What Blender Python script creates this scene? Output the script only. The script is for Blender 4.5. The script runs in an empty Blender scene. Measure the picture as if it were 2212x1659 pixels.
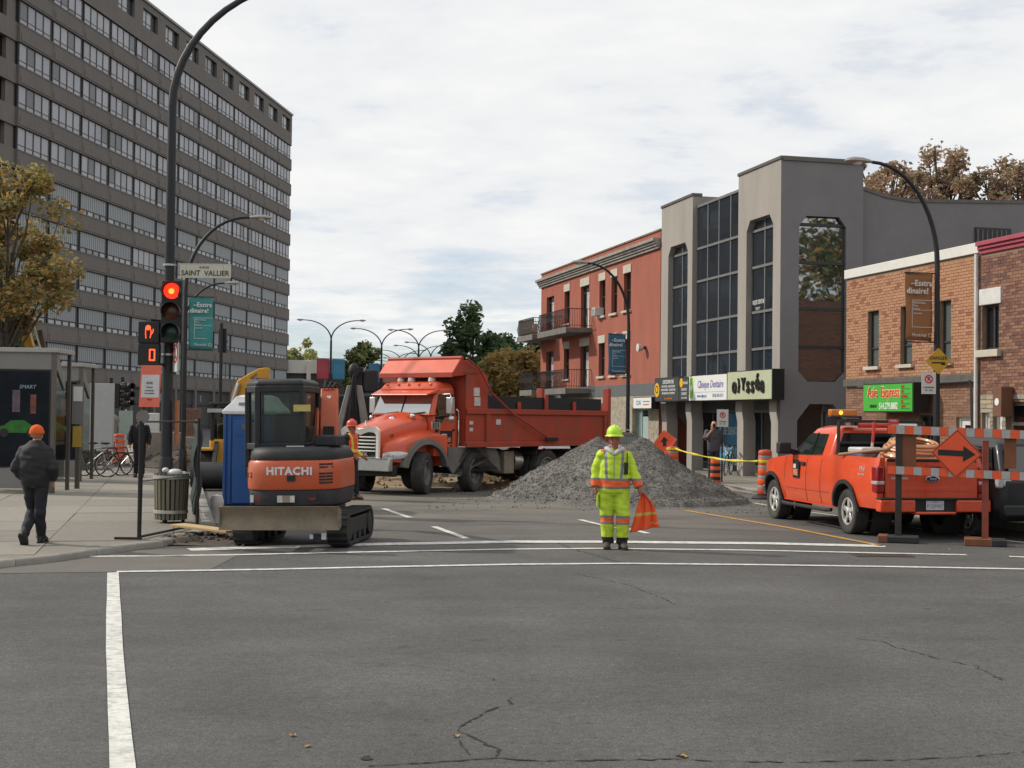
import bpy, bmesh, math, random
from mathutils import Vector, Matrix, noise
R = math.radians
random.seed(7)
SC = bpy.context.scene
COL = SC.collection

# ------------------------------------------------------------------ camera
CAM_H, FPX = 1.95, 3000.0            # eye height, focal length in pixels of a 2212x1659 picture
CAM_PITCH, CAM_ROLL = 1.32, 0.69
CROT = Matrix.Rotation(R(90 + CAM_PITCH), 3, 'X') @ Matrix.Rotation(R(CAM_ROLL), 3, 'Z')
cam = bpy.data.cameras.new('camera'); cam_o = bpy.data.objects.new('camera', cam); COL.objects.link(cam_o)
cam_o.location = (0, 0, CAM_H); cam_o.rotation_euler = CROT.to_euler()
cam.sensor_width = 36.0; cam.lens = 36.0 * FPX / 2212.0; cam.clip_end = 4000; cam.clip_start = 0.1
SC.camera = cam_o

# ------------------------------------------------------------------ sky and sun
SUN_AZ = (-0.951, 0.309); SUN_EL = 36.0
w = bpy.data.worlds.new('World'); SC.world = w; w.use_nodes = True
nt = w.node_tree; nt.nodes.clear()
def N(t, typ, **kw):
    n = t.nodes.new(typ)
    for k, v in kw.items():
        if k.startswith('i_'): n.inputs[k[2:].replace('_', ' ')].default_value = v
        else: setattr(n, k, v)
    return n
sky = N(nt, 'ShaderNodeTexSky', sky_type='NISHITA', sun_disc=False)
sky.sun_elevation = R(SUN_EL)
sky.sun_rotation = math.atan2(SUN_AZ[0], SUN_AZ[1])
sky.air_density = 1.0; sky.dust_density = 1.0; sky.ozone_density = 1.5
bg = N(nt, 'ShaderNodeBackground'); bg.inputs['Strength'].default_value = 0.1
wo = N(nt, 'ShaderNodeOutputWorld')
tc = N(nt, 'ShaderNodeTexCoord'); sep = N(nt, 'ShaderNodeSeparateXYZ')
nt.links.new(tc.outputs['Generated'], sep.inputs[0])
def mathn(t, op, a, b=None, clamp=False):
    n = t.nodes.new('ShaderNodeMath'); n.operation = op; n.use_clamp = clamp
    for i, x in enumerate((a, b)):
        if x is None: continue
        if isinstance(x, (int, float)): n.inputs[i].default_value = x
        else: t.links.new(x, n.inputs[i])
    return n.outputs[0]
zc = mathn(nt, 'ADD', mathn(nt, 'MAXIMUM', sep.outputs['Z'], 0.0), 0.10)
px_ = mathn(nt, 'DIVIDE', sep.outputs['X'], zc); py_ = mathn(nt, 'DIVIDE', sep.outputs['Y'], zc)
cmb = N(nt, 'ShaderNodeCombineXYZ'); nt.links.new(px_, cmb.inputs[0]); nt.links.new(py_, cmb.inputs[1])
n1 = N(nt, 'ShaderNodeTexNoise', i_Scale=1.1, i_Detail=8.0, i_Roughness=0.58, i_Distortion=0.4); nt.links.new(cmb.outputs[0], n1.inputs['Vector'])
n2 = N(nt, 'ShaderNodeTexNoise', i_Scale=4.2, i_Detail=6.0, i_Roughness=0.6); nt.links.new(cmb.outputs[0], n2.inputs['Vector'])
cl = mathn(nt, 'ADD', mathn(nt, 'MULTIPLY', n1.outputs['Fac'], 0.7), mathn(nt, 'MULTIPLY', n2.outputs['Fac'], 0.3))
# cover thins out towards the horizon, where clear blue shows
cov = mathn(nt, 'SUBTRACT', cl, mathn(nt, 'MULTIPLY', mathn(nt, 'SUBTRACT', 0.105, sep.outputs['Z'], clamp=True), 2.6))
mr = N(nt, 'ShaderNodeMapRange', clamp=True); mr.inputs['From Min'].default_value = 0.14; mr.inputs['From Max'].default_value = 0.46
nt.links.new(cov, mr.inputs['Value'])
cloudcol = N(nt, 'ShaderNodeMix', data_type='RGBA'); cloudcol.inputs['A'].default_value = (7.5, 7.72, 8.0, 1); cloudcol.inputs['B'].default_value = (8.7, 8.72, 8.6, 1)
mr2 = N(nt, 'ShaderNodeMapRange', clamp=True); mr2.inputs['From Min'].default_value = 0.42; mr2.inputs['From Max'].default_value = 0.60
nt.links.new(cl, mr2.inputs['Value']); nt.links.new(mr2.outputs[0], cloudcol.inputs['Factor'])
skyscale = N(nt, 'ShaderNodeMix', data_type='RGBA', blend_type='MULTIPLY'); skyscale.inputs['Factor'].default_value = 1.0
skyscale.inputs['B'].default_value = (0.80, 0.98, 1.16, 1)
nt.links.new(sky.outputs[0], skyscale.inputs['A'])
mx = N(nt, 'ShaderNodeMix', data_type='RGBA')
nt.links.new(mr.outputs[0], mx.inputs['Factor']); nt.links.new(skyscale.outputs['Result'], mx.inputs['A']); nt.links.new(cloudcol.outputs['Result'], mx.inputs['B'])
nt.links.new(mx.outputs['Result'], bg.inputs['Color']); nt.links.new(bg.outputs[0], wo.inputs[0])

sun = bpy.data.lights.new('sun', 'SUN'); sun_o = bpy.data.objects.new('sun', sun); COL.objects.link(sun_o)
sun.energy = 3.0; sun.angle = R(1.6); sun.color = (1.0, 0.93, 0.82)
sdir = Vector((SUN_AZ[0] * math.cos(R(SUN_EL)), SUN_AZ[1] * math.cos(R(SUN_EL)), math.sin(R(SUN_EL))))
sun_o.rotation_euler = (-sdir).to_track_quat('-Z', 'Y').to_euler()
sun_o.location = (-30, 10, 60)
SC.view_settings.view_transform = 'Standard'; SC.view_settings.look = 'None'
SC.view_settings.exposure = 0.12; SC.view_settings.gamma = 1.0; SC.view_settings.use_curve_mapping = False
SC.render.engine = 'CYCLES'; SC.cycles.max_bounces = 6; SC.cycles.transparent_max_bounces = 12
SC.cycles.caustics_reflective = False; SC.cycles.caustics_refractive = False

# ------------------------------------------------------------------ pixel to place (2212x1659 picture)
def ray(px, py): return CROT @ Vector(((px - 1106.0) / FPX, -(py - 829.5) / FPX, -1.0))
def G(px, py, z=0.0):
    d = ray(px, py); t = (z - CAM_H) / d.z
    return Vector((d.x * t, d.y * t, z))
def ATY(px, py, Y):
    d = ray(px, py); t = Y / d.y
    return Vector((d.x * t, Y, CAM_H + d.z * t))

# ------------------------------------------------------------------ helpers
def tag(o, label=None, cat=None, group=None, kind=None):
    if label: o['label'] = label
    if cat: o['category'] = cat
    if group: o['group'] = group
    if kind: o['kind'] = kind
    return o
def empty(name, loc=(0, 0, 0), rz=0.0, label=None, cat=None, group=None, parent=None):
    o = bpy.data.objects.new(name, None); COL.objects.link(o); o.empty_display_size = 0.2
    o.location = loc; o.rotation_euler = (0, 0, rz)
    if parent: o.parent = parent
    return tag(o, label, cat, group)
def copy_tree(o, parent=None):
    c = o.copy(); COL.objects.link(c)
    c.parent = parent
    for ch in o.children: copy_tree(ch, c)
    return c

class MB:
    def __init__(s): s.v = []; s.f = []; s.m = []; s.mi = 0; s.T = None
    def add(s, vs, fs):
        o = len(s.v)
        for p in vs:
            p = Vector(p)
            if s.T is not None: p = s.T @ p
            s.v.append(p)
        for f in fs: s.f.append([i + o for i in f]); s.m.append(s.mi)
        return s
    def box(s, x0, x1, y0, y1, z0, z1):
        return s.add([(x0,y0,z0),(x1,y0,z0),(x1,y1,z0),(x0,y1,z0),(x0,y0,z1),(x1,y0,z1),(x1,y1,z1),(x0,y1,z1)],
                     [(3,2,1,0),(4,5,6,7),(0,1,5,4),(1,2,6,5),(2,3,7,6),(3,0,4,7)])
    def hexa(s, b, t):   # bottom ring of 4 and top ring of 4
        return s.add(list(b) + list(t), [(3,2,1,0),(4,5,6,7),(0,1,5,4),(1,2,6,5),(2,3,7,6),(3,0,4,7)])
    def rings(s, rs, cap=True, closed=True):
        n = len(rs[0]); vs = [p for r in rs for p in r]; fs = []
        for k in range(len(rs) - 1):
            for i in range(n if closed else n - 1):
                a = k * n + i; b = k * n + (i + 1) % n
                fs.append((a, b, b + n, a + n))
        if cap and closed:
            fs.append(tuple(range(n - 1, -1, -1))); fs.append(tuple(range((len(rs) - 1) * n, len(rs) * n)))
        return s.add(vs, fs)
    def tube(s, pts, r, n=8, cap=True, flat=None):
        pts = [Vector(p) for p in pts]; k = len(pts)
        rr = r if isinstance(r, (list, tuple)) else [r] * k
        rs = []; up = None
        for i, p in enumerate(pts):
            d = (pts[min(i + 1, k - 1)] - pts[max(i - 1, 0)])
            if d.length < 1e-9: d = Vector((0, 0, 1))
            d.normalize()
            if up is None:
                up = Vector((0, 0, 1)) if abs(d.z) < 0.9 else Vector((1, 0, 0))
            a = d.cross(up).normalized(); b = a.cross(d).normalized(); up = b
            ra = rr[i]
            ra, rb = ra if isinstance(ra, (tuple, list)) else (ra, ra)
            rs.append([p + a * math.cos(t) * ra + b * math.sin(t) * rb for t in [2 * math.pi * j / n for j in range(n)]])
        return s.rings(rs, cap)
    def cyl(s, p0, p1, r0, r1=None, n=14): return s.tube([p0, p1], [r0, r0 if r1 is None else r1], n)
    def bar(s, p0, p1, w, h):      # rectangular bar
        p0 = Vector(p0); p1 = Vector(p1); d = (p1 - p0).normalized()
        up = Vector((0, 0, 1)) if abs(d.z) < 0.95 else Vector((1, 0, 0))
        a = d.cross(up).normalized() * w / 2; b = a.cross(d).normalized() * h / 2
        return s.hexa([p0 - a - b, p0 + a - b, p0 + a + b, p0 - a + b], [p1 - a - b, p1 + a - b, p1 + a + b, p1 - a + b])
    def lathe(s, prof, n=20, c=(0, 0, 0), axis='z', cap=True):
        c = Vector(c); rs = []
        for r, h in prof:
            ring = []
            for j in range(n):
                t = 2 * math.pi * j / n; a, b = r * math.cos(t), r * math.sin(t)
                ring.append(c + (Vector((a, b, h)) if axis == 'z' else Vector((b, h, a)) if axis == 'y' else Vector((h, a, b))))
            rs.append(ring)
        return s.rings(rs, cap)
    def prism(s, poly, a0, a1, plane='xz'):  # polygon pushed along the missing axis
        n = len(poly)
        def mk(p, h): return {'xz': (p[0], h, p[1]), 'xy': (p[0], p[1], h), 'yz': (h, p[0], p[1])}[plane]
        vs = [mk(p, a0) for p in poly] + [mk(p, a1) for p in poly]
        ar = sum(poly[i][0] * poly[(i + 1) % n][1] - poly[(i + 1) % n][0] * poly[i][1] for i in range(n))
        flip = (ar < 0) ^ (plane == 'xz')
        fs = [tuple(range(n - 1, -1, -1)), tuple(range(n, 2 * n))] + [(i, (i + 1) % n, (i + 1) % n + n, i + n) for i in range(n)]
        if flip: fs = [tuple(reversed(f)) for f in fs]
        return s.add(vs, fs)
    def quad(s, a, b, c, d): return s.add([a, b, c, d], [(0, 1, 2, 3)])
    def ball(s, c, r, nu=12, nv=8, zmin=-1.0):
        rx, ry, rz = r if isinstance(r, (tuple, list)) else (r, r, r); rs = []
        for k in range(nv + 1):
            ph = math.asin(zmin) + (math.pi / 2 - math.asin(zmin)) * k / nv
            rs.append([Vector(c) + Vector((rx * math.cos(ph) * math.cos(2 * math.pi * j / nu), ry * math.cos(ph) * math.sin(2 * math.pi * j / nu), rz * math.sin(ph))) for j in range(nu)])
        return s.rings(rs)
    def mesh(s, name='m', mats=None, smooth=35):
        me = bpy.data.meshes.new(name); me.from_pydata([tuple(v) for v in s.v], [], s.f)
        if mats:
            for m in (mats if isinstance(mats, (list, tuple)) else [mats]): me.materials.append(m)
            if any(s.m): me.polygons.foreach_set('material_index', s.m)
        if smooth:
            me.polygons.foreach_set('use_smooth', [True] * len(me.polygons)); me.set_sharp_from_angle(angle=R(smooth))
        me.update()
        return me
    def build(s, name, mats, parent=None, smooth=35, bevel=0, seg=2, label=None, cat=None, group=None, kind=None):
        o = bpy.data.objects.new(name, s.mesh(name, mats, smooth)); COL.objects.link(o)
        if parent: o.parent = parent
        if bevel:
            b = o.modifiers.new('bevel', 'BEVEL'); b.width = bevel; b.segments = seg; b.limit_method = 'ANGLE'; b.angle_limit = R(40); b.harden_normals = False
        return tag(o, label, cat, group, kind)

def place(o, parent=None, **kw):
    if parent: o.parent = parent
    return tag(o, **kw)
def meshobj(name, me, parent=None, loc=(0,0,0), rot=(0,0,0), label=None, cat=None, group=None, kind=None):
    o = bpy.data.objects.new(name, me); COL.objects.link(o); o.location = loc; o.rotation_euler = rot
    if parent: o.parent = parent
    return tag(o, label, cat, group, kind)

def text(name, body, size, mat, parent, loc, rot=(R(90), 0, 0), depth=0.004, align='CENTER', sx=1.0, shear=0.0, bold=0.0):
    cu = bpy.data.curves.new('t', 'FONT'); cu.body = body; cu.size = size; cu.extrude = depth; cu.align_x = align; cu.align_y = 'CENTER'
    cu.shear = shear; cu.space_character = 1.0 + 1.6 * bold / size; cu.resolution_u = 2
    o = bpy.data.objects.new('t', cu)
    me = bpy.data.meshes.new_from_object(o)
    bpy.data.objects.remove(o); bpy.data.curves.remove(cu)
    me.name = name; me.materials.clear(); me.materials.append(mat)
    if sx != 1.0: me.transform(Matrix.Diagonal((sx, 1, 1, 1)))
    if bold:      # thicken the strokes with slightly shifted copies, each a hair prouder than the last
        vs = [v.co.copy() for v in me.vertices]; fs = [tuple(p.vertices) for p in me.polygons]; mb = MB(); b = bold * .75
        for k, (dx, dy) in enumerate(((0, 0), (-b, 0), (b, 0), (0, b), (0, -b), (b * .7, b * .7), (-b * .7, -b * .7), (b * .7, -b * .7), (-b * .7, b * .7))):
            mb.add([v + Vector((dx, dy, k * .0004)) for v in vs], fs)
        bpy.data.meshes.remove(me); me = mb.mesh(name, mat, smooth=0)
    t = meshobj(name, me, parent, loc, rot)
    return t

# ------------------------------------------------------------------ materials
MATS = {}
def mat(name, col, rough=0.6, metal=0.0, var=0.12, scale=6.0, bump=0.0, bscale=40.0, spec=0.5, coat=0.0, emit=None, estr=1.0,
        dirt=None, dscale=1.5, damt=0.5, trans=0.0, ior=1.45, coord='Object', stretch=None, fine=0.0):
    if name in MATS: return MATS[name]
    m = bpy.data.materials.new(name); m.use_nodes = True; t = m.node_tree; b = t.nodes['Principled BSDF']
    b.inputs['Roughness'].default_value = rough; b.inputs['Metallic'].default_value = metal
    b.inputs['Specular IOR Level'].default_value = spec; b.inputs['Coat Weight'].default_value = coat; b.inputs['Coat Roughness'].default_value = 0.08
    b.inputs['Transmission Weight'].default_value = trans; b.inputs['IOR'].default_value = ior
    c = (*col, 1)
    tc = N(t, 'ShaderNodeTexCoord'); vec = tc.outputs[coord]
    if stretch:
        mp = N(t, 'ShaderNodeMapping'); mp.inputs['Scale'].default_value = stretch; t.links.new(vec, mp.inputs[0]); vec = mp.outputs[0]
    out = None
    if var or dirt:
        nz = N(t, 'ShaderNodeTexNoise', i_Scale=scale, i_Detail=6.0, i_Roughness=0.6); t.links.new(vec, nz.inputs['Vector'])
        mr = N(t, 'ShaderNodeMapRange'); mr.inputs['From Min'].default_value = 0.3; mr.inputs['From Max'].default_value = 0.7
        mr.inputs['To Min'].default_value = 1 - var; mr.inputs['To Max'].default_value = 1 + var; t.links.new(nz.outputs['Fac'], mr.inputs['Value'])
        mu = N(t, 'ShaderNodeMix', data_type='RGBA', blend_type='MULTIPLY'); mu.inputs['Factor'].default_value = 1; mu.inputs['A'].default_value = c
        t.links.new(mr.outputs[0], mu.inputs['B']); out = mu.outputs['Result']
        if fine:
            n3 = N(t, 'ShaderNodeTexNoise', i_Scale=bscale, i_Detail=3.0, i_Roughness=0.7); t.links.new(vec, n3.inputs['Vector'])
            m3 = N(t, 'ShaderNodeMapRange'); m3.inputs['From Min'].default_value = 0.3; m3.inputs['From Max'].default_value = 0.7
            m3.inputs['To Min'].default_value = 1 - fine; m3.inputs['To Max'].default_value = 1 + fine; t.links.new(n3.outputs['Fac'], m3.inputs['Value'])
            m4 = N(t, 'ShaderNodeMix', data_type='RGBA', blend_type='MULTIPLY'); m4.inputs['Factor'].default_value = 1
            t.links.new(out, m4.inputs['A']); t.links.new(m3.outputs[0], m4.inputs['B']); out = m4.outputs['Result']
        if dirt:
            nd = N(t, 'ShaderNodeTexNoise', i_Scale=dscale, i_Detail=8.0, i_Roughness=0.65); t.links.new(vec, nd.inputs['Vector'])
            md = N(t, 'ShaderNodeMapRange', clamp=True); md.inputs['From Min'].default_value = 0.45; md.inputs['From Max'].default_value = 0.75
            md.inputs['To Max'].default_value = damt; t.links.new(nd.outputs['Fac'], md.inputs['Value'])
            mx = N(t, 'ShaderNodeMix', data_type='RGBA'); mx.inputs['B'].default_value = (*dirt, 1)
            t.links.new(md.outputs[0], mx.inputs['Factor']); t.links.new(out, mx.inputs['A']); out = mx.outputs['Result']
        t.links.new(out, b.inputs['Base Color'])
        rr = N(t, 'ShaderNodeMapRange'); rr.inputs['To Min'].default_value = max(0, rough - 0.08); rr.inputs['To Max'].default_value = min(1, rough + 0.08)
        t.links.new(nz.outputs['Fac'], rr.inputs['Value']); t.links.new(rr.outputs[0], b.inputs['Roughness'])
    else: b.inputs['Base Color'].default_value = c
    if bump:
        nb = N(t, 'ShaderNodeTexNoise', i_Scale=bscale, i_Detail=4.0, i_Roughness=0.6); t.links.new(vec, nb.inputs['Vector'])
        bp = N(t, 'ShaderNodeBump'); bp.inputs['Strength'].default_value = bump; bp.inputs['Distance'].default_value = 0.02
        t.links.new(nb.outputs['Fac'], bp.inputs['Height']); t.links.new(bp.outputs[0], b.inputs['Normal'])
    if emit:
        b.inputs['Emission Color'].default_value = (*emit, 1); b.inputs['Emission Strength'].default_value = estr
    MATS[name] = m
    return m
def randmat(name, cols, rough=0.85, bump=0.3, bscale=60.0, isl=False):
    """colour picked per object (bricks, slabs) or per mesh island"""
    if name in MATS: return MATS[name]
    m = bpy.data.materials.new(name); m.use_nodes = True; t = m.node_tree; b = t.nodes['Principled BSDF']; b.inputs['Roughness'].default_value = rough
    g = N(t, 'ShaderNodeNewGeometry'); oi = N(t, 'ShaderNodeObjectInfo')
    cr = N(t, 'ShaderNodeValToRGB'); cr.color_ramp.interpolation = 'CONSTANT'
    els = cr.color_ramp.elements
    while len(els) < len(cols): els.new(0.5)
    for i, c in enumerate(cols): els[i].position = i / len(cols); els[i].color = (*c, 1)
    ad = mathn(t, 'FRACT', mathn(t, 'ADD', g.outputs['Random Per Island'], oi.outputs['Random']))
    t.links.new(ad, cr.inputs[0])
    tc = N(t, 'ShaderNodeTexCoord'); nz = N(t, 'ShaderNodeTexNoise', i_Scale=9.0, i_Detail=5.0); t.links.new(tc.outputs['Object'], nz.inputs['Vector'])
    mr = N(t, 'ShaderNodeMapRange'); mr.inputs['To Min'].default_value = 0.75; mr.inputs['To Max'].default_value = 1.25; t.links.new(nz.outputs['Fac'], mr.inputs['Value'])
    mu = N(t, 'ShaderNodeMix', data_type='RGBA', blend_type='MULTIPLY'); mu.inputs['Factor'].default_value = 1
    t.links.new(cr.outputs[0], mu.inputs['A']); t.links.new(mr.outputs[0], mu.inputs['B']); t.links.new(mu.outputs['Result'], b.inputs['Base Color'])
    if bump:
        nb = N(t, 'ShaderNodeTexNoise', i_Scale=bscale, i_Detail=4.0); t.links.new(tc.outputs['Object'], nb.inputs['Vector'])
        bp = N(t, 'ShaderNodeBump'); bp.inputs['Strength'].default_value = bump; bp.inputs['Distance'].default_value = 0.01
        t.links.new(nb.outputs['Fac'], bp.inputs['Height']); t.links.new(bp.outputs[0], b.inputs['Normal'])
    MATS[name] = m
    return m
def glassmat(name, tint=(0.02, 0.025, 0.03), rough=0.03, alpha_tr=None, wav=0.0):
    """window glass seen from outside: dark body with a clear reflection"""
    if name in MATS: return MATS[name]
    m = bpy.data.materials.new(name); m.use_nodes = True; t = m.node_tree; b = t.nodes['Principled BSDF']
    b.inputs['Base Color'].default_value = (*tint, 1); b.inputs['Roughness'].default_value = rough; b.inputs['Specular IOR Level'].default_value = 0.9; b.inputs['IOR'].default_value = 1.6
    if wav:
        tc = N(t, 'ShaderNodeTexCoord'); nb = N(t, 'ShaderNodeTexNoise', i_Scale=1.3, i_Detail=1.0); t.links.new(tc.outputs['Object'], nb.inputs['Vector'])
        bp = N(t, 'ShaderNodeBump'); bp.inputs['Strength'].default_value = wav; bp.inputs['Distance'].default_value = 0.02
        t.links.new(nb.outputs['Fac'], bp.inputs['Height']); t.links.new(bp.outputs[0], b.inputs['Normal'])
    if alpha_tr:
        tr = N(t, 'ShaderNodeBsdfTransparent'); tr.inputs[0].default_value = (*alpha_tr[1], 1); ms = N(t, 'ShaderNodeMixShader'); ms.inputs[0].default_value = alpha_tr[0]
        t.links.new(b.outputs[0], ms.inputs[1]); t.links.new(tr.outputs[0], ms.inputs[2]); t.links.new(ms.outputs[0], t.nodes['Material Output'].inputs[0])
    MATS[name] = m
    return m
# ------------------------------------------------------------------ street frame
_d = ray(380, 890); E = Vector((_d.x, _d.y, 0)).normalized(); NV = Vector((E.y, -E.x, 0))     # along the street, to the right of it
def S(u, v, z=0.0): return E * u + NV * v + Vector((0, 0, z))
V_KERB_L, V_FAC = 0.70, 17.5
V_KERB_R = 14.75
RZ_ROW = math.atan2(-E.y, -E.x)          # local x runs to the right as one faces the right-hand row
class Frame:
    def __init__(s, loc, rz):
        s.loc = Vector(loc); s.rz = rz; s.x = Vector((math.cos(rz), math.sin(rz), 0)); s.y = Vector((-math.sin(rz), math.cos(rz), 0))
    def p(s, px, py, y=0.0):
        d = ray(px, py); o = Vector((0, 0, CAM_H)) - s.loc
        t = (y - o.dot(s.y)) / d.dot(s.y); q = o + d * t
        return q.dot(s.x), q.z
    def X(s, px, y=0.0): return s.p(px, 900, y)[0]

# asphalt
def asphalt():
    m = bpy.data.materials.new('asphalt'); m.use_nodes = True; t = m.node_tree; b = t.nodes['Principled BSDF']
    tc = N(t, 'ShaderNodeTexCoord'); v = tc.outputs['Object']
    def nz(scale, det=6.0, rough=0.6, st=None, dist=0.0):
        n = N(t, 'ShaderNodeTexNoise', i_Scale=scale, i_Detail=det, i_Roughness=rough, i_Distortion=dist)
        if st:
            mp = N(t, 'ShaderNodeMapping'); mp.inputs['Scale'].default_value = st; mp.inputs['Rotation'].default_value = (0, 0, R(8)); t.links.new(v, mp.inputs[0]); t.links.new(mp.outputs[0], n.inputs['Vector'])
        else: t.links.new(v, n.inputs['Vector'])
        return n.outputs['Fac']
    def rng(x, a, b_, lo, hi):
        r = N(t, 'ShaderNodeMapRange', clamp=True); r.inputs['From Min'].default_value = a; r.inputs['From Max'].default_value = b_; r.inputs['To Min'].default_value = lo; r.inputs['To Max'].default_value = hi
        t.links.new(x, r.inputs['Value']); return r.outputs[0]
    k = mathn(t, 'MULTIPLY', rng(nz(0.35), 0.3, 0.7, 0.72, 1.22), mathn(t, 'MULTIPLY', rng(nz(1.3), 0.3, 0.7, 0.88, 1.10), rng(nz(13, 3.0, 0.65), 0.3, 0.7, 0.80, 1.18)))
    k = mathn(t, 'MULTIPLY', k, rng(nz(48, 4.0, 0.8), 0.28, 0.72, 0.42, 1.62))
    k = mathn(t, 'MULTIPLY', k, rng(nz(120, 3.0, 0.75), 0.28, 0.72, 0.55, 1.48))
    k = mathn(t, 'MULTIPLY', k, rng(nz(30, 2.0, 0.6), 0.60, 0.72, 1.0, 1.45)); k = mathn(t, 'MULTIPLY', k, rng(nz(22, 2.0, 0.6), 0.62, 0.70, 1.0, 0.60))
    spots = rng(nz(7, 2.0), 0.70, 0.76, 1.0, 0.78); k = mathn(t, 'MULTIPLY', k, spots)
    c = N(t, 'ShaderNodeMix', data_type='RGBA', blend_type='MULTIPLY'); c.inputs['Factor'].default_value = 1; c.inputs['A'].default_value = (0.090, 0.0875, 0.084, 1)
    t.links.new(k, c.inputs['B'])
    # rubbed tyre paths and old oil drips
    tr = rng(nz(0.55, 5.0, 0.65, (0.4, 1.0, 1), 1.2), 0.48, 0.68, 1.0, 0.86); oil = rng(nz(2.6, 3.0, 0.5), 0.66, 0.76, 1.0, 0.62)
    mk = N(t, 'ShaderNodeMix', data_type='RGBA', blend_type='MULTIPLY'); mk.inputs['Factor'].default_value = 1; t.links.new(c.outputs['Result'], mk.inputs['A']); t.links.new(mathn(t, 'MULTIPLY', tr, oil), mk.inputs['B']); c = mk
    # pale dust tracked out of the works
    vm = N(t, 'ShaderNodeVectorMath', operation='DISTANCE'); t.links.new(v, vm.inputs[0]); vm.inputs[1].default_value = (-1.2, 31.5, 0)
    fall = rng(vm.outputs['Value'], 2.5, 13.0, 0.95, 0.0)
    du = mathn(t, 'MULTIPLY', fall, rng(nz(0.5, 7.0, 0.65, (0.6, 1.5, 1), 0.6), 0.33, 0.62, 0.05, 0.8))
    d = N(t, 'ShaderNodeMix', data_type='RGBA'); d.inputs['B'].default_value = (0.21, 0.185, 0.145, 1)
    t.links.new(du, d.inputs['Factor']); t.links.new(c.outputs['Result'], d.inputs['A']); t.links.new(d.outputs['Result'], b.inputs['Base Color'])
    b.inputs['Roughness'].default_value = 0.82; b.inputs['Specular IOR Level'].default_value = 0.35
    bp = N(t, 'ShaderNodeBump'); bp.inputs['Strength'].default_value = 0.8; bp.inputs['Distance'].default_value = 0.010
    t.links.new(nz(70, 3.0, 0.7), bp.inputs['Height']); t.links.new(bp.outputs[0], b.inputs['Normal'])
    return m
M_ASPH = asphalt()
o = MB().add([(-700, -60, 0), (700, -60, 0), (700, 900, 0), (-700, 900, 0)], [(0, 1, 2, 3)]).build('road', M_ASPH, smooth=0, kind='structure')
ROAD = o
M_PAINT = mat('road_paint', (0.62, 0.61, 0.57), 0.7, var=0.10, scale=3.0, dirt=(0.12, 0.115, 0.11), dscale=9.0, damt=0.75, fine=0.12)
M_YEL = mat('yellow_road_paint', (0.55, 0.30, 0.055), 0.75, var=0.15, scale=3.0, dirt=(0.1, 0.095, 0.085), dscale=8.0, damt=0.85)
def ribbon(pts, wid, z=0.008, jit=0.0, rnd=random):
    """flat strip on the ground through world points"""
    mb = MB(); L = []; Rr = []
    for i, p in enumerate(pts):
        d = (pts[min(i + 1, len(pts) - 1)] - pts[max(i - 1, 0)]); d.z = 0; d.normalize(); q = Vector((-d.y, d.x, 0))
        w = wid[i] if isinstance(wid, list) else wid
        w *= 1 + jit * (rnd.random() - 0.5)
        c = Vector((p.x, p.y, z)); L.append(c + q * w / 2); Rr.append(c - q * w / 2)
    n = len(pts); mb.add(L + Rr, [(i, n + i, n + i + 1, i + 1) for i in range(n - 1)]); return mb
def dens(pts, step=0.25):
    out = []
    for a, b in zip(pts, pts[1:]):
        k = max(1, int((b - a).length / step)); out += [a.lerp(b, j / k) for j in range(k)]
    return out + [pts[-1]]
def gl(l): return [G(*p) for p in l]
for pts, wd in (([(252, 1236), (575, 1231), (850, 1225), (1106, 1220), (1346, 1218), (1656, 1221), (1930, 1225), (2260, 1231)], 0.15),
                ([(195, 1203), (350, 1201.5), (500, 1199.5), (800, 1193), (1106, 1187), (1296, 1185.5), (1606, 1189), (2088, 1199.5)], 0.15),
                ([(2180, 1203), (2260, 1206)], 0.15),
                ([(408, 1188), (600, 1182.5), (780, 1177), (1106, 1171), (1296, 1171), (1656, 1174.5), (1911, 1180.5)], 0.38)):
    ribbon(dens(gl(pts)), wd, jit=0.10).build('crosswalk_line', M_PAINT, ROAD, smooth=0)
a = gl([(244, 1238), (247, 1400), (256, 1540), (265, 1659), (285, 2100)])
ribbon(dens(a, .7), 0.135, jit=0.08).build('stop_line', M_PAINT, ROAD, smooth=0)
for p in ([(828, 1099), (886, 1119)], [(937, 1138), (1008, 1164)], [(1252, 1123), (1326, 1141)], [(1360, 1143), (1400, 1153)]):
    ribbon(dens(gl(p)), 0.12, jit=0.12).build('lane_dash', M_PAINT, ROAD, smooth=0)
ribbon(dens(gl([(1480, 1103), (1700, 1140), (1907, 1180)])), 0.12, jit=0.2).build('yellow_line', M_YEL, ROAD, smooth=0)
ribbon(dens(gl([(1600, 1082), (1714, 1102), (1808, 1114.6), (2070, 1156), (2230, 1175)])), 0.10, jit=0.2).build('parking_line', M_PAINT, ROAD, smooth=0)
# smoother, paler strip of asphalt at the corner
M_PATCH = mat('pale_asphalt', (0.125, 0.116, 0.102), 0.85, var=0.12, scale=1.2, fine=0.25, bscale=70, bump=0.3)
g = gl([(-90, 1246), (-40, 1232), (110, 1215), (215, 1199), (290, 1189), (407, 1186), (520, 1196), (455, 1230.5), (235, 1236), (0, 1239)])
MB().add([Vector((p.x, p.y, 0.004)) for p in g], [tuple(range(len(g)))]).build('asphalt_patch', M_PATCH, ROAD, smooth=0)
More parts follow.
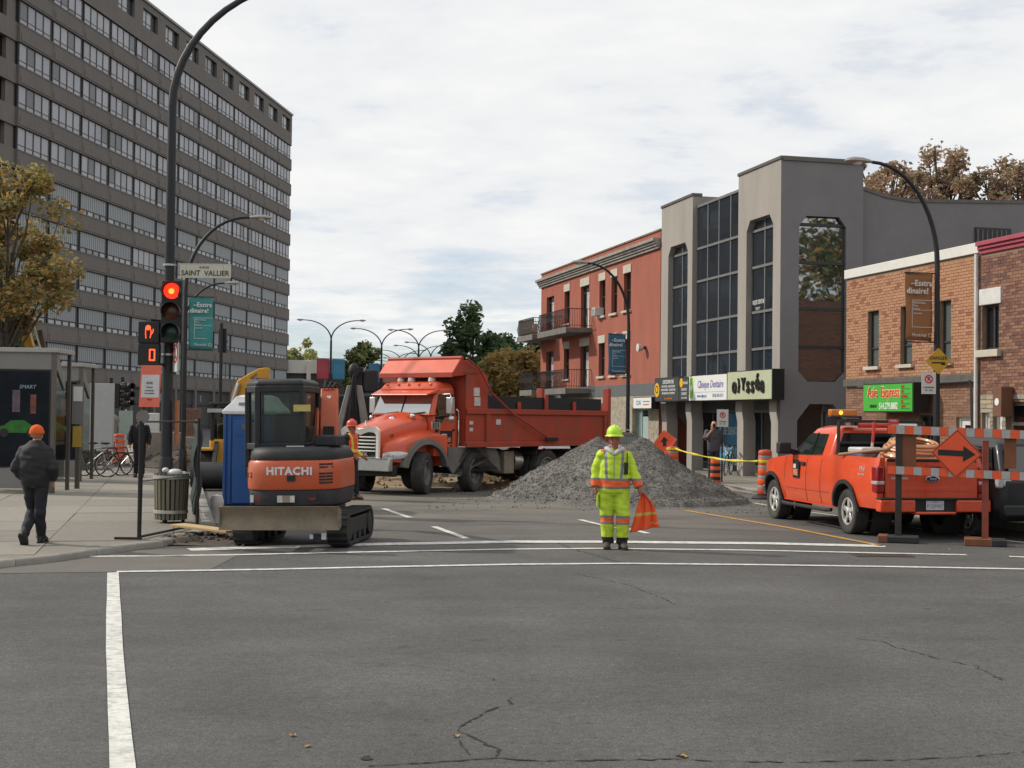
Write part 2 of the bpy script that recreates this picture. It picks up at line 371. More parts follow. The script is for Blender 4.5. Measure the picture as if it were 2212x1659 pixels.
# cracks
M_CRACK = mat('crack_dark', (0.022, 0.021, 0.02), 0.95, var=0.3, scale=20)  # near-black colour of the cracks, chips and drain well
rc = random.Random(3)
def crack(pts, w0, jig):
    ps = dens(gl(pts), 0.045); out = []
    for p in ps: out.append(p + Vector((rc.gauss(0, jig * .6), rc.gauss(0, jig * .6), 0)) + Vector((0, .05 * noise.noise(p * 1.7), 0)))
    ribbon(out, [w0 * rc.choice((.12, .3, .5, .8, 1.1)) for _ in out], z=0.0045).build('crack', M_CRACK, ROAD, smooth=0)
crack([(795, 1657), (925, 1647), (1065, 1637), (1106, 1642), (1171, 1647), (1306, 1642), (1456, 1643), (1606, 1646), (1756, 1647), (1956, 1644), (2056, 1636), (2230, 1624)], 0.022, 0.015)
crack([(1106, 1504), (1100, 1522), (1055, 1537), (1030, 1552), (995, 1567), (990, 1577), (1025, 1592), (1050, 1607), (1075, 1617), (1070, 1634)], 0.022, 0.02)
crack([(985, 1592), (1015, 1630)], 0.012, 0.008)
crack([(0, 1337), (235, 1327), (500, 1322), (850, 1314), (1106, 1313), (1306, 1317), (1466, 1312)], 0.010, 0.012)
crack([(1846, 1379), (1906, 1387), (1956, 1404), (2021, 1422), (2106, 1439), (2136, 1454), (2166, 1470)], 0.016, 0.02)
crack([(1201, 1172), (1241, 1187), (1346, 1217)], 0.03, 0.02)
crack([(1241, 1239), (1356, 1264), (1436, 1294), (1461, 1307)], 0.014, 0.02)
crack([(2151, 1297), (2230, 1284)], 0.014, 0.015)
crack([(700, 1430), (900, 1440), (1010, 1452), (1100, 1480)], 0.008, 0.02)
# pot hole chips, a grate, leaves
mb = MB()
for cx, cy in ((792, 1640), (1472, 1634)):
    c = G(cx, cy); n = 9
    ring = [(c.x + rc.uniform(0.02, 0.05) * math.cos(6.283 * i / n), c.y + rc.uniform(0.02, 0.09) * math.sin(6.283 * i / n), 0.005) for i in range(n)]
    mb.add(ring, [tuple(range(n))])
mb.build('pothole', M_CRACK, ROAD, smooth=0)
M_LEAF = mat('fallen_leaf', (0.42, 0.22, 0.06), 0.7, var=0.3, scale=30)
for i, (cx, cy) in enumerate(((633, 1591), (663, 1614), (986, 1592), (1478, 1636), (2050, 1187))):
    c = G(cx, cy); a = rc.uniform(0, 6); n = 8; s = 0.018
    ring = [(c.x + s * (1 + 0.5 * (k % 2)) * math.cos(a + 6.283 * k / n), c.y + s * (1 + 0.5 * (k % 2)) * math.sin(a + 6.283 * k / n), 0.006 + 0.006 * (k % 3)) for k in range(n)]
    MB().add(ring + [(c.x, c.y, 0.012)], [(k, (k + 1) % n, n) for k in range(n)]).build('fallen_leaf', M_LEAF, smooth=0,
        label='small dry yellow leaf lying on the asphalt', cat='leaf', group='fallen leaves on the road')
M_IRON = mat('rusty_cast_iron', (0.085, 0.06, 0.045), 0.7, metal=0.4, var=0.35, scale=8)
g0 = G(1905, 1200); fr = empty('street_drain', (g0.x, g0.y, 0.003), R(2), 'rusty cast iron drain grate set in the road by the stop line', 'drain')
mb = MB(); mb.box(-.42, .42, -.22, -.19, 0, .006); mb.box(-.42, .42, .19, .22, 0, .006); mb.box(-.42, -.39, -.19, .19, 0, .006); mb.box(.39, .42, -.19, .19, 0, .006); mb.build('frame', M_IRON, fr)
MB().box(-.39, .39, -.19, .19, -.0025, -.001).build('well', M_CRACK, fr, smooth=0)
for k in range(13): MB().box(-.37 + k * .06, -.345 + k * .06, -.19, .19, 0, .005).build('bar', M_IRON, fr, smooth=0)

# ------------------------------------------------------------------ pavements with their slabs
M_CONC = randmat('pavement_concrete', [(0.225, 0.203, 0.172), (0.24, 0.217, 0.182), (0.205, 0.187, 0.158), (0.23, 0.207, 0.173), (0.19, 0.173, 0.148)], rough=0.9, bump=0.25, bscale=45)
M_JOINT = mat('joint_dirt', (0.085, 0.075, 0.062), 0.95, var=0.3, scale=4)
M_KERB = randmat('kerb_concrete', [(0.26, 0.245, 0.215), (0.23, 0.215, 0.19), (0.29, 0.27, 0.235)], rough=0.9, bump=0.4, bscale=30)
def pavement(name, outline, kerb_to, du, dv, zt=0.13, lim=60.0):
    root = MB().prism([(p.x, p.y) for p in outline], -0.02, zt - 0.022, 'xy').build(name, M_JOINT, smooth=0, kind='structure')
    bm = bmesh.new(); bm.faces.new([bm.verts.new((p.x, p.y, 0)) for p in outline])
    us = [p.dot(E) for p in outline]; vs = [p.dot(NV) for p in outline]
    u = math.ceil(min(us) / du) * du
    while u < min(max(us), lim + 0.1):
        bmesh.ops.bisect_plane(bm, geom=bm.verts[:] + bm.edges[:] + bm.faces[:], plane_co=E * u, plane_no=E); u += du
    v = math.ceil(min(vs) / dv) * dv
    while v < max(vs):
        bmesh.ops.bisect_plane(bm, geom=bm.verts[:] + bm.edges[:] + bm.faces[:], plane_co=NV * v, plane_no=NV); v += dv
    rr = random.Random(5); cnt = 0
    fl = sorted(bm.faces, key=lambda f: f.calc_center_median().length)
    for f in fl:
        if f.calc_area() < 0.02: continue
        c = f.calc_center_median()
        if c.dot(E) > lim and cnt > 250: continue
        ring = []
        for vv in f.verts:
            d = c - vv.co; ring.append(vv.co + d * min(0.3, 0.010 / max(d.length, 0.05)))
        dz = rr.uniform(-0.004, 0.004); tx, ty = rr.uniform(-0.002, 0.002), rr.uniform(-0.002, 0.002)
        me = MB(); n = len(ring)
        if sum(ring[i].x * ring[(i + 1) % n].y - ring[(i + 1) % n].x * ring[i].y for i in range(n)) < 0: ring.reverse()
        top = [(p.x, p.y, zt + dz + tx * (p.x - c.x) + ty * (p.y - c.y)) for p in ring]; bot = [(p.x, p.y, zt - 0.024) for p in ring]
        me.add(bot + top, [tuple(range(n, 2 * n))] + [(i, (i + 1) % n, (i + 1) % n + n, i + n) for i in range(n)])
        me.build('slab', M_CONC, root, smooth=0); cnt += 1
        if cnt >= 290: break
    bm.free()
    # kerb stones along the first part of the outline
    ps = dens(outline[:kerb_to], 0.05); k = 0; i = 0
    while i < len(ps) - 1 and k < 90:
        j = i; L = 0
        while j < len(ps) - 1 and L < 1.45: L += (ps[j + 1] - ps[j]).length; j += 1
        seg = ps[i:j + 1]
        if len(seg) > 3:
            seg = [seg[0].lerp(seg[1], .2)] + seg[1:-1:3] + [seg[-1]]
        inner = []; outer = []
        for q, p in enumerate(seg):
            d = seg[min(q + 1, len(seg) - 1)] - seg[max(q - 1, 0)]; d.z = 0; d.normalize(); qn = Vector((-d.y, d.x, 0))
            outer.append(p - qn * 0.03); inner.append(p + qn * 0.15)
        h = zt + 0.006 + rr.uniform(-0.006, 0.006); m = MB(); n = len(seg)
        rs = [[(outer[q].x, outer[q].y, -0.02), (outer[q].x * .97 + inner[q].x * .03, outer[q].y * .97 + inner[q].y * .03, h - .02), (outer[q].x * .85 + inner[q].x * .15, outer[q].y * .85 + inner[q].y * .15, h), (inner[q].x, inner[q].y, h), (inner[q].x, inner[q].y, -0.02)] for q in range(n)]
        m.rings(rs); m.build('kerb_stone', M_KERB, root, smooth=50); k += 1; i = j
    return root
front = gl([(-150, 1250), (-60, 1236), (0, 1226), (110, 1214.5), (215, 1199), (290, 1188), (350, 1181), (405, 1168), (440, 1156), (462, 1143)])
outl = front + [S(95, V_KERB_L), S(95, -22), S(13, -22), S(13.5, -9)]
PZ = 0.08
pavement('pavement_left', outl, len(front) + 1, 1.9, 1.75, zt=PZ, lim=44)
outr = [S(95, V_KERB_R), S(16.5, V_KERB_R), S(14.5, V_KERB_R + 1.2), S(14.0, V_FAC + 6), S(95, V_FAC + 6)]
pavement('pavement_right', outr, 4, 1.6, 1.5, lim=50)
# ------------------------------------------------------------------ wall helpers
def holed_wall(mb, x0, x1, z0, z1, holes, y=0.0, depth=0.25):
    """front skin at y with rectangular holes and their reveals (y grows into the building)"""
    xs = sorted({x0, x1, *[h[0] for h in holes], *[h[1] for h in holes]}); zs = sorted({z0, z1, *[h[2] for h in holes], *[h[3] for h in holes]})
    xs = [x for x in xs if x0 <= x <= x1]; zs = [z for z in zs if z0 <= z <= z1]
    for i in range(len(xs) - 1):
        k = 0
        while k < len(zs) - 1:
            cx = (xs[i] + xs[i + 1]) / 2
            inh = lambda kk: any(h[0] < cx < h[1] and h[2] < (zs[kk] + zs[kk + 1]) / 2 < h[3] for h in holes)
            if inh(k): k += 1; continue
            j = k
            while j < len(zs) - 1 and not inh(j): j += 1
            mb.quad((xs[i], y, zs[k]), (xs[i + 1], y, zs[k]), (xs[i + 1], y, zs[j]), (xs[i], y, zs[j])); k = j
    for h in holes:
        a, b, c, d = h[:4]; e = y + depth
        mb.quad((a, y, c), (a, y, d), (a, e, d), (a, e, c)); mb.quad((b, y, d), (b, y, c), (b, e, c), (b, e, d))
        mb.quad((a, y, d), (b, y, d), (b, e, d), (a, e, d)); mb.quad((a, y, c), (a, e, c), (b, e, c), (b, y, c))
    return mb
def shell(mb, x0, x1, y0, y1, z0, z1, front=False):
    mb.quad((x1, y0, z0), (x1, y1, z0), (x1, y1, z1), (x1, y0, z1)); mb.quad((x0, y1, z0), (x0, y0, z0), (x0, y0, z1), (x0, y1, z1))
    mb.quad((x1, y1, z0), (x0, y1, z0), (x0, y1, z1), (x1, y1, z1)); mb.quad((x0, y0, z1), (x1, y0, z1), (x1, y1, z1), (x0, y1, z1))
    if front: mb.quad((x0, y0, z0), (x1, y0, z0), (x1, y0, z1), (x0, y0, z1))
    return mb
M_GL_DARK = glassmat('dark_window_glass', (0.012, 0.014, 0.016), 0.04)
M_GL_BLUE = glassmat('tinted_curtain_glass', (0.018, 0.024, 0.032), 0.05, wav=0.03)
M_WFRAME = mat('dark_window_frame', (0.035, 0.037, 0.04), 0.5, var=0.1)
M_WWHITE = mat('white_painted_frame', (0.62, 0.62, 0.60), 0.5, var=0.08)
M_LIME = mat('limestone', (0.50, 0.46, 0.38), 0.85, var=0.12, scale=4, bump=0.3)
def window(par, x0, x1, z0, z1, y, frame=M_WFRAME, bars=(0.5,), vbars=(), fw=0.05, glass=M_GL_DARK, sill=None, lintel=None, name='window', sash=None):
    mb = MB(); fd = 0.06
    mb.box(x0, x0 + fw, y - fd, y, z0, z1); mb.box(x1 - fw, x1, y - fd, y, z0, z1); mb.box(x0 + fw, x1 - fw, y - fd, y, z0, z0 + fw); mb.box(x0 + fw, x1 - fw, y - fd, y, z1 - fw, z1)
    for b in bars: zz = z0 + (z1 - z0) * b; mb.box(x0 + fw, x1 - fw, y - fd - .004, y - .004, zz - fw * .45, zz + fw * .45)
    for b in vbars: xx = x0 + (x1 - x0) * b; mb.box(xx - fw * .4, xx + fw * .4, y - fd - .002, y - .002, z0 + fw, z1 - fw)
    w = mb.build(name, frame, par, smooth=0)
    zz = [z0 + fw] + [z0 + (z1 - z0) * b for b in bars] + [z1 - fw]
    for a, b in zip(zz, zz[1:]):
        MB().box(x0 + fw, x1 - fw, y - .03, y - .018, a, b).build('pane', glass, w, smooth=0)
    if sill: MB().box(x0 - .1, x1 + .1, -sill[0], .1, z0 - sill[1], z0 - .002).build('sill', M_LIME, w, smooth=0, bevel=.01)
    if lintel: MB().box(x0 - .06, x1 + .06, -.035, .1, z1 + .002, z1 + lintel).build('lintel', M_LIME, w, smooth=0, bevel=.01)
    return w
def door(par, x0, x1, z0, z1, y, mt, glass=None, transom=0.0, handle=True):
    mb = MB(); f = .06
    mb.box(x0, x0 + f, y - .08, y, z0, z1); mb.box(x1 - f, x1, y - .08, y, z0, z1); mb.box(x0 + f, x1 - f, y - .08, y, z1 - f, z1)
    zt = z1 - f - transom
    mb.box(x0 + f, x1 - f, y - .045, y - .005, z0, zt)
    d = mb.build('door', mt, par, smooth=0)
    if transom:
        MB().box(x0 + f, x1 - f, y - .03, y - .02, zt + .05, z1 - f).build('pane', M_GL_DARK, d, smooth=0)
    if glass: MB().box(x0 + f + glass[0], x1 - f - glass[0], y - .052, y - .046, z0 + glass[1], zt - glass[2]).build('pane', M_GL_DARK, d, smooth=0)
    if handle: MB().box(x1 - f - .14, x1 - f - .11, y - .09, y - .046, z0 + .95, z0 + 1.12).build('handle', M_STEEL, d, smooth=0)
    return d
M_STEEL = mat('dull_steel', (0.42, 0.42, 0.41), 0.4, metal=0.85, var=0.1)

def brick_wall(par, x0, x1, z0, z1, holes, cols, mname, bw=0.205, bh=0.062, g=0.011, y=0.0, proud=0.010, n_single=290, key=None, headers=None):
    """running bond: the bricks that show largest are pieces of their own, the rest one mesh"""
    mt = randmat(mname, cols, rough=0.9, bump=0.35, bscale=90)
    meshes = {}; rest = MB(); cand = []; row = 0; z = z0; rr = random.Random(len(mname) * 13)
    while z + bh <= z1 + .001:
        off = (bw + g) / 2 * (row % 2); x = x0 - off
        while x < x1:
            a, b = max(x, x0), min(x + bw, x1)
            segs = [(a, b)]
            for h in holes:
                if z + bh > h[2] + .002 and z < h[3] - .002:
                    ns = []
                    for s in segs:
                        if s[1] <= h[0] or s[0] >= h[1]: ns.append(s)
                        else:
                            if s[0] < h[0]: ns.append((s[0], h[0]))
                            if s[1] > h[1]: ns.append((h[1], s[1]))
                    segs = ns
            for s in segs:
                if s[1] - s[0] > .03: cand.append((s[0], s[1], z))
            x += bw + g
        z += bh + g; row += 1
    full = [c for c in cand if abs(c[1] - c[0] - bw) < .002]
    if key: full.sort(key=key)
    single = set(full[:n_single])
    bme = None
    for c in cand:
        w = c[1] - c[0]; d = proud + rr.uniform(-.003, .003)
        if c in single:
            if bme is None:
                m = MB(); m.box(0, bw, -proud, .012, 0, bh); bme = m.mesh('brick', mt, smooth=0)
            meshobj('brick', bme, par, (c[0], y + rr.uniform(-.003, .003), c[2]))
        else:
            dz = rr.uniform(-.0015, .0015)
            vs = [(c[0], y, c[2]), (c[1], y, c[2]), (c[1], y, c[2] + bh), (c[0], y, c[2] + bh)]
            vs = vs + [(p[0], y - d, p[2] + dz) for p in vs]
            rest.add(vs, [(4, 5, 6, 7), (0, 1, 5, 4), (1, 2, 6, 5), (2, 3, 7, 6), (3, 0, 4, 7)])
    rest.build('brickwork', mt, par, smooth=0, kind='stuff')

# ------------------------------------------------------------------ right-hand row: red painted brick house
def row_loc(u): return S(u, V_FAC)
M_REDP = mat('red_painted_brick', (0.355, 0.108, 0.070), 0.8, var=0.10, scale=1.2, fine=0.10, bscale=25, dirt=(0.23, 0.085, 0.06), dscale=0.9, damt=0.65, stretch=(1.4, 1.4, .45))
def add_courses(m, bw=0.21, bh=0.072, strength=0.6):
    t = m.node_tree; b = t.nodes['Principled BSDF']; tc = N(t, 'ShaderNodeTexCoord'); mp = N(t, 'ShaderNodeMapping'); mp.inputs['Rotation'].default_value = (R(-90), 0, 0)
    t.links.new(tc.outputs['Object'], mp.inputs[0]); br = N(t, 'ShaderNodeTexBrick'); br.inputs['Scale'].default_value = 1.0; br.inputs['Brick Width'].default_value = bw; br.inputs['Row Height'].default_value = bh
    br.inputs['Mortar Size'].default_value = 0.006; t.links.new(mp.outputs[0], br.inputs['Vector'])
    bp = N(t, 'ShaderNodeBump'); bp.invert = True; bp.inputs['Strength'].default_value = strength; bp.inputs['Distance'].default_value = 0.008; t.links.new(br.outputs['Fac'], bp.inputs['Height']); t.links.new(bp.outputs[0], b.inputs['Normal'])
add_courses(M_REDP)
M_CORN = mat('grey_metal_cornice', (0.30, 0.285, 0.26), 0.6, var=0.2, scale=3, dirt=(0.14, 0.12, 0.10), dscale=2, damt=0.6)
M_STONE = mat('rubble_stone_render', (0.34, 0.30, 0.23), 0.9, var=0.35, scale=5, bump=0.8, bscale=9, dirt=(0.16, 0.14, 0.11), dscale=4, damt=0.7)
M_SLATE = mat('slate_grey_paint', (0.11, 0.115, 0.122), 0.75, var=0.12, scale=2)
M_RAIL = mat('black_iron_rail', (0.02, 0.02, 0.022), 0.55, var=0.1)
M_SOFFIT = mat('grey_wood_deck', (0.16, 0.15, 0.14), 0.8, var=0.2, scale=3)
U0 = 66.45; FRR = Frame(row_loc(U0), RZ_ROW)
red = empty('red_brick_house', row_loc(U0), RZ_ROW, 'three storey red painted brick house with iron balconies and grey cornice', 'house')
L = U0 - 49.0
ux = lambda a: a + U0      # calc used x = -u
winsD = [(ux(-56.71), ux(-55.86)), (ux(-55.03), ux(-54.24)), (ux(-53.37), ux(-52.48))]
holes = []
for zt, zb, zd in ((7.74, 6.24, 5.85), (5.08, 3.68, 3.2)):
    holes += [(ux(-65.4), ux(-64.05), zd, zt), (ux(-62.2), ux(-61.32), zb, zt), (ux(-59.5), ux(-58.2), zd, zt)] + [(a, b, zb, zt) for a, b in winsD]
mb = MB(); holed_wall(mb, 0, L, 3.27, 8.95, holes, 0, .22); shell(mb, 0, L, 0, 12, 0, 8.6)
mb.quad((0, .25, 8.6), (0, 0, 8.6), (0, 0, 8.95), (0, .25, 8.95)); mb.box(0, L, .001, .25, 8.6, 8.949)
mb.build('wall', M_REDP, red, smooth=0)
MB().box(0, L, -.035, .15, 2.80, 3.27).build('fascia', M_SLATE, red, smooth=0, bevel=.01)
mb = MB(); holed_wall(mb, 0, L, 0, 2.80, [(ux(-52.1), ux(-50.2), 0.02, 2.35)], -.02, .3); mb.build('stone_base', M_STONE, red, smooth=0)
for i, (z0, z1, d) in enumerate(((8.28, 8.38, .10), (8.38, 8.47, .16), (8.47, 8.56, .22), (8.56, 8.68, .30))):
    MB().box(-.12, L - .05, -d, -.001, z0 + .004, z1).build('cornice_board', M_CORN, red, smooth=0, bevel=.008)
MB().box(-.03, L + .0, -.05, .30, 8.951, 9.02).build('coping', mat('tarnished_coping', (0.20, 0.13, 0.10), 0.7, var=0.3), red, smooth=0, bevel=.01)
for k, (zt, zb, zd) in enumerate(((7.74, 6.24, 5.85), (5.08, 3.68, 3.2))):
    window(red, ux(-62.2), ux(-61.32), zb, zt, .20, sill=(.08, .09), lintel=.34, bars=(.52,))
    for a, b in winsD: window(red, a, b, zb, zt, .20, sill=(.10, .10), lintel=.33, bars=(.55,))
    for a, b in ((ux(-65.4), ux(-64.05)), (ux(-59.5), ux(-58.2))):
        xm = a + (b - a) * .42
        door(red, xm, b - .02, zd, zt - .28, .20, M_WWHITE, transom=.0, glass=(.18, .9, .15))
        window(red, a, xm - .01, zd, zt, .20, bars=(.85,), fw=.06)
        MB().box(xm, b, .10, .19, zt - .27, zt).build('transom', M_WFRAME, red, smooth=0)
        if a > 3: MB().box(a - .06, b + .06, -.035, .1, zt + .002, zt + .36).build('lintel', M_LIME, red, smooth=0, bevel=.01)
def balcony(par, x0, x1, z, proj, solid=None):
    b = MB().box(x0, x1, -proj, -.001, z - .20, z).build('balcony', M_SOFFIT, par, smooth=0, bevel=.01)
    MB().box(x0 - .03, x0 - .002, -proj - .03, -.03, z - .24, z + .02).build('fascia_board', M_WWHITE, b, smooth=0)
    MB().box(x0 - .03, x1 + .03, -proj - .03, -proj - .002, z - .24, z + .02).build('fascia_board', M_SOFFIT, b, smooth=0)
    h = .82; mb = MB()
    pts = [(x0 + .04, 0), (x0 + .04, -proj + .04), (x1 - .04, -proj + .04), (x1 - .04, 0)]
    for (a, c), (d, e) in zip(pts, pts[1:]):
        mb.bar((a, c, z + h), (d, e, z + h), .035, .03); mb.bar((a, c, z + .10), (d, e, z + .10), .02, .02)
        n = max(2, int(math.hypot(d - a, e - c) / .11))
        for i in range(n + 1):
            q = (a + (d - a) * i / n, c + (e - c) * i / n)
            ox, oy = (0, -.08) if a != d else (-.06 if a < (x0 + x1) / 2 else .06, 0)
            mb.tube([(q[0], q[1], z + .02), (q[0] + ox * .6, q[1] + oy * .6, z + .25), (q[0] + ox, q[1] + oy, z + .38), (q[0] + ox * .2, q[1] + oy * .2, z + .6), (q[0], q[1], z + h)], .010, 4)
    mb.build('railing', M_RAIL, b, smooth=0)
    if solid:
        MB().box(x0 + .0, x1 - .1, -proj + .07, -proj + .09, z + .12, z + .78).build('privacy_screen', mat('reed_screen', (0.20, 0.15, 0.125), 0.9, var=0.3, scale=30, stretch=(1, .1, .1)), b, smooth=0)
        MB().box(x0 + .06, x0 + .08, -proj + .09, -.15, z + .10, z + .72).build('privacy_screen', mat('pale_tarp', (0.42, 0.38, 0.32), 0.9, var=0.25, scale=3), b, smooth=0)
    return b
balcony(red, ux(-66.6), ux(-63.6), 5.82, 1.15, True)
balcony(red, ux(-62.6), ux(-57.75), 5.82, 1.15)
balcony(red, ux(-65.9), ux(-63.6), 3.18, 1.15); balcony(red, ux(-62.6), ux(-57.75), 3.18, 1.15)
# things on the balconies / wall
ac = empty('air_conditioner', FRR.loc + FRR.x * ux(-56.55) + Vector((0, 0, 6.26)), RZ_ROW, 'white window air conditioner sticking out of red brick wall', 'air conditioner')
MB().box(-.25, .2, -.32, .1, 0, .34).build('case', M_WWHITE, ac, bevel=.015); 
for k in range(5): MB().box(-.20, .15, -.326, -.321, .05 + k * .055, .075 + k * .055).build('louvre', M_WFRAME, ac, smooth=0)
x, z = FRR.p(1138.5 + 1310 * .196, 582.8 + 860 * .196)
lm = empty('wall_lamp', FRR.loc + FRR.x * x + Vector((0, 0, z)), RZ_ROW, 'white floodlight fixed high on the red brick wall', 'lamp')
MB().box(-.06, .06, -.10, -.001, -.06, .06).build('bracket', M_WFRAME, lm); MB().lathe([(.05, -.35), (.16, -.34), (.13, -.18), (.05, -.10)], 12, axis='y').build('head', M_WWHITE, lm)
# entrance and its illuminated sign
x0, x1 = ux(-52.1), ux(-50.2)
M_DOORG = mat('pale_green_door', (0.33, 0.42, 0.40), 0.5, var=0.05)
door(red, x0 + .55, x1, 0.02, 2.3, .26, M_DOORG, transom=.25)
window(red, x0, x0 + .54, 0.02, 2.3, .26, frame=M_DOORG, bars=(.4,), glass=glassmat('pale_glass', (0.20, 0.27, 0.27), .06))
M_SIGNW = mat('white_sign_face', (0.78, 0.78, 0.75), 0.35, var=0.03)
def signbox(name, frame, px0, px1, pyt, pyb, y, depth, face, side, label, cat='sign', rz=None):
    """box sign on the row: pixel span measured on its own front plane"""
    xa, za = frame.p(px0, pyt, y); xb, zb = frame.p(px1, pyb, y)
    r = empty(name, frame.loc + frame.x * xa + frame.y * y + Vector((0, 0, zb)), frame.rz, label, cat)
    W, Hh = xb - xa, za - zb
    MB().box(0, W, 0.012, depth, 0, Hh).build('box', side, r, smooth=0, bevel=.01)
    f = MB().box(.03, W - .03, -.004, .011, .03, Hh - .03).build('face', face, r, smooth=0)
    return r, W, Hh
M_BLACK = mat('black_metal', (0.012, 0.012, 0.013), 0.5, var=0.1)
M_BLUEINK = mat('blue_print', (0.09, 0.20, 0.42), 0.5, var=0); M_INK = mat('black_print', (0.012, 0.012, 0.012), 0.5, var=0); M_WINK = mat('white_print', (0.75, 0.75, 0.73), 0.5, var=0)
M_ORINK = mat('orange_print', (0.75, 0.20, 0.03), 0.5, var=0); M_REDINK = mat('red_print', (0.60, 0.03, 0.025), 0.5, var=0)
r, W, Hh = signbox('lit_sign', FRR, 1368, 1407, 858, 883.5, -.55, .30, M_SIGNW, M_BLACK, 'small white box sign with blue letters over green doorway', 'sign')
text('lettering', 'CDN', Hh * .55, M_BLUEINK, r, (W * .30, -.006, Hh * .5)); MB().box(W * .55, W * .9, -.008, -.005, Hh * .58, Hh * .66).build('print_line', M_BLUEINK, r, smooth=0)
for k, c in enumerate((M_ORINK, M_BLUEINK, M_REDINK, M_ORINK)): MB().box(W * (.55 + .09 * k), W * (.62 + .09 * k), -.008, -.005, Hh * .32, Hh * .42).build('print_dot', c, r, smooth=0)
# ------------------------------------------------------------------ grey rendered commercial building
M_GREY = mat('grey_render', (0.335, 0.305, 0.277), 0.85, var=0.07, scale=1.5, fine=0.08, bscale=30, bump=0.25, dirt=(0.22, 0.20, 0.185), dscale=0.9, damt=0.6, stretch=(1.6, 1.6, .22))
M_GREYD = mat('slate_and_shaded_render', (0.200, 0.195, 0.200), 0.85, var=0.07, scale=1.5, fine=0.06, bscale=30, bump=0.2)  # side wall: render colour darkened for shade; rear wing: its own slate grey
M_FLASH = mat('brown_flashing', (0.13, 0.12, 0.11), 0.5, metal=0.3, var=0.15)
M_MULL = mat('grey_mullion', (0.20, 0.20, 0.20), 0.5, metal=0.3, var=0.1)
U0 = 48.93; FG = Frame(row_loc(U0), RZ_ROW); WG = U0 - 38.41; XA = U0 - 45.73; XB = U0 - 41.65; HG = 9.75
grey = empty('grey_office_building', row_loc(U0), RZ_ROW, 'grey rendered three storey office building with tall dark glazing between piers', 'building')
def chamfered(x0, x1, z0, z1, c, cb=0.0):
    p = [(x0 + cb, z0), (x1 - cb, z0)] + ([(x1, z0 + cb)] if cb else []) + [(x1, z1 - c), (x1 - c * .8, z1), (x0 + c * .8, z1), (x0, z1 - c)] + ([(x0, z0 + cb)] if cb else [])
    return p
def panel_with_hole(mb, x0, x1, z0, z1, hole, y0, depth):
    """flat wall with one convex polygon hole (counter-clockwise) and its reveal"""
    n = len(hole); cx = sum(p[0] for p in hole) / n; cz = sum(p[1] for p in hole) / n
    def outer(p):
        dx, dz = p[0] - cx, p[1] - cz; ts = []
        if dx > 1e-6: ts.append((x1 - cx) / dx)
        if dx < -1e-6: ts.append((x0 - cx) / dx)
        if dz > 1e-6: ts.append((z1 - cz) / dz)
        if dz < -1e-6: ts.append((z0 - cz) / dz)
        t = min(ts); return (cx + dx * t, cz + dz * t)
    # walk hole and outer border together, with the four corners as extra rays
    pts = list(hole); extra = []
    for c in ((x0, z0), (x1, z0), (x1, z1), (x0, z1)):
        for i in range(n):
            a, b = hole[i], hole[(i + 1) % n]; dx, dz = c[0] - cx, c[1] - cz; ex, ez = b[0] - a[0], b[1] - a[1]
            det = dx * (-ez) + ex * dz
            if abs(det) < 1e-9: continue
            t = ((a[0] - cx) * (-ez) + ex * (a[1] - cz)) / det; s = (dx * (a[1] - cz) - dz * (a[0] - cx)) / det
            if t > 0 and 0 <= s <= 1: extra.append((cx + dx * t, cz + dz * t)); break
    pts = sorted(pts + extra, key=lambda p: math.atan2(p[1] - cz, p[0] - cx)); m = len(pts)
    for i in range(m):
        a, b = pts[i], pts[(i + 1) % m]; oa, ob = outer(a), outer(b)
        mb.quad((a[0], y0, a[1]), (oa[0], y0, oa[1]), (ob[0], y0, ob[1]), (b[0], y0, b[1]))
        mb.quad((a[0], y0, a[1]), (b[0], y0, b[1]), (b[0], y0 + depth, b[1]), (a[0], y0 + depth, a[1]))
ZR = (4.14, 5.30, 6.72, 7.87)
xa0, xa1 = FG.X(1440.5), FG.X(1482.5); xc0, xc1 = FG.X(1609.5), FG.X(1667)
mb = MB()
panel_with_hole(mb, 0, XA, 2.62, HG, chamfered(xa0, xa1, 3.40, 8.2, .33), 0, .30)
panel_with_hole(mb, XB, WG, 2.62, HG, chamfered(xc0, xc1, 3.40, 8.2, .33), 0, .30)
mb.quad((XA, 0, 2.62), (XA, 3.0, 2.62), (XA, 3.0, HG), (XA, 0, HG)); mb.quad((XB, 3.0, 2.62), (XB, 0, 2.62), (XB, 0, HG), (XB, 3.0, HG))
mb.quad((0, 3, 0), (0, 0, 2.62), (0, 0, HG), (0, 3, HG)); mb.quad((0, 0, HG), (XA, 0, HG), (XA, 3, HG), (0, 3, HG)); mb.quad((XB, 0, HG), (WG, 0, HG), (WG, 2.6, HG), (XB, 2.6, HG))
mb.quad((0, 3, 2.62), (WG, 3, 2.62), (WG, 0, 2.62), (0, 0, 2.62)); mb.quad((0, 3, 2.62), (0, 3, HG), (XA, 3, HG), (XA, 3, 2.62)); mb.quad((XB, 2.6, 8.3), (WG, 2.6, 8.3), (WG, 2.6, HG), (XB, 2.6, HG))
mb.build('wall', M_GREY, grey, smooth=0)
for x0, x1 in ((0, XA), (XB, WG)):
    MB().box(x0 - .03, x1 + .03, -.04, .35, HG + .002, HG + .10).build('parapet_flashing', M_FLASH, grey, smooth=0, bevel=.01)
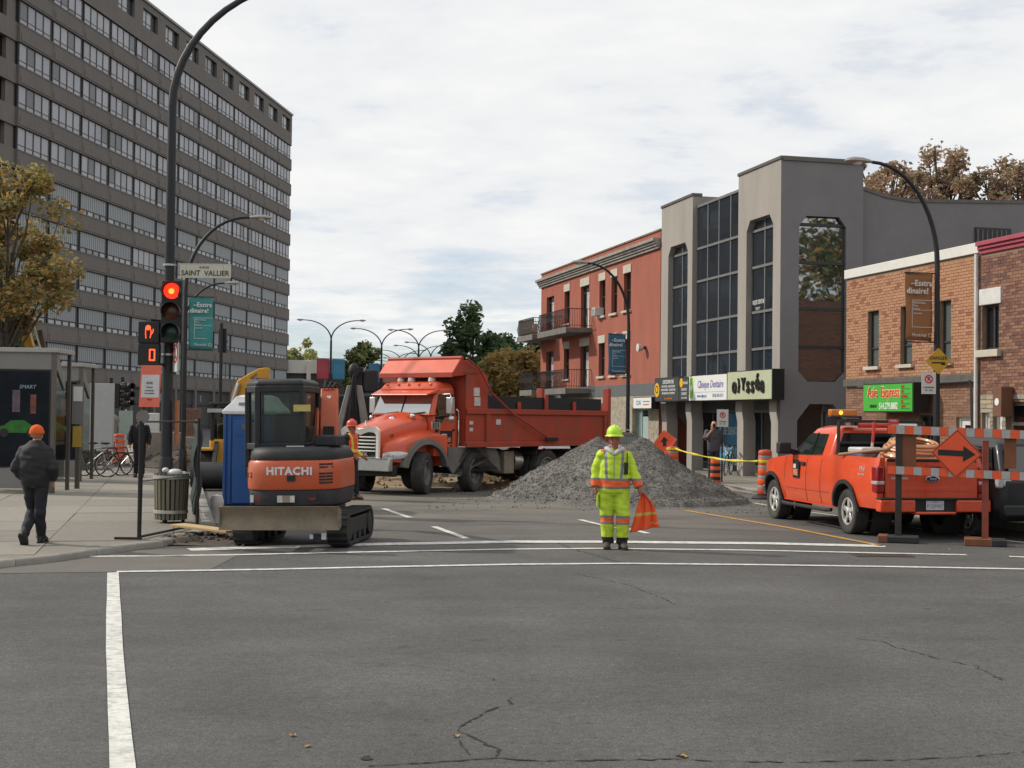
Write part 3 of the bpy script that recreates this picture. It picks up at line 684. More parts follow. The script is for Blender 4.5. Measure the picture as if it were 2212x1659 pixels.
# glazing strips in the piers
def glaze(par, x0, x1, z0, z1, zs, nv, y, chf=0.0, mt=M_GL_BLUE):
    xs = [x0 + (x1 - x0) * i / nv for i in range(nv + 1)]; zz = [z0] + [z for z in zs if z0 < z < z1] + [z1]
    mb = MB()
    for x in xs: mb.box(x - .03, x + .03, y - .06, y - .001, z0, z1)
    for z in zz: mb.box(x0, x1, y - .075, y - .004, z - .04, z + .04)
    fr = mb.build('glazing_frame', M_MULL, par, smooth=0); rr = random.Random(int(x0 * 10))
    for i in range(nv):
        for k in range(len(zz) - 1):
            m = MB(); t = rr.uniform(-.006, .006); s = rr.uniform(-.006, .006)
            a, b, c, d = xs[i] + .02, xs[i + 1] - .02, zz[k] + .03, zz[k + 1] - .03
            m.hexa([(a, y - .030 + t, c), (b, y - .030 - t, c), (b, y - .014 - t, c), (a, y - .014 + t, c)], [(a, y - .030 + t + s, d), (b, y - .030 - t + s, d), (b, y - .014 - t + s, d), (a, y - .014 + t + s, d)])
            m.build('pane', mt, fr, smooth=0)
    return fr
glaze(grey, xa0, xa1, 3.40, 8.2, ZR, 2, .24); glaze(grey, xc0, xc1, 3.40, 8.2, ZR, 2, .24)
cw = glaze(grey, XA + .02, XB - .02, 3.30, 9.36, ZR + (), 4, .22)
# dark floors behind the clear part and sloping roof light over the middle bay
mb = MB(); n = 4
for i in range(n + 1):
    x = XA + .04 + (XB - XA - .08) * i / n; mb.bar((x, .20, 9.36), (x, 1.3, 9.80), .05, .06)
mb.bar((XA, .2, 9.38), (XB, .2, 9.38), .07, .07); mb.bar((XA, 1.3, 9.81), (XB, 1.3, 9.81), .07, .07)
rl = mb.build('roof_light', M_MULL, grey, smooth=0)
M_GL_CLEAR = glassmat('skylight_glass', (0.05, 0.06, 0.07), .04, alpha_tr=(0.55, (0.75, 0.85, 0.9)))
for i in range(n):
    x0 = XA + .07 + (XB - XA - .08) * i / n; x1 = XA + .01 + (XB - XA - .08) * (i + 1) / n
    MB().quad((x0, .22, 9.39), (x1, .22, 9.39), (x1, 1.28, 9.81), (x0, 1.28, 9.81)).build('pane', M_GL_CLEAR, rl, smooth=0)
# ground floor arcade: deep piers with splayed heads, dark shop front behind
def pier(xc, w, depth=.45):
    mb = MB(); z = 2.62
    p = [(xc - w / 2, 0), (xc + w / 2, 0), (xc + w / 2, 1.85), (xc + w * .5 - .0, 1.85), (xc + w / 2 + .0, 2.05), (xc + w / 2, 2.3), (xc + w / 2, z - .005)]
    prof = [(-w / 2, 0), (w / 2, 0), (w / 2, 1.85), (w / 2 - .14, 2.2), (w / 2 - .14, z - .005), (-w / 2 - .16, z - .005), (-w / 2 - .16, 2.2), (-w / 2, 1.85)]
    MB().prism([(xc + a, b) for a, b in prof], .02, depth, 'xz').build('pier', M_GREY, grey, smooth=0, bevel=.012)
for px0, px1 in ((1430, 1440.5), (1484, 1494.5), (1593, 1605), (1666, 1680)):
    a, b = FG.X(px0, .02), FG.X(px1, .02); pier((a + b) / 2, max(.5, b - a))
mb = MB(); mb.quad((0, 1.5, 0), (WG - .2, 1.5, 0), (WG - .2, 1.5, .35), (0, 1.5, .35)); mb.quad((0, 0.1, 2.615), (WG - .1, 0.1, 2.615), (WG - .1, 2.9, 2.615), (0, 2.9, 2.615))
mb.box(0, WG - .2, 1.48, 1.6, 2.2, 2.615)
mb.build('shop_front', M_SLATE, grey, smooth=0)
M_GL_SHOP = glassmat('shop_glass', (0.016, 0.019, 0.02), .05)
glaze(grey, .05, WG - .3, .35, 2.2, (), 7, 1.55, mt=M_GL_SHOP)
# blue vinyl with lettering on the shop window
M_VINYL = mat('blue_vinyl', (0.055, 0.22, 0.37), 0.35, var=0.5, scale=1.6, dirt=(0.25, 0.45, 0.5), dscale=1.1, damt=0.7)
xa, xb = FG.X(1551, 1.47), FG.X(1606, 1.47)
_, zt = FG.p(1580, 997, 1.47); 
vin = MB().box(xa, xb + .9, 1.468, 1.472, .36, 2.14).build('window_vinyl', M_VINYL, grey, smooth=0)
tx, tz = FG.p(1573, 1027, 1.47)
for body, px, py, sz in (('QUE DENT', 1555, 931, .40), ('276-2111', 1557, 975, .46), ('URGENCE', 1580, 1000, .22)):
    x, z = FG.p(px, py, 1.46); text('lettering', body, sz, mat('pale_vinyl_print', (0.72, 0.80, 0.78), .5, var=0), vin, (x, 1.462, z), align='LEFT', sx=.8)
# long sign over the arcade
def osign(px0, px1, pyt, pyb, face, label, name='shop_sign'):
    return signbox(name, FG, px0, px1, pyt, pyb, -.42, .40, face, M_BLACK, label)
M_SGREY = mat('dark_grey_sign', (0.055, 0.060, 0.062), .5, var=.08); M_SGREEN = mat('pale_green_sign', (0.47, 0.50, 0.34), .45, var=.06, scale=3); M_YDISC = mat('yellow_print', (0.75, 0.42, 0.02), .5, var=0)
r, W, Hh = osign(1414, 1466.5, 817, 867.5, M_SGREY, 'dark grey clinic sign with yellow disc and white lettering')
MB().lathe([(.001, -.008), (.26, -.008), (.26, -.004), (.001, -.004)], 20, (.28, 0, Hh * .5), 'y').build('disc', M_YDISC, r); text('lettering', 'O', .42, M_INK, r, (.28, -.011, Hh * .5))
text('lettering', 'OSTEOPATHE', .19, M_WINK, r, (W * .58, -.008, Hh * .80), sx=.95, bold=.004)
for k, s in enumerate(('OSTEOPATHIE - KINESITHERAPIE', 'MASSOTHERAPIE - ACUPUNCTURE', 'NATUROPATHIE - NUTRITION')): text('lettering', s, .115, M_WINK, r, (W * .58, -.008, Hh * (.62 - .14 * k)), sx=.82)
text('lettering', 'sur rendez-vous', .12, M_ORINK, r, (W * .58, -.008, Hh * .14))
r, W, Hh = osign(1467.2, 1487.5, 815, 866.5, M_SGREY, 'narrow dark sign panel with yellow disc between grey and white signs')
MB().lathe([(.001, -.008), (.16, -.008), (.16, -.004), (.001, -.004)], 20, (.22, 0, Hh * .76), 'y').build('disc', M_YDISC, r)
text('lettering', 'dental', .17, M_WINK, r, (W * .68, -.008, Hh * .76)); text('lettering', 'URGENCE', .12, M_WINK, r, (W * .55, -.008, Hh * .48)); text('lettering', 'OUVERT', .14, M_WINK, r, (W * .55, -.008, Hh * .30)); text('lettering', 'soir et samedi', .09, M_WINK, r, (W * .55, -.008, Hh * .14))
r, W, Hh = osign(1488.2, 1570.5, 811.5, 865.5, M_SIGNW, 'white dental clinic sign with blue script and green emblem')
M_GRINK = mat('green_print', (0.22, 0.50, 0.06), .5, var=0); M_VIOLET = mat('violet_print', (0.18, 0.16, 0.42), .5, var=0)
MB().box(.09, .41, -.008, -.004, Hh * .12, Hh * .90).build('emblem', M_GRINK, r, smooth=0, bevel=.003)
MB().lathe([(.001, -.011), (.11, -.011), (.11, -.0085), (.001, -.0085)], 18, (.25, 0, Hh * .52), 'y').build('emblem', M_SIGNW, r)
for s_ in (.07, .415): MB().box(s_, s_ + .02, -.008, -.004, Hh * .25, Hh * .75).build('emblem', M_VIOLET, r, smooth=0)
text('lettering', 'Clinique Dentaire', .36, M_VIOLET, r, (W * .575, -.008, Hh * .62), sx=.88, shear=.2)
text('lettering', 'www.cdprp.ca', .15, M_BLUEINK, r, (W * .36, -.008, Hh * .20)); text('lettering', '(514) 276-2111', .15, M_BLUEINK, r, (W * .78, -.008, Hh * .20))
MB().box(W * .17, W * .95, -.008, -.005, Hh * .335, Hh * .345).build('print_line', M_BLUEINK, r, smooth=0)
r, W, Hh = osign(1571.2, 1667.5, 803, 863.5, M_SGREEN, 'pale green shop sign with raised black lettering')
for k, (ch, sz, dz) in enumerate(zip('o}Yssée', (.74, .46, .54, .74, .74, .74, .74), (0, .02, .02, 0, 0, .07, 0))): text('lettering', ch, sz, M_INK, r, (W * (.19 + .103 * k), -.03, Hh * .50 + dz), sx=.85, depth=.02, bold=.022)
# lettering on the pier window
x, z = FG.p(1636, 653, .18)
for b, dz, s in (('CLINIQUE DENTAIRE', 0, .20), ('________', -.10, .16), ('276-2111', -.2, .12)): text('lettering', b, s, M_WINK, grey, (x, .196, z + dz), sx=.62)
# side face
FS = Frame(FG.loc + FG.x * WG, RZ_ROW + R(90))
side = empty('side_face', (WG, 0, 0), R(90), parent=grey)
P = lambda x, y: FS.p(1626.5 + x * .3432, 271 + y * .3432)
hole = [P(*q) for q in ((335, 1612), (535, 1615), (580, 1565), (588, 632), (545, 576), (340, 571), (292, 625), (285, 1560))]
hz0 = sum(hole[i][1] for i in (0, 1)) / 2; hz1 = sum(hole[i][1] for i in (4, 5)) / 2
h0, h1 = sum(hole[i][0] for i in (6, 7)) / 2, sum(hole[i][0] for i in (2, 3)) / 2
hole = chamfered(h0, h1, hz0, hz1, .30, .30)
XS = FS.X(1862)
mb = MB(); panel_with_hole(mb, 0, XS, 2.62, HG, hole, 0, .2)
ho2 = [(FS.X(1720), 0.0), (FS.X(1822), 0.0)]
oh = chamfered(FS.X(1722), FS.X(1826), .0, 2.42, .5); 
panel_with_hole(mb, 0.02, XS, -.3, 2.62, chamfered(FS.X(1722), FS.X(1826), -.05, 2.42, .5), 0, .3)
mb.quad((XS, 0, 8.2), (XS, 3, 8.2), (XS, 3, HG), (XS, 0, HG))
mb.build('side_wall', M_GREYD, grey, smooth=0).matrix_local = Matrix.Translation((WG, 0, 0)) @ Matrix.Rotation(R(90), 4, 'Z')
SM = Matrix.Translation((WG, 0, 0)) @ Matrix.Rotation(R(90), 4, 'Z')
bpy.data.objects.remove(side)
o = MB().box(.04, XS + .03, -.045, .3, HG - .03, HG + .099).build('parapet_flashing', M_FLASH, grey, smooth=0); o.matrix_local = SM
M_MIRROR = glassmat('reflective_side_glass', (0.03, 0.032, 0.035), .02, wav=.10); M_MIRROR.node_tree.nodes['Principled BSDF'].inputs['IOR'].default_value = 2.6
zs = [P(440, y)[1] for y in (1395, 1155, 865, 625)]
mb = MB(); zz = [hz0] + zs + [hz1]
for z in zz[1:-1]: mb.box(h0, h1, .08, .16, z - .045, z + .045)
for i in range(len(hole)):
    a, b = hole[i], hole[(i + 1) % len(hole)]; mb.bar((a[0], .13, a[1]), (b[0], .13, b[1]), .06, .06)
fr = mb.build('glazing_frame', M_WFRAME, grey, smooth=0); fr.matrix_local = SM
for k in range(len(zz) - 1):
    z0, z1 = zz[k], zz[k + 1]; c = .30
    if k == 0: poly = [(h0 + c, z0), (h1 - c, z0), (h1, z0 + c), (h1, z1), (h0, z1), (h0, z0 + c)]
    elif k == len(zz) - 2: poly = [(h0, z0), (h1, z0), (h1, z1 - c), (h1 - c, z1), (h0 + c, z1), (h0, z1 - c)]
    else: poly = [(h0, z0), (h1, z0), (h1, z1), (h0, z1)]
    MB().prism(poly, .145, .155).build('pane', M_MIRROR, fr, smooth=0)
o = MB().box(FS.X(1722) - .2, FS.X(1826) + .2, .28, .30, 0, 2.5).build('pane', M_GL_SHOP, grey, smooth=0); o.matrix_local = SM
# lower rear wing
tops = [(1863, 410), (1915, 428), (1970, 437), (2212, 440), (2700, 446)]
pts = [FS.p(a, b, .25) for a, b in tops]
poly = [(pts[0][0] - .35, 0.0)] + [(pts[-1][0], 0.0)] + list(reversed(pts)) + [(pts[0][0] - .35, pts[0][1] + .06)]
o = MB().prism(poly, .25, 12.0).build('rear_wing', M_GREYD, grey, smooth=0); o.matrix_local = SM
mb = MB()
for a, b in zip(pts, pts[1:]): mb.bar((a[0], .30, a[1] + .05), (b[0], .30, b[1] + .05), .16, .10)
o = mb.build('parapet_flashing', M_FLASH, grey, smooth=0); o.matrix_local = SM
xa, za = FS.p(2105, 491, .25); xb, zb = FS.p(2182, 529, .25)
mb = MB(); mb.box(xa, xb, .19, .248, zb - .3, za)
lv = mb.build('louvre_window', M_WFRAME, grey, smooth=0); lv.matrix_local = SM
for k in range(7): MB().box(xa + .06 + k * (xb - xa - .1) / 7, xa + .10 + k * (xb - xa - .1) / 7, .17, .189, zb - .25, za - .06).build('slat', M_SOFFIT, lv, smooth=0)
mb = MB(); shell(mb, 0.01, WG - .26, 1.62, 11.9, 0, 8.1, True); mb.build('core', M_SLATE, grey, smooth=0)

# ------------------------------------------------------------------ peach brick shop with green sign
U0 = 34.16; FP = Frame(row_loc(U0), RZ_ROW); LP = U0 - 27.80; HP = 5.95
peach = empty('peach_brick_shop', row_loc(U0), RZ_ROW, 'two storey peach brick shop with white coping and narrow windows', 'building')
M_MORT = mat('mortar', (0.25, 0.18, 0.125), .95, var=.15, scale=5, bump=.3)
wx = []
for px0, px1, yt, yb in ((1875.5, 1899.5, 672.5, 790), (1946, 1971.5, 662, 786), (2030, 2055.5, 648.5, 782)):
    a, zt = FP.p(px0, yt); b, _ = FP.p(px1, yt); _, zb = FP.p((px0 + px1) / 2, yb); wx.append((a, b))
ZT, ZB = FP.p(1960, 661)[1], FP.p(1960, 787)[1]
holes = [(a, b, ZB, ZT) for a, b in wx]
band_t, band_b = FP.p(1900, 817)[1], FP.p(1900, 833)[1]
dx0, dx1 = FP.X(2066), FP.X(2099); sx0, sx1 = FP.X(1836), FP.X(1863)
gh = [(dx0, dx1, .02, FP.p(2080, 901)[1]), (FP.X(1838), FP.X(1862), 1.3, FP.p(1850, 899)[1]), (FP.X(1985), FP.X(2022), .9, FP.p(2000, 897)[1])]
mb = MB(); holed_wall(mb, 0, LP, 0, HP, holes + gh, 0, .2); mb.build('wall', M_MORT, peach, smooth=0)
M_SBR = mat('side_brick', (.2, .1, .06), .9, var=0); t = M_SBR.node_tree; tcn = N(t, 'ShaderNodeTexCoord'); mpn = N(t, 'ShaderNodeMapping'); mpn.inputs['Rotation'].default_value = (0, R(90), R(90)); t.links.new(tcn.outputs['Object'], mpn.inputs[0]); brk = N(t, 'ShaderNodeTexBrick', i_Scale=1.0)
for k, v in (('Brick Width', .22), ('Row Height', .075), ('Mortar Size', .008), ('Color1', (.23, .10, .06, 1)), ('Color2', (.15, .07, .045, 1)), ('Mortar', (.12, .09, .07, 1))): brk.inputs[k].default_value = v
t.links.new(mpn.outputs[0], brk.inputs['Vector']); t.links.new(brk.outputs['Color'], t.nodes['Principled BSDF'].inputs['Base Color'])
mb = MB(); shell(mb, 0, LP, 0, 14, 0, HP); mb.build('side_walls', M_SBR, peach, smooth=0)
PE = [(0.40, 0.205, 0.112), (0.38, 0.19, 0.104), (0.42, 0.222, 0.125), (0.36, 0.175, 0.097), (0.39, 0.21, 0.12), (0.41, 0.21, 0.115), (0.27, 0.105, 0.065), (0.385, 0.20, 0.112), (0.40, 0.21, 0.12), (0.37, 0.185, 0.10)]
brick_wall(peach, 0, LP, band_t + .02, HP - .24, holes, PE, 'peach_brick', key=lambda c: -c[0] + abs(c[2] - 4.6) * .6)
brick_wall(peach, 0, LP, 0.02, band_b - .02, gh, [(0.22, 0.115, 0.07), (0.25, 0.13, 0.08), (0.19, 0.10, 0.065), (0.27, 0.15, 0.095)], 'brown_brick', n_single=0, bw=.30, bh=.055)
MB().box(-.05, LP + .02, -.06, .3, HP - .21, HP + .03).build('coping', mat('white_coping', (0.66, 0.65, 0.61), .5, var=.05), peach, smooth=0, bevel=.01)
MB().box(0, LP, -.10, -.001, band_b, band_t).build('fascia', M_FLASH, peach, smooth=0, bevel=.01)
MB().tube([(.9, -.13, band_b - .03), (LP - .2, -.13, band_b + .02), (LP - .12, -.13, band_b - .1), (LP - .12, -.06, .1)], .03, 6).build('conduit', M_WFRAME, peach)
for a, b in wx: window(peach, a, b, ZB, ZT, .16, bars=(.33,), sill=(.10, .09), fw=.045, glass=glassmat('curtained_glass', (0.10, 0.12, 0.115), .06))
door(peach, dx0, dx1, .02, gh[0][3], .15, M_WWHITE, glass=(.15, .9, .12))
for h in gh[1:]: window(peach, h[0], h[1], h[2], h[3], .15, bars=(), vbars=(.5,))
MB().tube([(LP - .03, -.07, 0.1), (LP - .03, -.07, HP - .24)], .045, 8).build('downspout', M_WWHITE, peach)
M_SG = mat('green_sign_face', (0.07, 0.40, 0.055), .4, var=.05, scale=2)
r, W, Hh = signbox('restaurant_sign', FP, 1864.5, 1972, 829.5, 891, -.60, .42, M_SG, M_BLACK, 'bright green restaurant sign with red and white lettering on brick shop')
M_CREAM = mat('cream_print', (0.75, 0.62, 0.30), .5, var=0)
text('lettering', 'Asie  Express', .36, M_CREAM, r, (W * .43, -.006, Hh * .68), sx=.72, bold=.03); text('lettering', 'Asie  Express', .36, M_REDINK, r, (W * .43, -.014, Hh * .68), sx=.80, bold=.004)
text('lettering', '514.279.8882', .22, M_WINK, r, (W * .53, -.006, Hh * .21), sx=.72, bold=.006); text('lettering', 'LIVRAISON', .11, M_INK, r, (W * .22, -.006, Hh * .21), sx=.65)
for k, s in enumerate(('SUSHI', 'THAI', 'VIETNAMIEN', 'BBQ', 'CHINOIS')):
    text('lettering', s, .10, M_REDINK, r, (W * .78, -.006, Hh * (.86 - .165 * k)), align='LEFT', sx=.55); MB().box(W * .77, W * .95, -.007, -.005, Hh * (.775 - .165 * k), Hh * (.79 - .165 * k)).build('print_line', M_INK, r, smooth=0)

# ------------------------------------------------------------------ darker brick shop with pink cornice
U1 = 27.78; FK = Frame(row_loc(U1), RZ_ROW); LK = 8.0; HK = 6.0
pink = empty('dark_brick_shop', row_loc(U1), RZ_ROW, 'brown brick shop with pink cornice and pale stone ground floor', 'building')
a, ZT = FK.p(2122.5, 660); b, ZB = FK.p(2158.5, 754); zst = FK.p(2140, 852)[1]
kw = [(a, b, ZB, ZT), (a + 2.4, b + 2.4, ZB, ZT)]
kd = [(FK.X(2121), FK.X(2139), .05, FK.p(2130, 892)[1]), (FK.X(2146), FK.X(2166), .05, FK.p(2155, 890)[1]), (FK.X(2174), FK.X(2240), .5, FK.p(2200, 868)[1])]
mb = MB(); holed_wall(mb, 0, LK, 0, HK, kw + kd, 0, .22); shell(mb, 0, LK, 0, 14, 0, HK); mb.build('wall', M_MORT, pink, smooth=0)
BK = [(0.20, 0.095, 0.065), (0.165, 0.075, 0.055), (0.235, 0.12, 0.08), (0.13, 0.065, 0.055), (0.255, 0.14, 0.09)]
brick_wall(pink, 0.06, LK, zst + .02, HK - .34, kw, BK, 'dark_brick', key=lambda c: c[0] + abs(c[2] - 4.4) * .5, n_single=290)
brick_wall(pink, 0.06, LK, 0.02, zst, kd, [(0.33, 0.29, 0.22), (0.27, 0.24, 0.185), (0.37, 0.31, 0.21), (0.30, 0.275, 0.23)], 'ledge_stone', n_single=120, bw=.42, bh=.085, g=.012, proud=.022, key=lambda c: c[0])
M_PINK = mat('pink_paint', (0.34, 0.06, 0.09), .6, var=.12, scale=3)
for z0, z1, d in ((HK - .30, HK - .21, .05), (HK - .206, HK - .13, .10), (HK - .126, HK - .03, .15)): MB().box(0.02, LK, -d, .2, z0, z1).build('cornice_board', M_PINK, pink, smooth=0, bevel=.008)
for (a, b, c, d) in kw:
    w_ = window(pink, a, b, c, d, .16, frame=M_WFRAME, bars=(), vbars=(.5,), sill=(.12, .16)); MB().box(a - .10, b + .10, -.04, .1, d + .002, d + .36).build('lintel', M_WWHITE, w_, smooth=0, bevel=.012)
for (a, b, c, d) in kd[:2]: door(pink, a, b, c, d, .16, M_WWHITE, glass=(.12, .25, .12))
h = kd[2]; window(pink, h[0], h[1], h[2], h[3], .16, frame=mat('taupe_frame', (0.26, 0.225, 0.17), .6), bars=(.75,), vbars=(.5,), fw=.08)
bx = empty('wall_box_sign', FK.loc + FK.x * FK.X(2155, -.3) + FK.y * -.16 + Vector((0, 0, FK.p(2155, 868, -.3)[1])), RZ_ROW, 'small brown box sign projecting from the stone shop wall', 'sign')
MB().box(-.16, .16, -.16, .13, -.32, .32).build('box', mat('brown_paint', (0.16, 0.075, 0.045), .6), bx, bevel=.01); MB().lathe([(.001, -.166), (.08, -.166), (.08, -.161), (.001, -.161)], 14, (0, 0, 0), 'y').build('emblem', M_WINK, bx)
# ------------------------------------------------------------------ long office slab on the left
_d = ray(1470, 903); E2 = Vector((_d.x, _d.y, 0)).normalized()
Zl = 114.0; _r = ray(30, 700); TL = Vector((_r.x / _r.y * Zl, Zl, 0))
RZT = math.atan2(E2.y, E2.x); FT = Frame(TL, RZT)
NB = 13; LT = FT.X(621); BAY = LT / NB
tower = empty('office_slab', TL, RZT, 'long grey concrete office block with ribbon windows on ten storeys', 'building')
M_TCON = mat('brown_grey_concrete', (0.178, 0.158, 0.142), .9, var=.10, scale=.25, dirt=(0.118, 0.104, 0.097), dscale=.25, damt=.7, fine=.10, bscale=2.5, stretch=(1, 1, .3))
M_TDARK = mat('dark_window_mullion', (0.045, 0.043, 0.046), .6, var=.1)
M_TPANE = randmat('tower_pane', [(0.33, 0.325, 0.355), (0.35, 0.345, 0.37), (0.31, 0.31, 0.335), (0.36, 0.355, 0.38), (0.28, 0.28, 0.305), (0.34, 0.335, 0.36), (0.32, 0.32, 0.345), (0.33, 0.33, 0.35), (0.10, 0.10, 0.11)], rough=.35, bump=0)
M_TPALE = randmat('tower_low_pane', [(0.42, 0.43, 0.44), (0.36, 0.37, 0.385), (0.40, 0.405, 0.42), (0.20, 0.205, 0.21)], rough=.35, bump=0)
def blinds():
    m = mat('vertical_blinds', (0.33, 0.345, 0.35), .5, var=0); t = m.node_tree; b = t.nodes['Principled BSDF']
    tc = N(t, 'ShaderNodeTexCoord'); wv = N(t, 'ShaderNodeTexWave', wave_type='BANDS', bands_direction='X', i_Scale=.75, i_Distortion=.6, i_Detail=2.0); t.links.new(tc.outputs['Object'], wv.inputs['Vector'])
    cr = N(t, 'ShaderNodeValToRGB'); cr.color_ramp.elements[0].color = (0.10, 0.105, 0.11, 1); cr.color_ramp.elements[0].position = .12; cr.color_ramp.elements[1].color = (0.31, 0.325, 0.335, 1); cr.color_ramp.elements[1].position = .42
    t.links.new(wv.outputs['Fac'], cr.inputs[0]); t.links.new(cr.outputs[0], b.inputs['Base Color']); return m
M_BLIND = blinds()
TOPZ = 43.9; rows = [39.4 - 3.5 * k for k in range(10)]; WH = 1.92
# dark recess behind all the glazing, end walls and roof
mb = MB(); shell(mb, 0, LT, .36, 16, 0, TOPZ - .3, True); mb.build('core', M_TDARK, tower, smooth=0)
mb = MB(); mb.box(-.1, LT + .1, -.15, 16.2, TOPZ - .25, TOPZ).build('roof_edge', mat('pale_flashing', (0.30, 0.29, 0.28), .6), tower, smooth=0)
# top storey wall with small windows
hs = []
for i in range(NB):
    x = i * BAY; hs.append((x + BAY * .22, x + BAY * .86, 41.15, 42.95))
mb = MB(); holed_wall(mb, 0, LT, rows[0] + .02, TOPZ - .26, hs, .0, .30); mb.quad((LT, 0, rows[0]), (LT, 16, rows[0]), (LT, 16, TOPZ - .3), (LT, 0, TOPZ - .3)); mb.build('top_wall', M_TCON, tower, smooth=0)
pane_top = MB().box(0, 1, 0, .05, 0, 1)
def panemesh(w_, h_, mt): return MB().box(0, w_, 0, .05, 0, h_).mesh('pane', mt, smooth=0)
pm_top = panemesh(BAY * .42 - .1, 1.7, M_TPALE)
for (a, b, c, d) in hs:
    w_ = MB().box(a, b, .20, .28, c, c + .10).box(a, a + .1, .20, .28, c + .1, d).box(a + BAY * .42, a + BAY * .45, .20, .28, c + .1, d).box(a + BAY * .20, a + BAY * .22, .20, .28, c + .1, d).box(a + .1, a + BAY * .42, .21, .27, c + .5, c + .56).build('window', M_TDARK, tower, smooth=0)
    meshobj('pane', pm_top, w_, (a + .1, .24, c + .1))
# storeys: spandrel panels, piers and ribbon windows
sp_me = {}
def spandrel(h):
    if h not in sp_me:
        m = MB(); g = .035
        m.box(g, BAY - g, 0, .5, 0, h); m.box(g + .25, BAY - g - .25, -.045, 0, h * .10, h * .50); m.box(g, BAY - g, -.03, 0, h - .12, h)
        sp_me[h] = m.mesh('spandrel', M_TCON, smooth=0)
    return sp_me[h]
PW = (BAY - .46) / 4
pm4 = panemesh(PW - .20, WH - .50, M_TPANE); pm4b = panemesh(PW - .20, .34, M_TPANE)
pmB = panemesh(BAY - .62, WH - .52, M_BLIND); pmS = panemesh(PW - .38, .38, M_TPALE)
fr_me = {}
def frame_mesh(kind):
    if kind not in fr_me:
        m = MB(); x0 = .23
        for k in range(5): m.box(x0 + k * PW - .09, x0 + k * PW + .09, .14, .30, 0, WH) if kind == 0 or k in (0, 4) else m.box(x0 + k * PW - .10, x0 + k * PW + .10, .14, .30, 0, .46)
        m.box(0.23, BAY - .23, .145, .295, .40, .46); m.box(.23, BAY - .23, .145, .295, WH - .07, WH); m.box(.23, BAY - .23, .145, .295, 0, .05)
        fr_me[kind] = m.mesh('window', M_TDARK, smooth=0)
    return fr_me[kind]
rr = random.Random(21); singles = 0; spill = {}
cells = [(k, i) for k in range(10) for i in range(NB)]
for k, zt in enumerate(rows):
    zb = zt - WH
    for i in range(NB):
        x = i * BAY; low = k >= 5
        w_ = meshobj('window', fr_me.get(1 if low else 0) or frame_mesh(1 if low else 0), tower, (x, 0, zb))
        single = (i < 7)      # the bays that show largest
        if low and rr.random() > .06:
            items = [(pmB, .31, .50)] + [(pmS, .23 + j * PW + .19, .06) for j in range(4)]
        else: items = [(pm4, .23 + j * PW + .10, .46) for j in range(4)] + [(pm4b, .23 + j * PW + .10, .06) for j in range(4)]
        for me, dx, dz in items:
            if me in (pm4, pmB) and singles < 295 and single:
                meshobj('pane', me, w_, (dx, .17, dz)); singles += 1
            else: spill.setdefault(me, []).append((x + dx, .17, zb + dz))
for me, ps in spill.items():
    m = MB()
    for p in ps: m.add([Vector(v.co) + Vector(p) for v in me.vertices], [tuple(q.vertices) for q in me.polygons])
    m.build('panes', me.materials[0], tower, smooth=0, kind='stuff')
for k, zt in enumerate(rows):
    zb = zt - WH; zn = rows[k + 1] if k < 9 else zb - 1.58
    h = round(zb - zn, 3)
    for i in range(NB): meshobj('spandrel', spandrel(h), tower, (i * BAY, 0, zn))
# end wall at the far right, ribbed
for k, zt in enumerate(rows):
    zb = zt - WH; MB().box(LT, LT + .14, .02, 16, zb - 1.58, zb).build('end_spandrel', M_TCON, tower, smooth=0)
# near end: concrete return with recessed windows
mb = MB()
for k, zt in enumerate(rows + [rows[0] + 3.5]):
    zb = zt - WH; mb.box(-26, -.02, .25, .75, zb - 1.58, zb); mb.box(-1.5, -.02, .40, .76, zb, zt)
    mb.box(-9, -8, .40, .76, zb, zt); mb.box(-17, -16, .4, .76, zb, zt)
mb.box(-26, -.02, .25, .75, rows[0] + 3.5, TOPZ)
mb.build('end_wall', M_TCON, tower, smooth=0)
mb = MB(); shell(mb, -26, -.02, .8, 16, 0, TOPZ - .4, True); mb.build('end_core', M_GL_DARK, tower, smooth=0)
# ground storey: columns, dark wall panels and glass
zg = rows[9] - WH - 1.58
for i in range(NB + 1): MB().box(i * BAY - .28, i * BAY + .28, .0 - .05, .54, 0, zg - .01).build('column', M_TCON, tower, smooth=0)
M_TBASE = mat('dark_ground_floor_panel', (0.055, 0.052, 0.05), .7, var=.2, scale=.4)
for i in range(NB):
    MB().box(i * BAY + .3, (i + 1) * BAY - .3, .30, .5, .4, 2.6).build('base_panel', M_TBASE, tower, smooth=0)
    MB().box(i * BAY + .3, (i + 1) * BAY - .3, .25, .5, 2.75, zg - .05).build('base_panel', M_TBASE, tower, smooth=0)
    if i % 2: MB().box(i * BAY + 2.0, i * BAY + 2.5, .20, .245, 3.1, 3.9).build('vent', M_TPALE, tower, smooth=0)
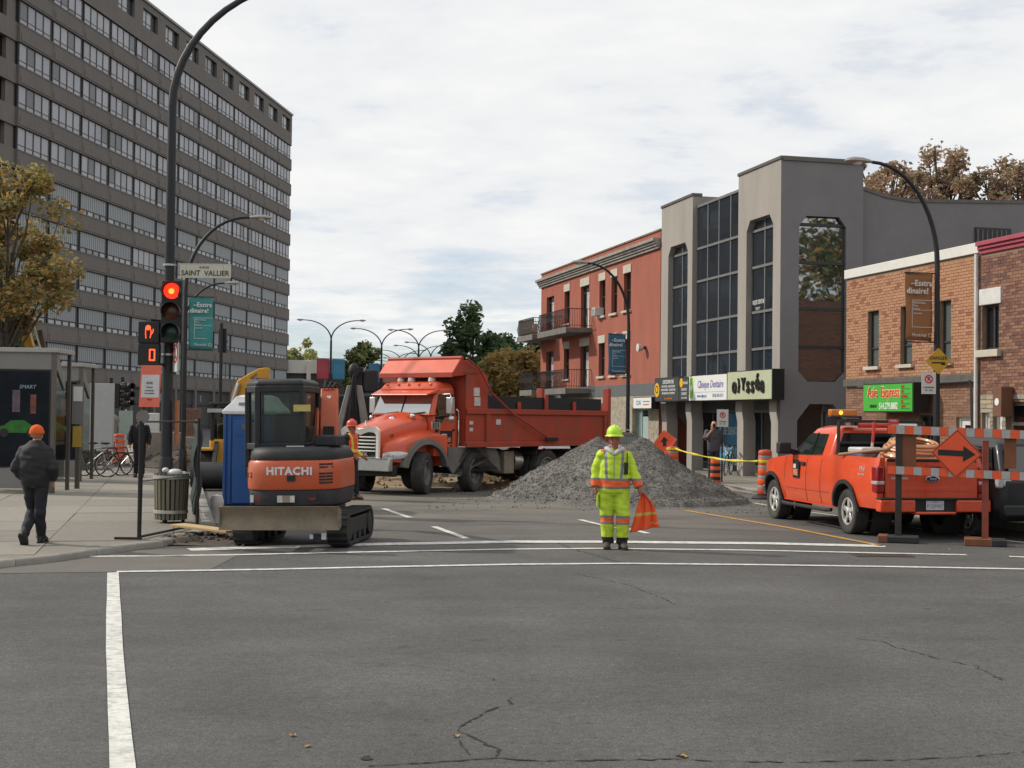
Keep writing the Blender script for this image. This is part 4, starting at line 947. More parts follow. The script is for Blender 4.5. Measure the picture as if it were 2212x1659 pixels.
# ------------------------------------------------------------------ low buildings far down the road
M_FARW = mat('far_white_metal', (0.62, 0.60, 0.54), .6, var=.08, scale=.3); M_FARD = mat('far_dark_brick', (0.075, 0.068, 0.065), .9, var=.2, scale=.3); M_FARG = mat('far_grey_panel', (0.16, 0.165, 0.18), .8, var=.15, scale=.2)
def farbox(name, label, px0, px1, pyt, Y, depth, parts, cat='building', group=None):
    a = ATY(px0, pyt, Y); b = ATY(px1, pyt, Y); r = empty(name, (a.x, Y, 0), 0, label, cat, group); Wd = b.x - a.x; H = a.z
    for nm, f0, f1, z0, z1, dy, mt in parts: MB().box(Wd * f0, Wd * f1, dy, depth, H * z0, H * z1).build(nm, mt, r, smooth=0)
    return r, Wd, H
farbox('warehouse', 'long dark warehouse with pale cream roof band far down the road', 600, 752, 777, 215, 30, (('wall', 0, 1, 0, .80, .4, M_FARD), ('roof_band', -.01, 1.0, .80, 1, 0, M_FARW), ('dock_door', .55, .62, .1, .5, .2, M_FARG), ('dock_door', .7, .78, .1, .5, .2, M_FARG), ('pipe', .10, .125, 0, .98, -.6, M_FARG), ('pipe', .42, .47, 0, .98, -.6, M_FARW)))
farbox('low_shed', 'low grey shed with pale strip window beyond the dump truck', 744, 845, 812, 190, 20, (('wall', 0, 1, 0, .9, .3, M_FARD), ('roof', -.02, 1.02, .9, 1, 0, M_FARG), ('strip_window', .1, .8, .45, .56, .2, M_FARW)))
farbox('terrace_house', 'brown flat-roofed house half hidden by autumn trees', 1030, 1175, 800, 130, 15, (('wall', 0, 1, 0, .95, .3, mat('far_brown_brick', (0.16, 0.10, 0.075), .9, var=.2, scale=.4)), ('roof', -.01, 1.01, .95, 1, 0, M_FARD), ('window', .2, .3, .4, .7, .2, M_GL_DARK), ('window', .5, .6, .4, .7, .2, M_GL_DARK), ('window', .75, .85, .4, .7, .2, M_GL_DARK)))
# concrete viaduct parapet behind the truck
M_VIA = mat('viaduct_concrete', (0.22, 0.21, 0.20), .9, var=.15, scale=.5)
r = empty('viaduct', (0, 0, 0), 0, 'grey concrete viaduct ramp rising behind the dump truck', 'viaduct')
a, b = ATY(690, 872, 150), ATY(850, 838, 120)
mb = MB(); mb.hexa([(a.x, a.y, 0), (b.x, b.y, 0), (b.x + 2, b.y + 6, 0), (a.x + 2, a.y + 6, 0)], [(a.x, a.y, a.z - .9), (b.x, b.y, b.z - .9), (b.x + 2, b.y + 6, b.z - .9), (a.x + 2, a.y + 6, a.z - .9)]); mb.build('ramp', M_VIA, r, smooth=0)
n = 14
for k in range(n + 1): p = a.lerp(b, k / n); MB().box(p.x - .12, p.x + .12, p.y, p.y + .3, p.z - .9, p.z).build('post', M_VIA, r, smooth=0)
for dz in (0, -.4): MB().bar(a + Vector((0, .15, dz)), b + Vector((0, .15, dz)), .12, .16).build('rail', M_VIA, r, smooth=0)
# ------------------------------------------------------------------ street lamps, banners and signals
M_POLE = mat('black_pole_paint', (0.014, 0.015, 0.018), .5, var=.15, scale=4)
M_LHEAD = mat('lamp_head_grey', (0.30, 0.28, 0.25), .5, metal=.3, var=.12)
M_LLENS = mat('lamp_lens', (0.55, 0.55, 0.52), .2, var=.05)
def arc_pts(x0, z0, rx, rz, n=12, side=1): return [(x0 + side * rx * (1 - math.cos(t)), 0, z0 + rz * math.sin(t)) for t in [math.pi / 2 * k / n for k in range(n + 1)]]
def lamp_arm(par, z0, rx, rz, side, r0=.055, r1=.035):
    pts = arc_pts(0, z0, rx, rz, 12, side)
    MB().tube(pts, [r0 + (r1 - r0) * k / 12 for k in range(13)], 8).build('arm', M_POLE, par)
    x, z = side * rx, z0 + rz; s = side
    h = MB(); prof = [(0, .03, .035), (.06, .07, .05), (.22, .12, .085), (.42, .14, .09), (.55, .10, .06), (.60, .03, .02)]
    h.rings([[(x + s * a, w_ * math.cos(q), z + hh * math.sin(q) * (1 if math.sin(q) > 0 else .5)) for q in [6.2832 * j / 12 for j in range(12)]] for a, w_, hh in prof])
    hd = h.build('lamp_head', M_LHEAD, par)
    MB().lathe([(.001, -.08), (.08, -.07), (.105, -.035), (.10, -.02)], 12, (x + s * .33, 0, z)).build('lens', M_LLENS, hd)
def lamp(loc, label, H=7.25, rise=2.05, reach=1.5, sides=(-1,), r=.075, group='curved street lamps'):
    p = empty('street_lamp', loc, math.atan2(NV.y, NV.x), label, 'street lamp', group)
    z0 = H - rise
    MB().lathe([(.14, 0), (.14, .05), (.11, .08), (.105, .9), (r + .01, .95)], 12).build('base', M_POLE, p)
    MB().tube([(0, 0, .9), (0, 0, z0)], [r, r * .72], 10).build('pole', M_POLE, p)
    for s in sides: lamp_arm(p, z0, reach, rise, s)
    return p
def banner(par, side, zt, col, name, w_=.63, h_=1.39, txt=True, lab=None, detail=True):
    """fabric street banner hung from the pole"""
    M_B = mat(name, col, .75, var=.06, scale=3)
    x0 = side * .10
    b = MB()
    nx, nz = 8, 12
    vs = []
    for k in range(nz + 1):
        for i in range(nx + 1):
            u, v = i / nx, k / nz
            vs.append((x0 + side * w_ * u, .03 * math.sin(u * 3 + v * 2) + .02 * math.sin(v * 7), zt - h_ * v - .02 * u * side))
    fs = [(k * (nx + 1) + i, k * (nx + 1) + i + 1, (k + 1) * (nx + 1) + i + 1, (k + 1) * (nx + 1) + i) for k in range(nz) for i in range(nx)]
    b.add(vs, fs); bo = b.build('banner', M_B, par, smooth=60)
    so = bo.modifiers.new('thick', 'SOLIDIFY'); so.thickness = .004
    for z in (zt + .02, zt - h_ - .02): MB().tube([(0, 0, z), (side * (w_ + .12), 0, z)], .014, 6).build('banner_rod', M_POLE, par)
    if detail:
        MW = mat('banner_white', (.62, .62, .6), .7, var=0)
        xl = x0 if side > 0 else x0 - w_
        text('lettering', '–Esstra', .17, MW, bo, (xl + w_ * .56, -.035, zt - .20), bold=.006, sx=.9); text('lettering', 'dinaire!', .17, MW, bo, (xl + w_ * .42, -.035, zt - .36), bold=.006, sx=.9)
        for a, c, d, e in ((.22, .97, .48, .49), (.22, .97, .68, .687), (.22, .97, 1.02, 1.03), (.22, .235, .48, 1.03)): MB().box(xl + w_ * a, xl + w_ * c, -.036, -.032, zt - h_ * .74 * e - .05, zt - h_ * .74 * d - .05).build('print_line', MW, bo, smooth=0)
        for k, s in enumerate(('Bibliothèque', 'Piste', 'Piscine')): text('lettering', s, .062, MW, bo, (xl + w_ * .26, -.035, zt - .60 - .065 * k), align='LEFT', sx=.9)
        text('lettering', 'Quartier', .062, MW, bo, (xl + w_ * .26, -.035, zt - .82), align='LEFT', sx=.9)
        text('lettering', 'Montréal', .10, MW, bo, (xl + w_ * .48, -.035, zt - h_ + .12), sx=.9)
        MB().lathe([(.035, -.036), (.045, -.036), (.045, -.033), (.035, -.033), (.035, -.036)], 12, (xl + w_ * .88, 0, zt - h_ + .12), 'y', cap=False).build('rosette', MW, bo)
    return bo
def on_v(px, v):  # place on the line parallel to the street at offset v, seen at column px
    d = ray(px, 900); t = v / Vector((d.x, d.y, 0)).dot(NV); return Vector((d.x * t, d.y * t, 0))
def at_h(px, py, z):  # place whose height z shows at this pixel
    d = ray(px, py); t = (z - CAM_H) / d.z; return Vector((d.x * t, d.y * t, 0))
VR, VL = V_KERB_R + .45, V_KERB_L - .5
p1 = on_v(2023, VR + .1); r1 = lamp(p1, 'black street lamp with brown banner and yellow danger sign'); zt = ATY(2015, 593, p1.y)[2]
banner(r1, -1, zt, (0.30, 0.135, 0.055), 'brown_banner_cloth')
M_YSIGN = mat('yellow_sign', (0.55, 0.32, 0.02), .5, var=.08)
sp = ATY(2027, 780, p1.y - .12)
dg = empty('danger_sign', (sp.x, sp.y, sp.z), R(4), 'yellow diamond DANGER sign on the lamp pole', 'sign')
MB().prism([(0, -.275), (.275, 0), (0, .275), (-.275, 0)], -.004, .004).build('plate', M_YSIGN, dg, smooth=0, bevel=.003); text('lettering', 'DANGER', .10, M_INK, dg, (0, -.007, .06), sx=.95)
MB().box(-.14, .14, -.007, -.005, -.05, -.02).build('pictogram', M_INK, dg, smooth=0); MB().box(.06, .15, -.0075, -.0045, -.08, -.05).build('pictogram', M_INK, dg, smooth=0)
def parking_sign(loc, rz, label, w_=.30, h_=.45, post=None):
    s = empty('parking_sign', loc, rz, label, 'sign')
    MB().box(-w_ / 2, w_ / 2, -.003, .003, 0, h_).build('plate', mat('sign_white', (.62, .61, .58), .45, var=.05), s, smooth=0)
    MB().lathe([(.062, -.008), (.088, -.008), (.088, -.004), (.062, -.004), (.062, -.008)], 20, (0, 0, h_ * .68), 'y', cap=False).build('ring', M_REDINK, s)
    text('lettering', 'P', .12, M_INK, s, (0, -.006, h_ * .68)); MB().bar((-.06, -.0075, h_ * .68 + .06), (.06, -.0075, h_ * .68 - .06), .003, .02).build('slash', M_REDINK, s, smooth=0)
    text('lettering', 'LIVRAISON', .045, M_INK, s, (0, -.006, h_ * .30)); text('lettering', '9h - 16h', .045, M_INK, s, (0, -.006, h_ * .17))
    if post: MB().tube([(0, .03, post), (0, .03, h_ + .05)], .025, 8).build('post', M_POLE, s)
    return s
q = ATY(2006, 851, p1.y - .14); parking_sign(q, R(3), 'white no parking plate under the yellow danger sign')
p2 = on_v(1356, VR); r2 = lamp(p2, 'black street lamp with blue banner before the red brick house'); banner(r2, -1, ATY(1345, 723, p2.y)[2], (0.045, 0.135, 0.215), 'blue_banner_cloth')
q = on_v(1561, V_KERB_R + .5); s_ = parking_sign((q.x, q.y, ATY(1561, 922, q.y)[2]), R(8), 'white no parking plate on a post before the blue shop window', .34, .50, post=.13 - ATY(1561, 922, q.y)[2])
# left kerb lamps
p3 = S(38.2, VL); r3 = lamp(p3, 'black street lamp with teal banner behind the traffic signal', sides=(1,), reach=1.65); banner(r3, 1, ATY(416, 642, p3.y)[2], (0.045, 0.235, 0.225), 'teal_banner_cloth')
p4 = S(58.0, VL); lamp(p4, 'far curved street lamp on the left kerb past the teal banner', sides=(1,), reach=1.65)
# double lamps of the avenue beyond
far = [(716, 689, (0.36, 0.055, 0.075), (0.05, 0.19, 0.30)), (825, 708, (0.05, 0.17, 0.30), (0.40, 0.17, 0.11)), (905, 711, (0.33, 0.07, 0.08), (0.07, 0.16, 0.22)), (931, 738, None, None), (905, 745, None, None), (869, 755, None, None), (851, 761, None, None), (872, 772, None, None), (858, 778, None, None)]
for i, (px, py, c1, c2) in enumerate(far):
    loc = at_h(px, py, 9.1)
    d = lamp(loc, ['twin armed street lamp with red and blue banners beyond the excavator', 'twin armed street lamp with blue and orange banners behind the dump truck', 'twin armed street lamp with red and blue banners above the dump truck', 'distant twin armed street lamp along the avenue'][min(i, 3)], H=9.0, rise=1.5, reach=2.0, sides=(-1, 1), r=.11, group='twin armed avenue lamps')
    d.rotation_euler[2] = R(2)
    if c1:
        zb = {0: (772, 818), 1: (773, 813), 2: (774, 788)}[i]
        zt = 6.1
        banner(d, -1, zt, c1, 'far_banner_%d' % (2 * i), .95, 1.6, detail=False); banner(d, 1, zt, c2, 'far_banner_%d' % (2 * i + 1), .95, 1.6, detail=False)
# ------------------------------------------------------------------ corner signal post
M_SIGB = mat('signal_black', (0.012, 0.012, 0.013), .5, var=.1)
pp = G(357, 1100)
tp = empty('signal_post', pp, 0, 'tall black steel corner post with a curved lamp arm', 'signal post')
MB().lathe([(.20, 0.1), (.20, .16), (.15, .2), (.14, 1.0), (.125, 1.05)], 14).build('base', M_POLE, tp)
MB().tube([(0, 0, .9), (0, 0, 8.1)], [.122, .088], 12).build('pole', M_POLE, tp)
pts = [(3.4 * (1 - math.cos(t)) , 3.4 * .24 * (1 - math.cos(t)), 8.1 + 2.9 * math.sin(t)) for t in [math.pi / 2 * k / 14 for k in range(15)]]
MB().tube(pts, [.088 - .045 * k / 14 for k in range(15)], 10).build('arm', M_POLE, tp)
for z in (3.1, 3.45, 4.9): MB().lathe([(.135, -.02), (.135, .02)], 12, (0, 0, z)).build('band', M_STEEL, tp)
def signal_head(loc, rz, label, n=3, lit=0, s=.41, back=False):
    h = empty('traffic_signal', loc, rz, label, 'traffic signal'); D = .20
    MB().box(-s / 2, s / 2, -.0, D, 0, n * s).build('housing', M_SIGB, h, bevel=.02)
    cols = [(0.30, 0.02, 0.012), (0.10, 0.030, 0.012), (0.010, 0.035, 0.025)]
    for k in range(n):
        zc = (n - k - .5) * s; r_ = s * .43
        if k == lit:
            M1 = mat('red_signal_light', (0.6, 0.02, 0.01), .3, var=0, emit=(1.0, 0.03, 0.012), estr=1.6); 
            MB().lathe([(.001, -.045), (r_ * .55, -.035), (r_ * .9, -.01), (r_ * .9, -.001)], 24, (0, 0, zc), 'y').build('lens', M1, h)
            MB().lathe([(.001, -.062), (r_ * .25, -.058), (r_ * .32, -.047)], 16, (0, 0, zc - .01), 'y').build('bulb_glow', mat('red_signal_core', (1, .3, .1), .3, var=0, emit=(1.0, .26, .02), estr=2.2), h)
        else: MB().lathe([(.001, -.03), (r_ * .6, -.022), (r_ * .9, -.004), (r_ * .9, -.001)], 24, (0, 0, zc), 'y').build('lens', mat('signal_lens_%d' % k, cols[k], .25, var=.1, scale=20), h)
        v = MB(); rs = []
        for yy, rr_ in ((0, r_), (-.24, r_ * .97)): rs.append([(rr_ * math.sin(a), yy, zc + rr_ * math.cos(a)) for a in [R(-125 + 250 * j / 20) for j in range(21)]])
        v.rings(rs, cap=False, closed=False); vo = v.build('visor', M_SIGB, h); so = vo.modifiers.new('t', 'SOLIDIFY'); so.thickness = .012
    return h
sp = ATY(369, 740, pp.y - .42)
signal_head((sp.x, sp.y, sp.z), R(6), 'three aspect traffic signal showing red on the corner post')
# pedestrian signal
a = ATY(320, 789, pp.y - .40); s = .42
ph = empty('pedestrian_signal', (a.x, a.y, a.z), R(3), 'black pedestrian signal with lit orange hand and zero', 'pedestrian signal')
MB().box(-.21, .21, 0, .18, 0, .435).build('housing', M_SIGB, ph, bevel=.015); MB().box(-.21, .21, 0, .18, .44, .87).build('housing', M_SIGB, ph, bevel=.015)
M_LED = mat('orange_led', (0.9, .1, .03), .4, var=0, emit=(1.0, .10, .03), estr=1.5)
h = MB(); zc = .66
h.lathe([(.001, -.012), (.052, -.012), (.052, -.004), (.001, -.004)], 14, (-.01, 0, zc + .085), 'y'); h.build('hand_symbol', M_LED, ph)
MB().tube([(-.055, -.008, zc + .07), (-.06, -.008, zc - .02), (-.05, -.008, zc - .13)], .010, 5).build('hand_symbol', M_LED, ph); MB().tube([(.04, -.008, zc + .05), (.05, -.008, zc - .02), (.03, -.008, zc - .12)], .010, 5).build('hand_symbol', M_LED, ph)
MB().tube([(.09, -.008, zc + .06), (.085, -.008, zc), (.05, -.008, zc - .05)], .010, 5).build('hand_symbol', M_LED, ph)
zc = .205; xc = .075
for x0, x1, z0, z1 in ((-.055, .055, .09, .118), (-.055, .055, -.118, -.09), (-.06, -.034, -.11, .11), (.034, .06, -.11, .11)):
    MB().box(xc + x0, xc + x1, -.010 - .002 * (abs(z0) > .1), -.003, zc + z0, zc + z1).build('digit_segment', M_LED, ph, smooth=0)
mb = MB(); mb.bar((pp.x, pp.y, a.z + .03), (a.x, a.y + .1, a.z + .03), .05, .05); mb.bar((pp.x, pp.y, a.z + .9), (a.x, a.y + .1, a.z + .9), .05, .04); bo = mb.build('bracket', M_SIGB, None); bo.parent = tp; bo.location = -Vector(pp)
# street name sign
a, b = ATY(386, 600, pp.y - .05), ATY(496, 600, pp.y - .05); zt = ATY(440, 572, pp.y - .05).z
sn = empty('street_name_sign', (a.x + .02, a.y, a.z), R(0), 'white street name plate with black letters on the corner post', 'sign'); W = b.x - a.x; Hh = zt - a.z
MB().box(0, W, 0, .03, 0, Hh).build('plate', mat('street_plate', (.55, .53, .43), .5, var=.08, scale=4), sn, smooth=0, bevel=.004)
text('lettering', 'SAINT  VALLIER', Hh * .56, M_INK, sn, (W / 2, -.006, Hh * .36), sx=.93); text('lettering', 'RUE DE', Hh * .22, mat('faded_print', (.22, .16, .12), .6, var=0), sn, (W * .48, -.006, Hh * .80))
mb = MB(); 
for x in (W * .12, W * .5, W * .85): mb.box(x - .006, x + .006, -.004, .034, Hh - .08, Hh + .02)
mb.bar((-.03, .015, Hh + .01), (W, .015, Hh + .01), .03, .03); mb.build('hanger', M_STEEL, sn, smooth=0)
# narrow plates on the post
a = ATY(376, 803, pp.y - .2); s_ = empty('no_turn_sign', (a.x + .02, a.y, a.z), R(-62), 'white no turn plate seen edge on beside the signal', 'sign')
MB().box(-.25, .25, -.003, .003, 0, .60).build('plate', MATS['sign_white'], s_, smooth=0); MB().lathe([(.15, -.008), (.19, -.008), (.19, -.004), (.15, -.004), (.15, -.008)], 22, (0, 0, .36), 'y', cap=False).build('ring', M_REDINK, s_); MB().bar((0, -.006, .25), (0, -.006, .48), .003, .05).build('pictogram', M_INK, s_, smooth=0); MB().bar((-.12, -.0075, .48), (.12, -.0075, .24), .003, .03).build('slash', M_REDINK, s_, smooth=0)
a = ATY(381, 960, pp.y - .1); s_ = empty('warning_strip', (a.x, a.y, a.z), R(-50), 'weathered orange strip strapped to the corner post', 'sign'); MB().box(-.10, .10, 0, .006, 0, .88).build('plate', mat('faded_orange', (.38, .15, .07), .7, var=.2, scale=6), s_, smooth=0)
# orange notice on its own post
FY = G(299, 1166, PZ).y; a, b = ATY(300, 879, FY), ATY(347, 879, FY); zt = ATY(325, 789, FY).z
nn = empty('notice_board', (a.x, a.y, PZ), R(-6), 'salmon orange notice board with a white sheet on a thin black post', 'sign'); W = b.x - a.x; z0 = a.z - PZ; z1 = zt - PZ
MB().tube([(.03, .05, 0), (.05, .05, z0 + .1)], .022, 8).build('post', M_POLE, nn); MB().lathe([(.001, -.01), (.10, -.01), (.10, .01), (.001, .01)], 14, (.05, .03, z0 - .14), 'y').build('sign_back', mat('sign_back_grey', (.16, .15, .14), .6), nn)
M_SALM = mat('salmon_board', (0.72, 0.16, 0.10), .6, var=.06)
nb = MB(); nb.hexa([(0, -.004, z0), (W - .01, -.004, z0), (W - .01, .004, z0), (0, .004, z0)], [(.025, -.004, z1), (W + .01, -.004, z1), (W + .01, .004, z1), (.025, .004, z1)]); nb.build('board', M_SALM, nn, smooth=0)
MB().hexa([(.03, -.008, z0 + .14), (W - .02, -.008, z0 + .14), (W - .02, -.005, z0 + .14), (.03, -.005, z0 + .14)], [(.04, -.008, z1 - .14), (W - .01, -.008, z1 - .14), (W - .01, -.005, z1 - .14), (.04, -.005, z1 - .14)]).build('sheet', mat('paper_white', (.58, .57, .56), .7, var=.06), nn, smooth=0)
for k, (s, sz) in enumerate((('AVIS', .05), ('Travaux', .03), ('rue fermée', .03), ('à la circulation', .026), ('VILLE', .03))): text('lettering', s, sz, mat('grey_print', (.10, .10, .10), .6, var=0), nn, (W / 2, -.011, z1 - .2 - (.06, .12, .17, .21, .30)[k]))
# more signals in the distance
def far_signal(px, py0, py1, Y, label, rz=R(180)):
    a = ATY(px, py1, Y); t = ATY(px, py0, Y).z; s = (t - a.z) / 3
    r_ = signal_head((a.x, Y, a.z), rz, label, lit=-1, s=s); pl = MB().tube([(.02, .32, -a.z), (.02, .32, t - a.z + .2)], .07, 8).build('post', M_POLE, r_); return r_
far_signal(482, 710, 762, 57, 'traffic signal seen from behind in front of the office block')
far_signal(258, 828, 882, 52, 'dark traffic signal near the parked bicycles', R(100)); far_signal(276, 826, 880, 52.5, 'dark traffic signal on the post beside the green plate', R(60))
a = ATY(271, 938, 50); s_ = empty('green_plate', (a.x, 50, a.z), 0, 'pale green sign plate on a thin post behind the bicycles', 'sign'); MB().box(-.25, .25, 0, .01, 0, .85).build('plate', mat('pale_green_plate', (.28, .36, .33), .6), s_, smooth=0); MB().tube([(0, .03, -a.z), (0, .03, .9)], .03, 6).build('post', M_STEEL, s_)

# ------------------------------------------------------------------ trees
def tree(name, label, loc, H, crown_z, rx, mats, seed, leaves=6000, leaf=.16, trunk_r=.16, squash=1.0, clump=.55, gaps=0.0, lean=0.0, group=None, bark=(0.085, 0.07, 0.055), blobs=26):
    rr = random.Random(seed); t = empty(name, loc, rr.uniform(0, 6), label, 'tree', group)
    cz = (H + crown_z) / 2; rz = (H - crown_z) / 2
    # clump centres spread through an ellipsoid, pushed out towards its skin
    cs = []
    while len(cs) < blobs:
        p = Vector((rr.uniform(-1, 1), rr.uniform(-1, 1), rr.uniform(-1, 1)))
        if .25 < p.length < 1.0: cs.append((Vector((p.x * rx, p.y * rx * squash, cz + p.z * rz)), rr.uniform(.55, 1.25) * clump * rx))
    br = MB(); fork = Vector((lean, 0, crown_z + rz * .15))
    br.tube([(0, 0, 0), (lean * .2, .02, crown_z * .4), (lean * .6, -.03, crown_z * .8), fork, (lean * 1.2, .05, cz + rz * .5)], [trunk_r * 1.25, trunk_r, trunk_r * .85, trunk_r * .7, trunk_r * .2], 9)
    for c, r in cs:
        s = Vector((lean * rr.uniform(.5, 1), 0, crown_z * .75 + rr.uniform(0, .7) * (c.z - crown_z * .75))) if c.z > crown_z else fork
        mid = s.lerp(c, .55) + Vector((rr.uniform(-.2, .2), rr.uniform(-.2, .2), -.1 * rx)); r0 = trunk_r * .38
        br.tube([s, mid, c, c + (c - mid) * .12], [r0, r0 * .6, r0 * .28, r0 * .08], 5)
        for q in range(3):
            d = Vector((rr.gauss(0, 1), rr.gauss(0, 1), rr.gauss(0.3, 1))).normalized(); br.tube([mid.lerp(c, rr.random()), c + d * r * .5, c + d * r], [r0 * .3, r0 * .18, r0 * .05], 4)
    br.build('trunk', mat('bark_' + name, bark, .9, var=.25, scale=6, bump=.5, bscale=20), t)
    m = MB()
    for k in range(leaves):
        c, r = rr.choice(cs); d = Vector((rr.gauss(0, 1), rr.gauss(0, 1), rr.gauss(0, .8)))
        d.normalize(); d *= r * rr.random() ** .45; p = c + d
        if noise.noise(p * (1.1 / max(rx * .35, .3))) < gaps - .35: continue
        a = Vector((rr.gauss(0, 1), rr.gauss(0, 1), rr.gauss(0, .6))).normalized(); b = a.cross(Vector((rr.gauss(0, 1), rr.gauss(0, 1), rr.gauss(0, 1)))).normalized()
        s = leaf * rr.uniform(.6, 1.3); n = a.cross(b) * s * .25
        m.mi = min(len(mats) - 1, int(rr.random() ** 1.0 * len(mats))) if noise.noise(c * .7) < .15 else rr.randrange(len(mats))
        m.add([p - a * s, p - b * s * .55 + n, p + a * s, p + b * s * .55 + n], [(0, 1, 2, 3)])
    m.build('crown', mats, t, smooth=0); return t
def leafmat(name, col):
    if name in MATS: return MATS[name]
    m = mat(name, col, .65, var=.3, scale=2.0); t = m.node_tree; b = t.nodes['Principled BSDF']; tr = N(t, 'ShaderNodeBsdfTranslucent'); tr.inputs[0].default_value = (*[min(1, c * 1.6) for c in col], 1)
    ms = N(t, 'ShaderNodeMixShader'); ms.inputs[0].default_value = .35; t.links.new(b.outputs[0], ms.inputs[1]); t.links.new(tr.outputs[0], ms.inputs[2]); t.links.new(ms.outputs[0], t.nodes['Material Output'].inputs[0]); return m
LG = [leafmat('leaf_dark', (0.070, 0.115, 0.048)), leafmat('leaf_mid', (0.105, 0.155, 0.058)), leafmat('leaf_dark2', (0.056, 0.092, 0.046))]
LA = [leafmat('leaf_amber', (0.40, 0.235, 0.075)), leafmat('leaf_olive', (0.20, 0.175, 0.065)), leafmat('leaf_gold', (0.38, 0.275, 0.09)), leafmat('leaf_green_o', (0.15, 0.155, 0.055)), leafmat('leaf_olive_b', (0.22, 0.18, 0.07))]
LR = [leafmat('leaf_russet', (0.34, 0.205, 0.150)), leafmat('leaf_olive2', (0.24, 0.20, 0.105)), leafmat('leaf_tan', (0.42, 0.29, 0.195)), leafmat('leaf_brown', (0.29, 0.175, 0.125)), leafmat('leaf_moss', (0.20, 0.19, 0.095))]
LY = [leafmat('leaf_yellow', (0.36, 0.235, 0.075)), leafmat('leaf_gold2', (0.30, 0.19, 0.065)), leafmat('leaf_olive3', (0.21, 0.175, 0.065))]
LP_ = [leafmat('leaf_pale', (0.263, 0.271, 0.096)), leafmat('leaf_pale2', (0.350, 0.324, 0.123)), leafmat('leaf_mid2', (0.149, 0.184, 0.067))]
def tree_at(px, pyt, Y, wpx, crown_py, **kw):
    a = ATY(px, pyt, Y); s = FPX / Y; return dict(loc=(a.x, Y, 0), H=a.z, rx=wpx / 2 / s, crown_z=ATY(px, crown_py, Y).z, **kw)
tree('maple_tree', 'amber and green maple behind the bus shelters', mats=LA, seed=4, leaves=14000, leaf=.11, trunk_r=.13, gaps=.17, clump=.30, blobs=46, **tree_at(22, 358, 46, 270, 735))
tree('maple_tree', 'russet maple rising just behind the grey office building', mats=LR, seed=9, leaves=5200, leaf=.12, gaps=.2, clump=.26, blobs=40, trunk_r=.2, group='russet maples behind the roofs', **tree_at(1905, 335, 62, 190, 520))
tree('maple_tree', 'tallest russet maple above the rear wing parapet', mats=LR, seed=12, leaves=6500, leaf=.12, gaps=.2, clump=.22, blobs=52, trunk_r=.22, group='russet maples behind the roofs', **tree_at(2030, 318, 64, 220, 520))
tree('maple_tree', 'russet maple behind the dark louvre window wing', mats=LR, seed=15, leaves=5200, leaf=.12, gaps=.16, clump=.30, blobs=34, trunk_r=.2, group='russet maples behind the roofs', **tree_at(2185, 355, 63, 200, 520))
tree('poplar_tree', 'dark green tree standing beyond the dump truck', mats=LG, seed=20, leaves=8000, leaf=.34, clump=.36, trunk_r=.3, blobs=34, **tree_at(1022, 676, 150, 140, 862))
tree('poplar_tree', 'second dark green tree merging behind the yellow one', mats=LG, seed=23, leaves=6000, leaf=.34, clump=.42, trunk_r=.3, **tree_at(1085, 715, 158, 120, 862))
tree('honey_locust', 'golden yellow tree beside the red brick house', mats=LY, seed=31, leaves=6500, leaf=.24, clump=.42, trunk_r=.18, blobs=28, **tree_at(1118, 757, 112, 135, 868))
tree('shade_tree', 'green tree peeping out behind the red house corner', mats=LG, seed=33, leaves=2500, leaf=.3, clump=.5, trunk_r=.2, **tree_at(1160, 735, 140, 70, 860))
tree('roadside_tree', 'pale green tree above the warehouse roof by the office block', mats=LP_, seed=41, leaves=3500, leaf=.34, clump=.36, gaps=.06, **tree_at(655, 738, 235, 85, 850))
tree('roadside_tree', 'small pale tree at the corner of the office block', mats=LP_, seed=43, leaves=2000, leaf=.34, clump=.45, **tree_at(618, 748, 240, 45, 850))
tree('roadside_tree', 'olive green tree between the twin avenue lamps', mats=LP_ + LG[:1], seed=47, leaves=4500, leaf=.32, clump=.36, gaps=.04, **tree_at(785, 748, 180, 100, 860))
tree('maple_tree', 'amber maple behind the shops that the side window mirrors', mats=LA + LG, seed=51, leaves=6000, leaf=.22, clump=.42, loc=(26, 24, 0), H=11.5, crown_z=4.0, rx=4.5, trunk_r=.25)
tree('street_tree', 'low dark tree at the foot of the office block by the bus shelter', mats=LG + LA[1:2], seed=55, leaves=3500, leaf=.2, clump=.45, **tree_at(12, 655, 60, 120, 850))
# ------------------------------------------------------------------ shared vehicle bits
def paint(name, col, dirt=(0.20, 0.15, 0.11), damt=.35, rough=.35, coat=.3): return mat(name, col, rough, var=.06, scale=2.5, coat=coat, dirt=dirt, dscale=2.2, damt=damt, fine=.04, bscale=30)
M_TYRE = mat('dusty_tyre', (0.045, 0.044, 0.043), .85, var=.2, scale=8, dirt=(0.12, 0.11, 0.095), dscale=5, damt=.6)
M_RUB = mat('black_rubber', (0.018, 0.018, 0.019), .7, var=.15)
M_UNDER = mat('underbody_black', (0.022, 0.021, 0.02), .8, var=.3, scale=4, dirt=(0.07, 0.06, 0.05), dscale=3, damt=.5)
M_CHROME = mat('chrome', (0.72, 0.71, 0.69), .16, metal=1.0, var=.06); M_ALLOY = mat('bright_alloy', (.74, .73, .70), .3, metal=.55, var=.06)
M_SILV = mat('silver_metal', (0.55, 0.55, 0.54), .32, metal=.9, var=.08)
M_PLAST = mat('dusty_grey_plastic', (0.135, 0.13, 0.122), .75, var=.15, scale=4, dirt=(0.24, 0.22, 0.19), dscale=3, damt=.5)
M_AMBER = mat('amber_lens', (0.55, 0.16, 0.015), .25, var=.1, coat=.5)
M_REDLENS = mat('red_lens', (0.30, 0.012, 0.015), .2, var=.1, coat=.5)
M_CLEAR = mat('clear_lens', (0.55, 0.56, 0.56), .12, var=.15, scale=20, metal=.3, coat=.5)
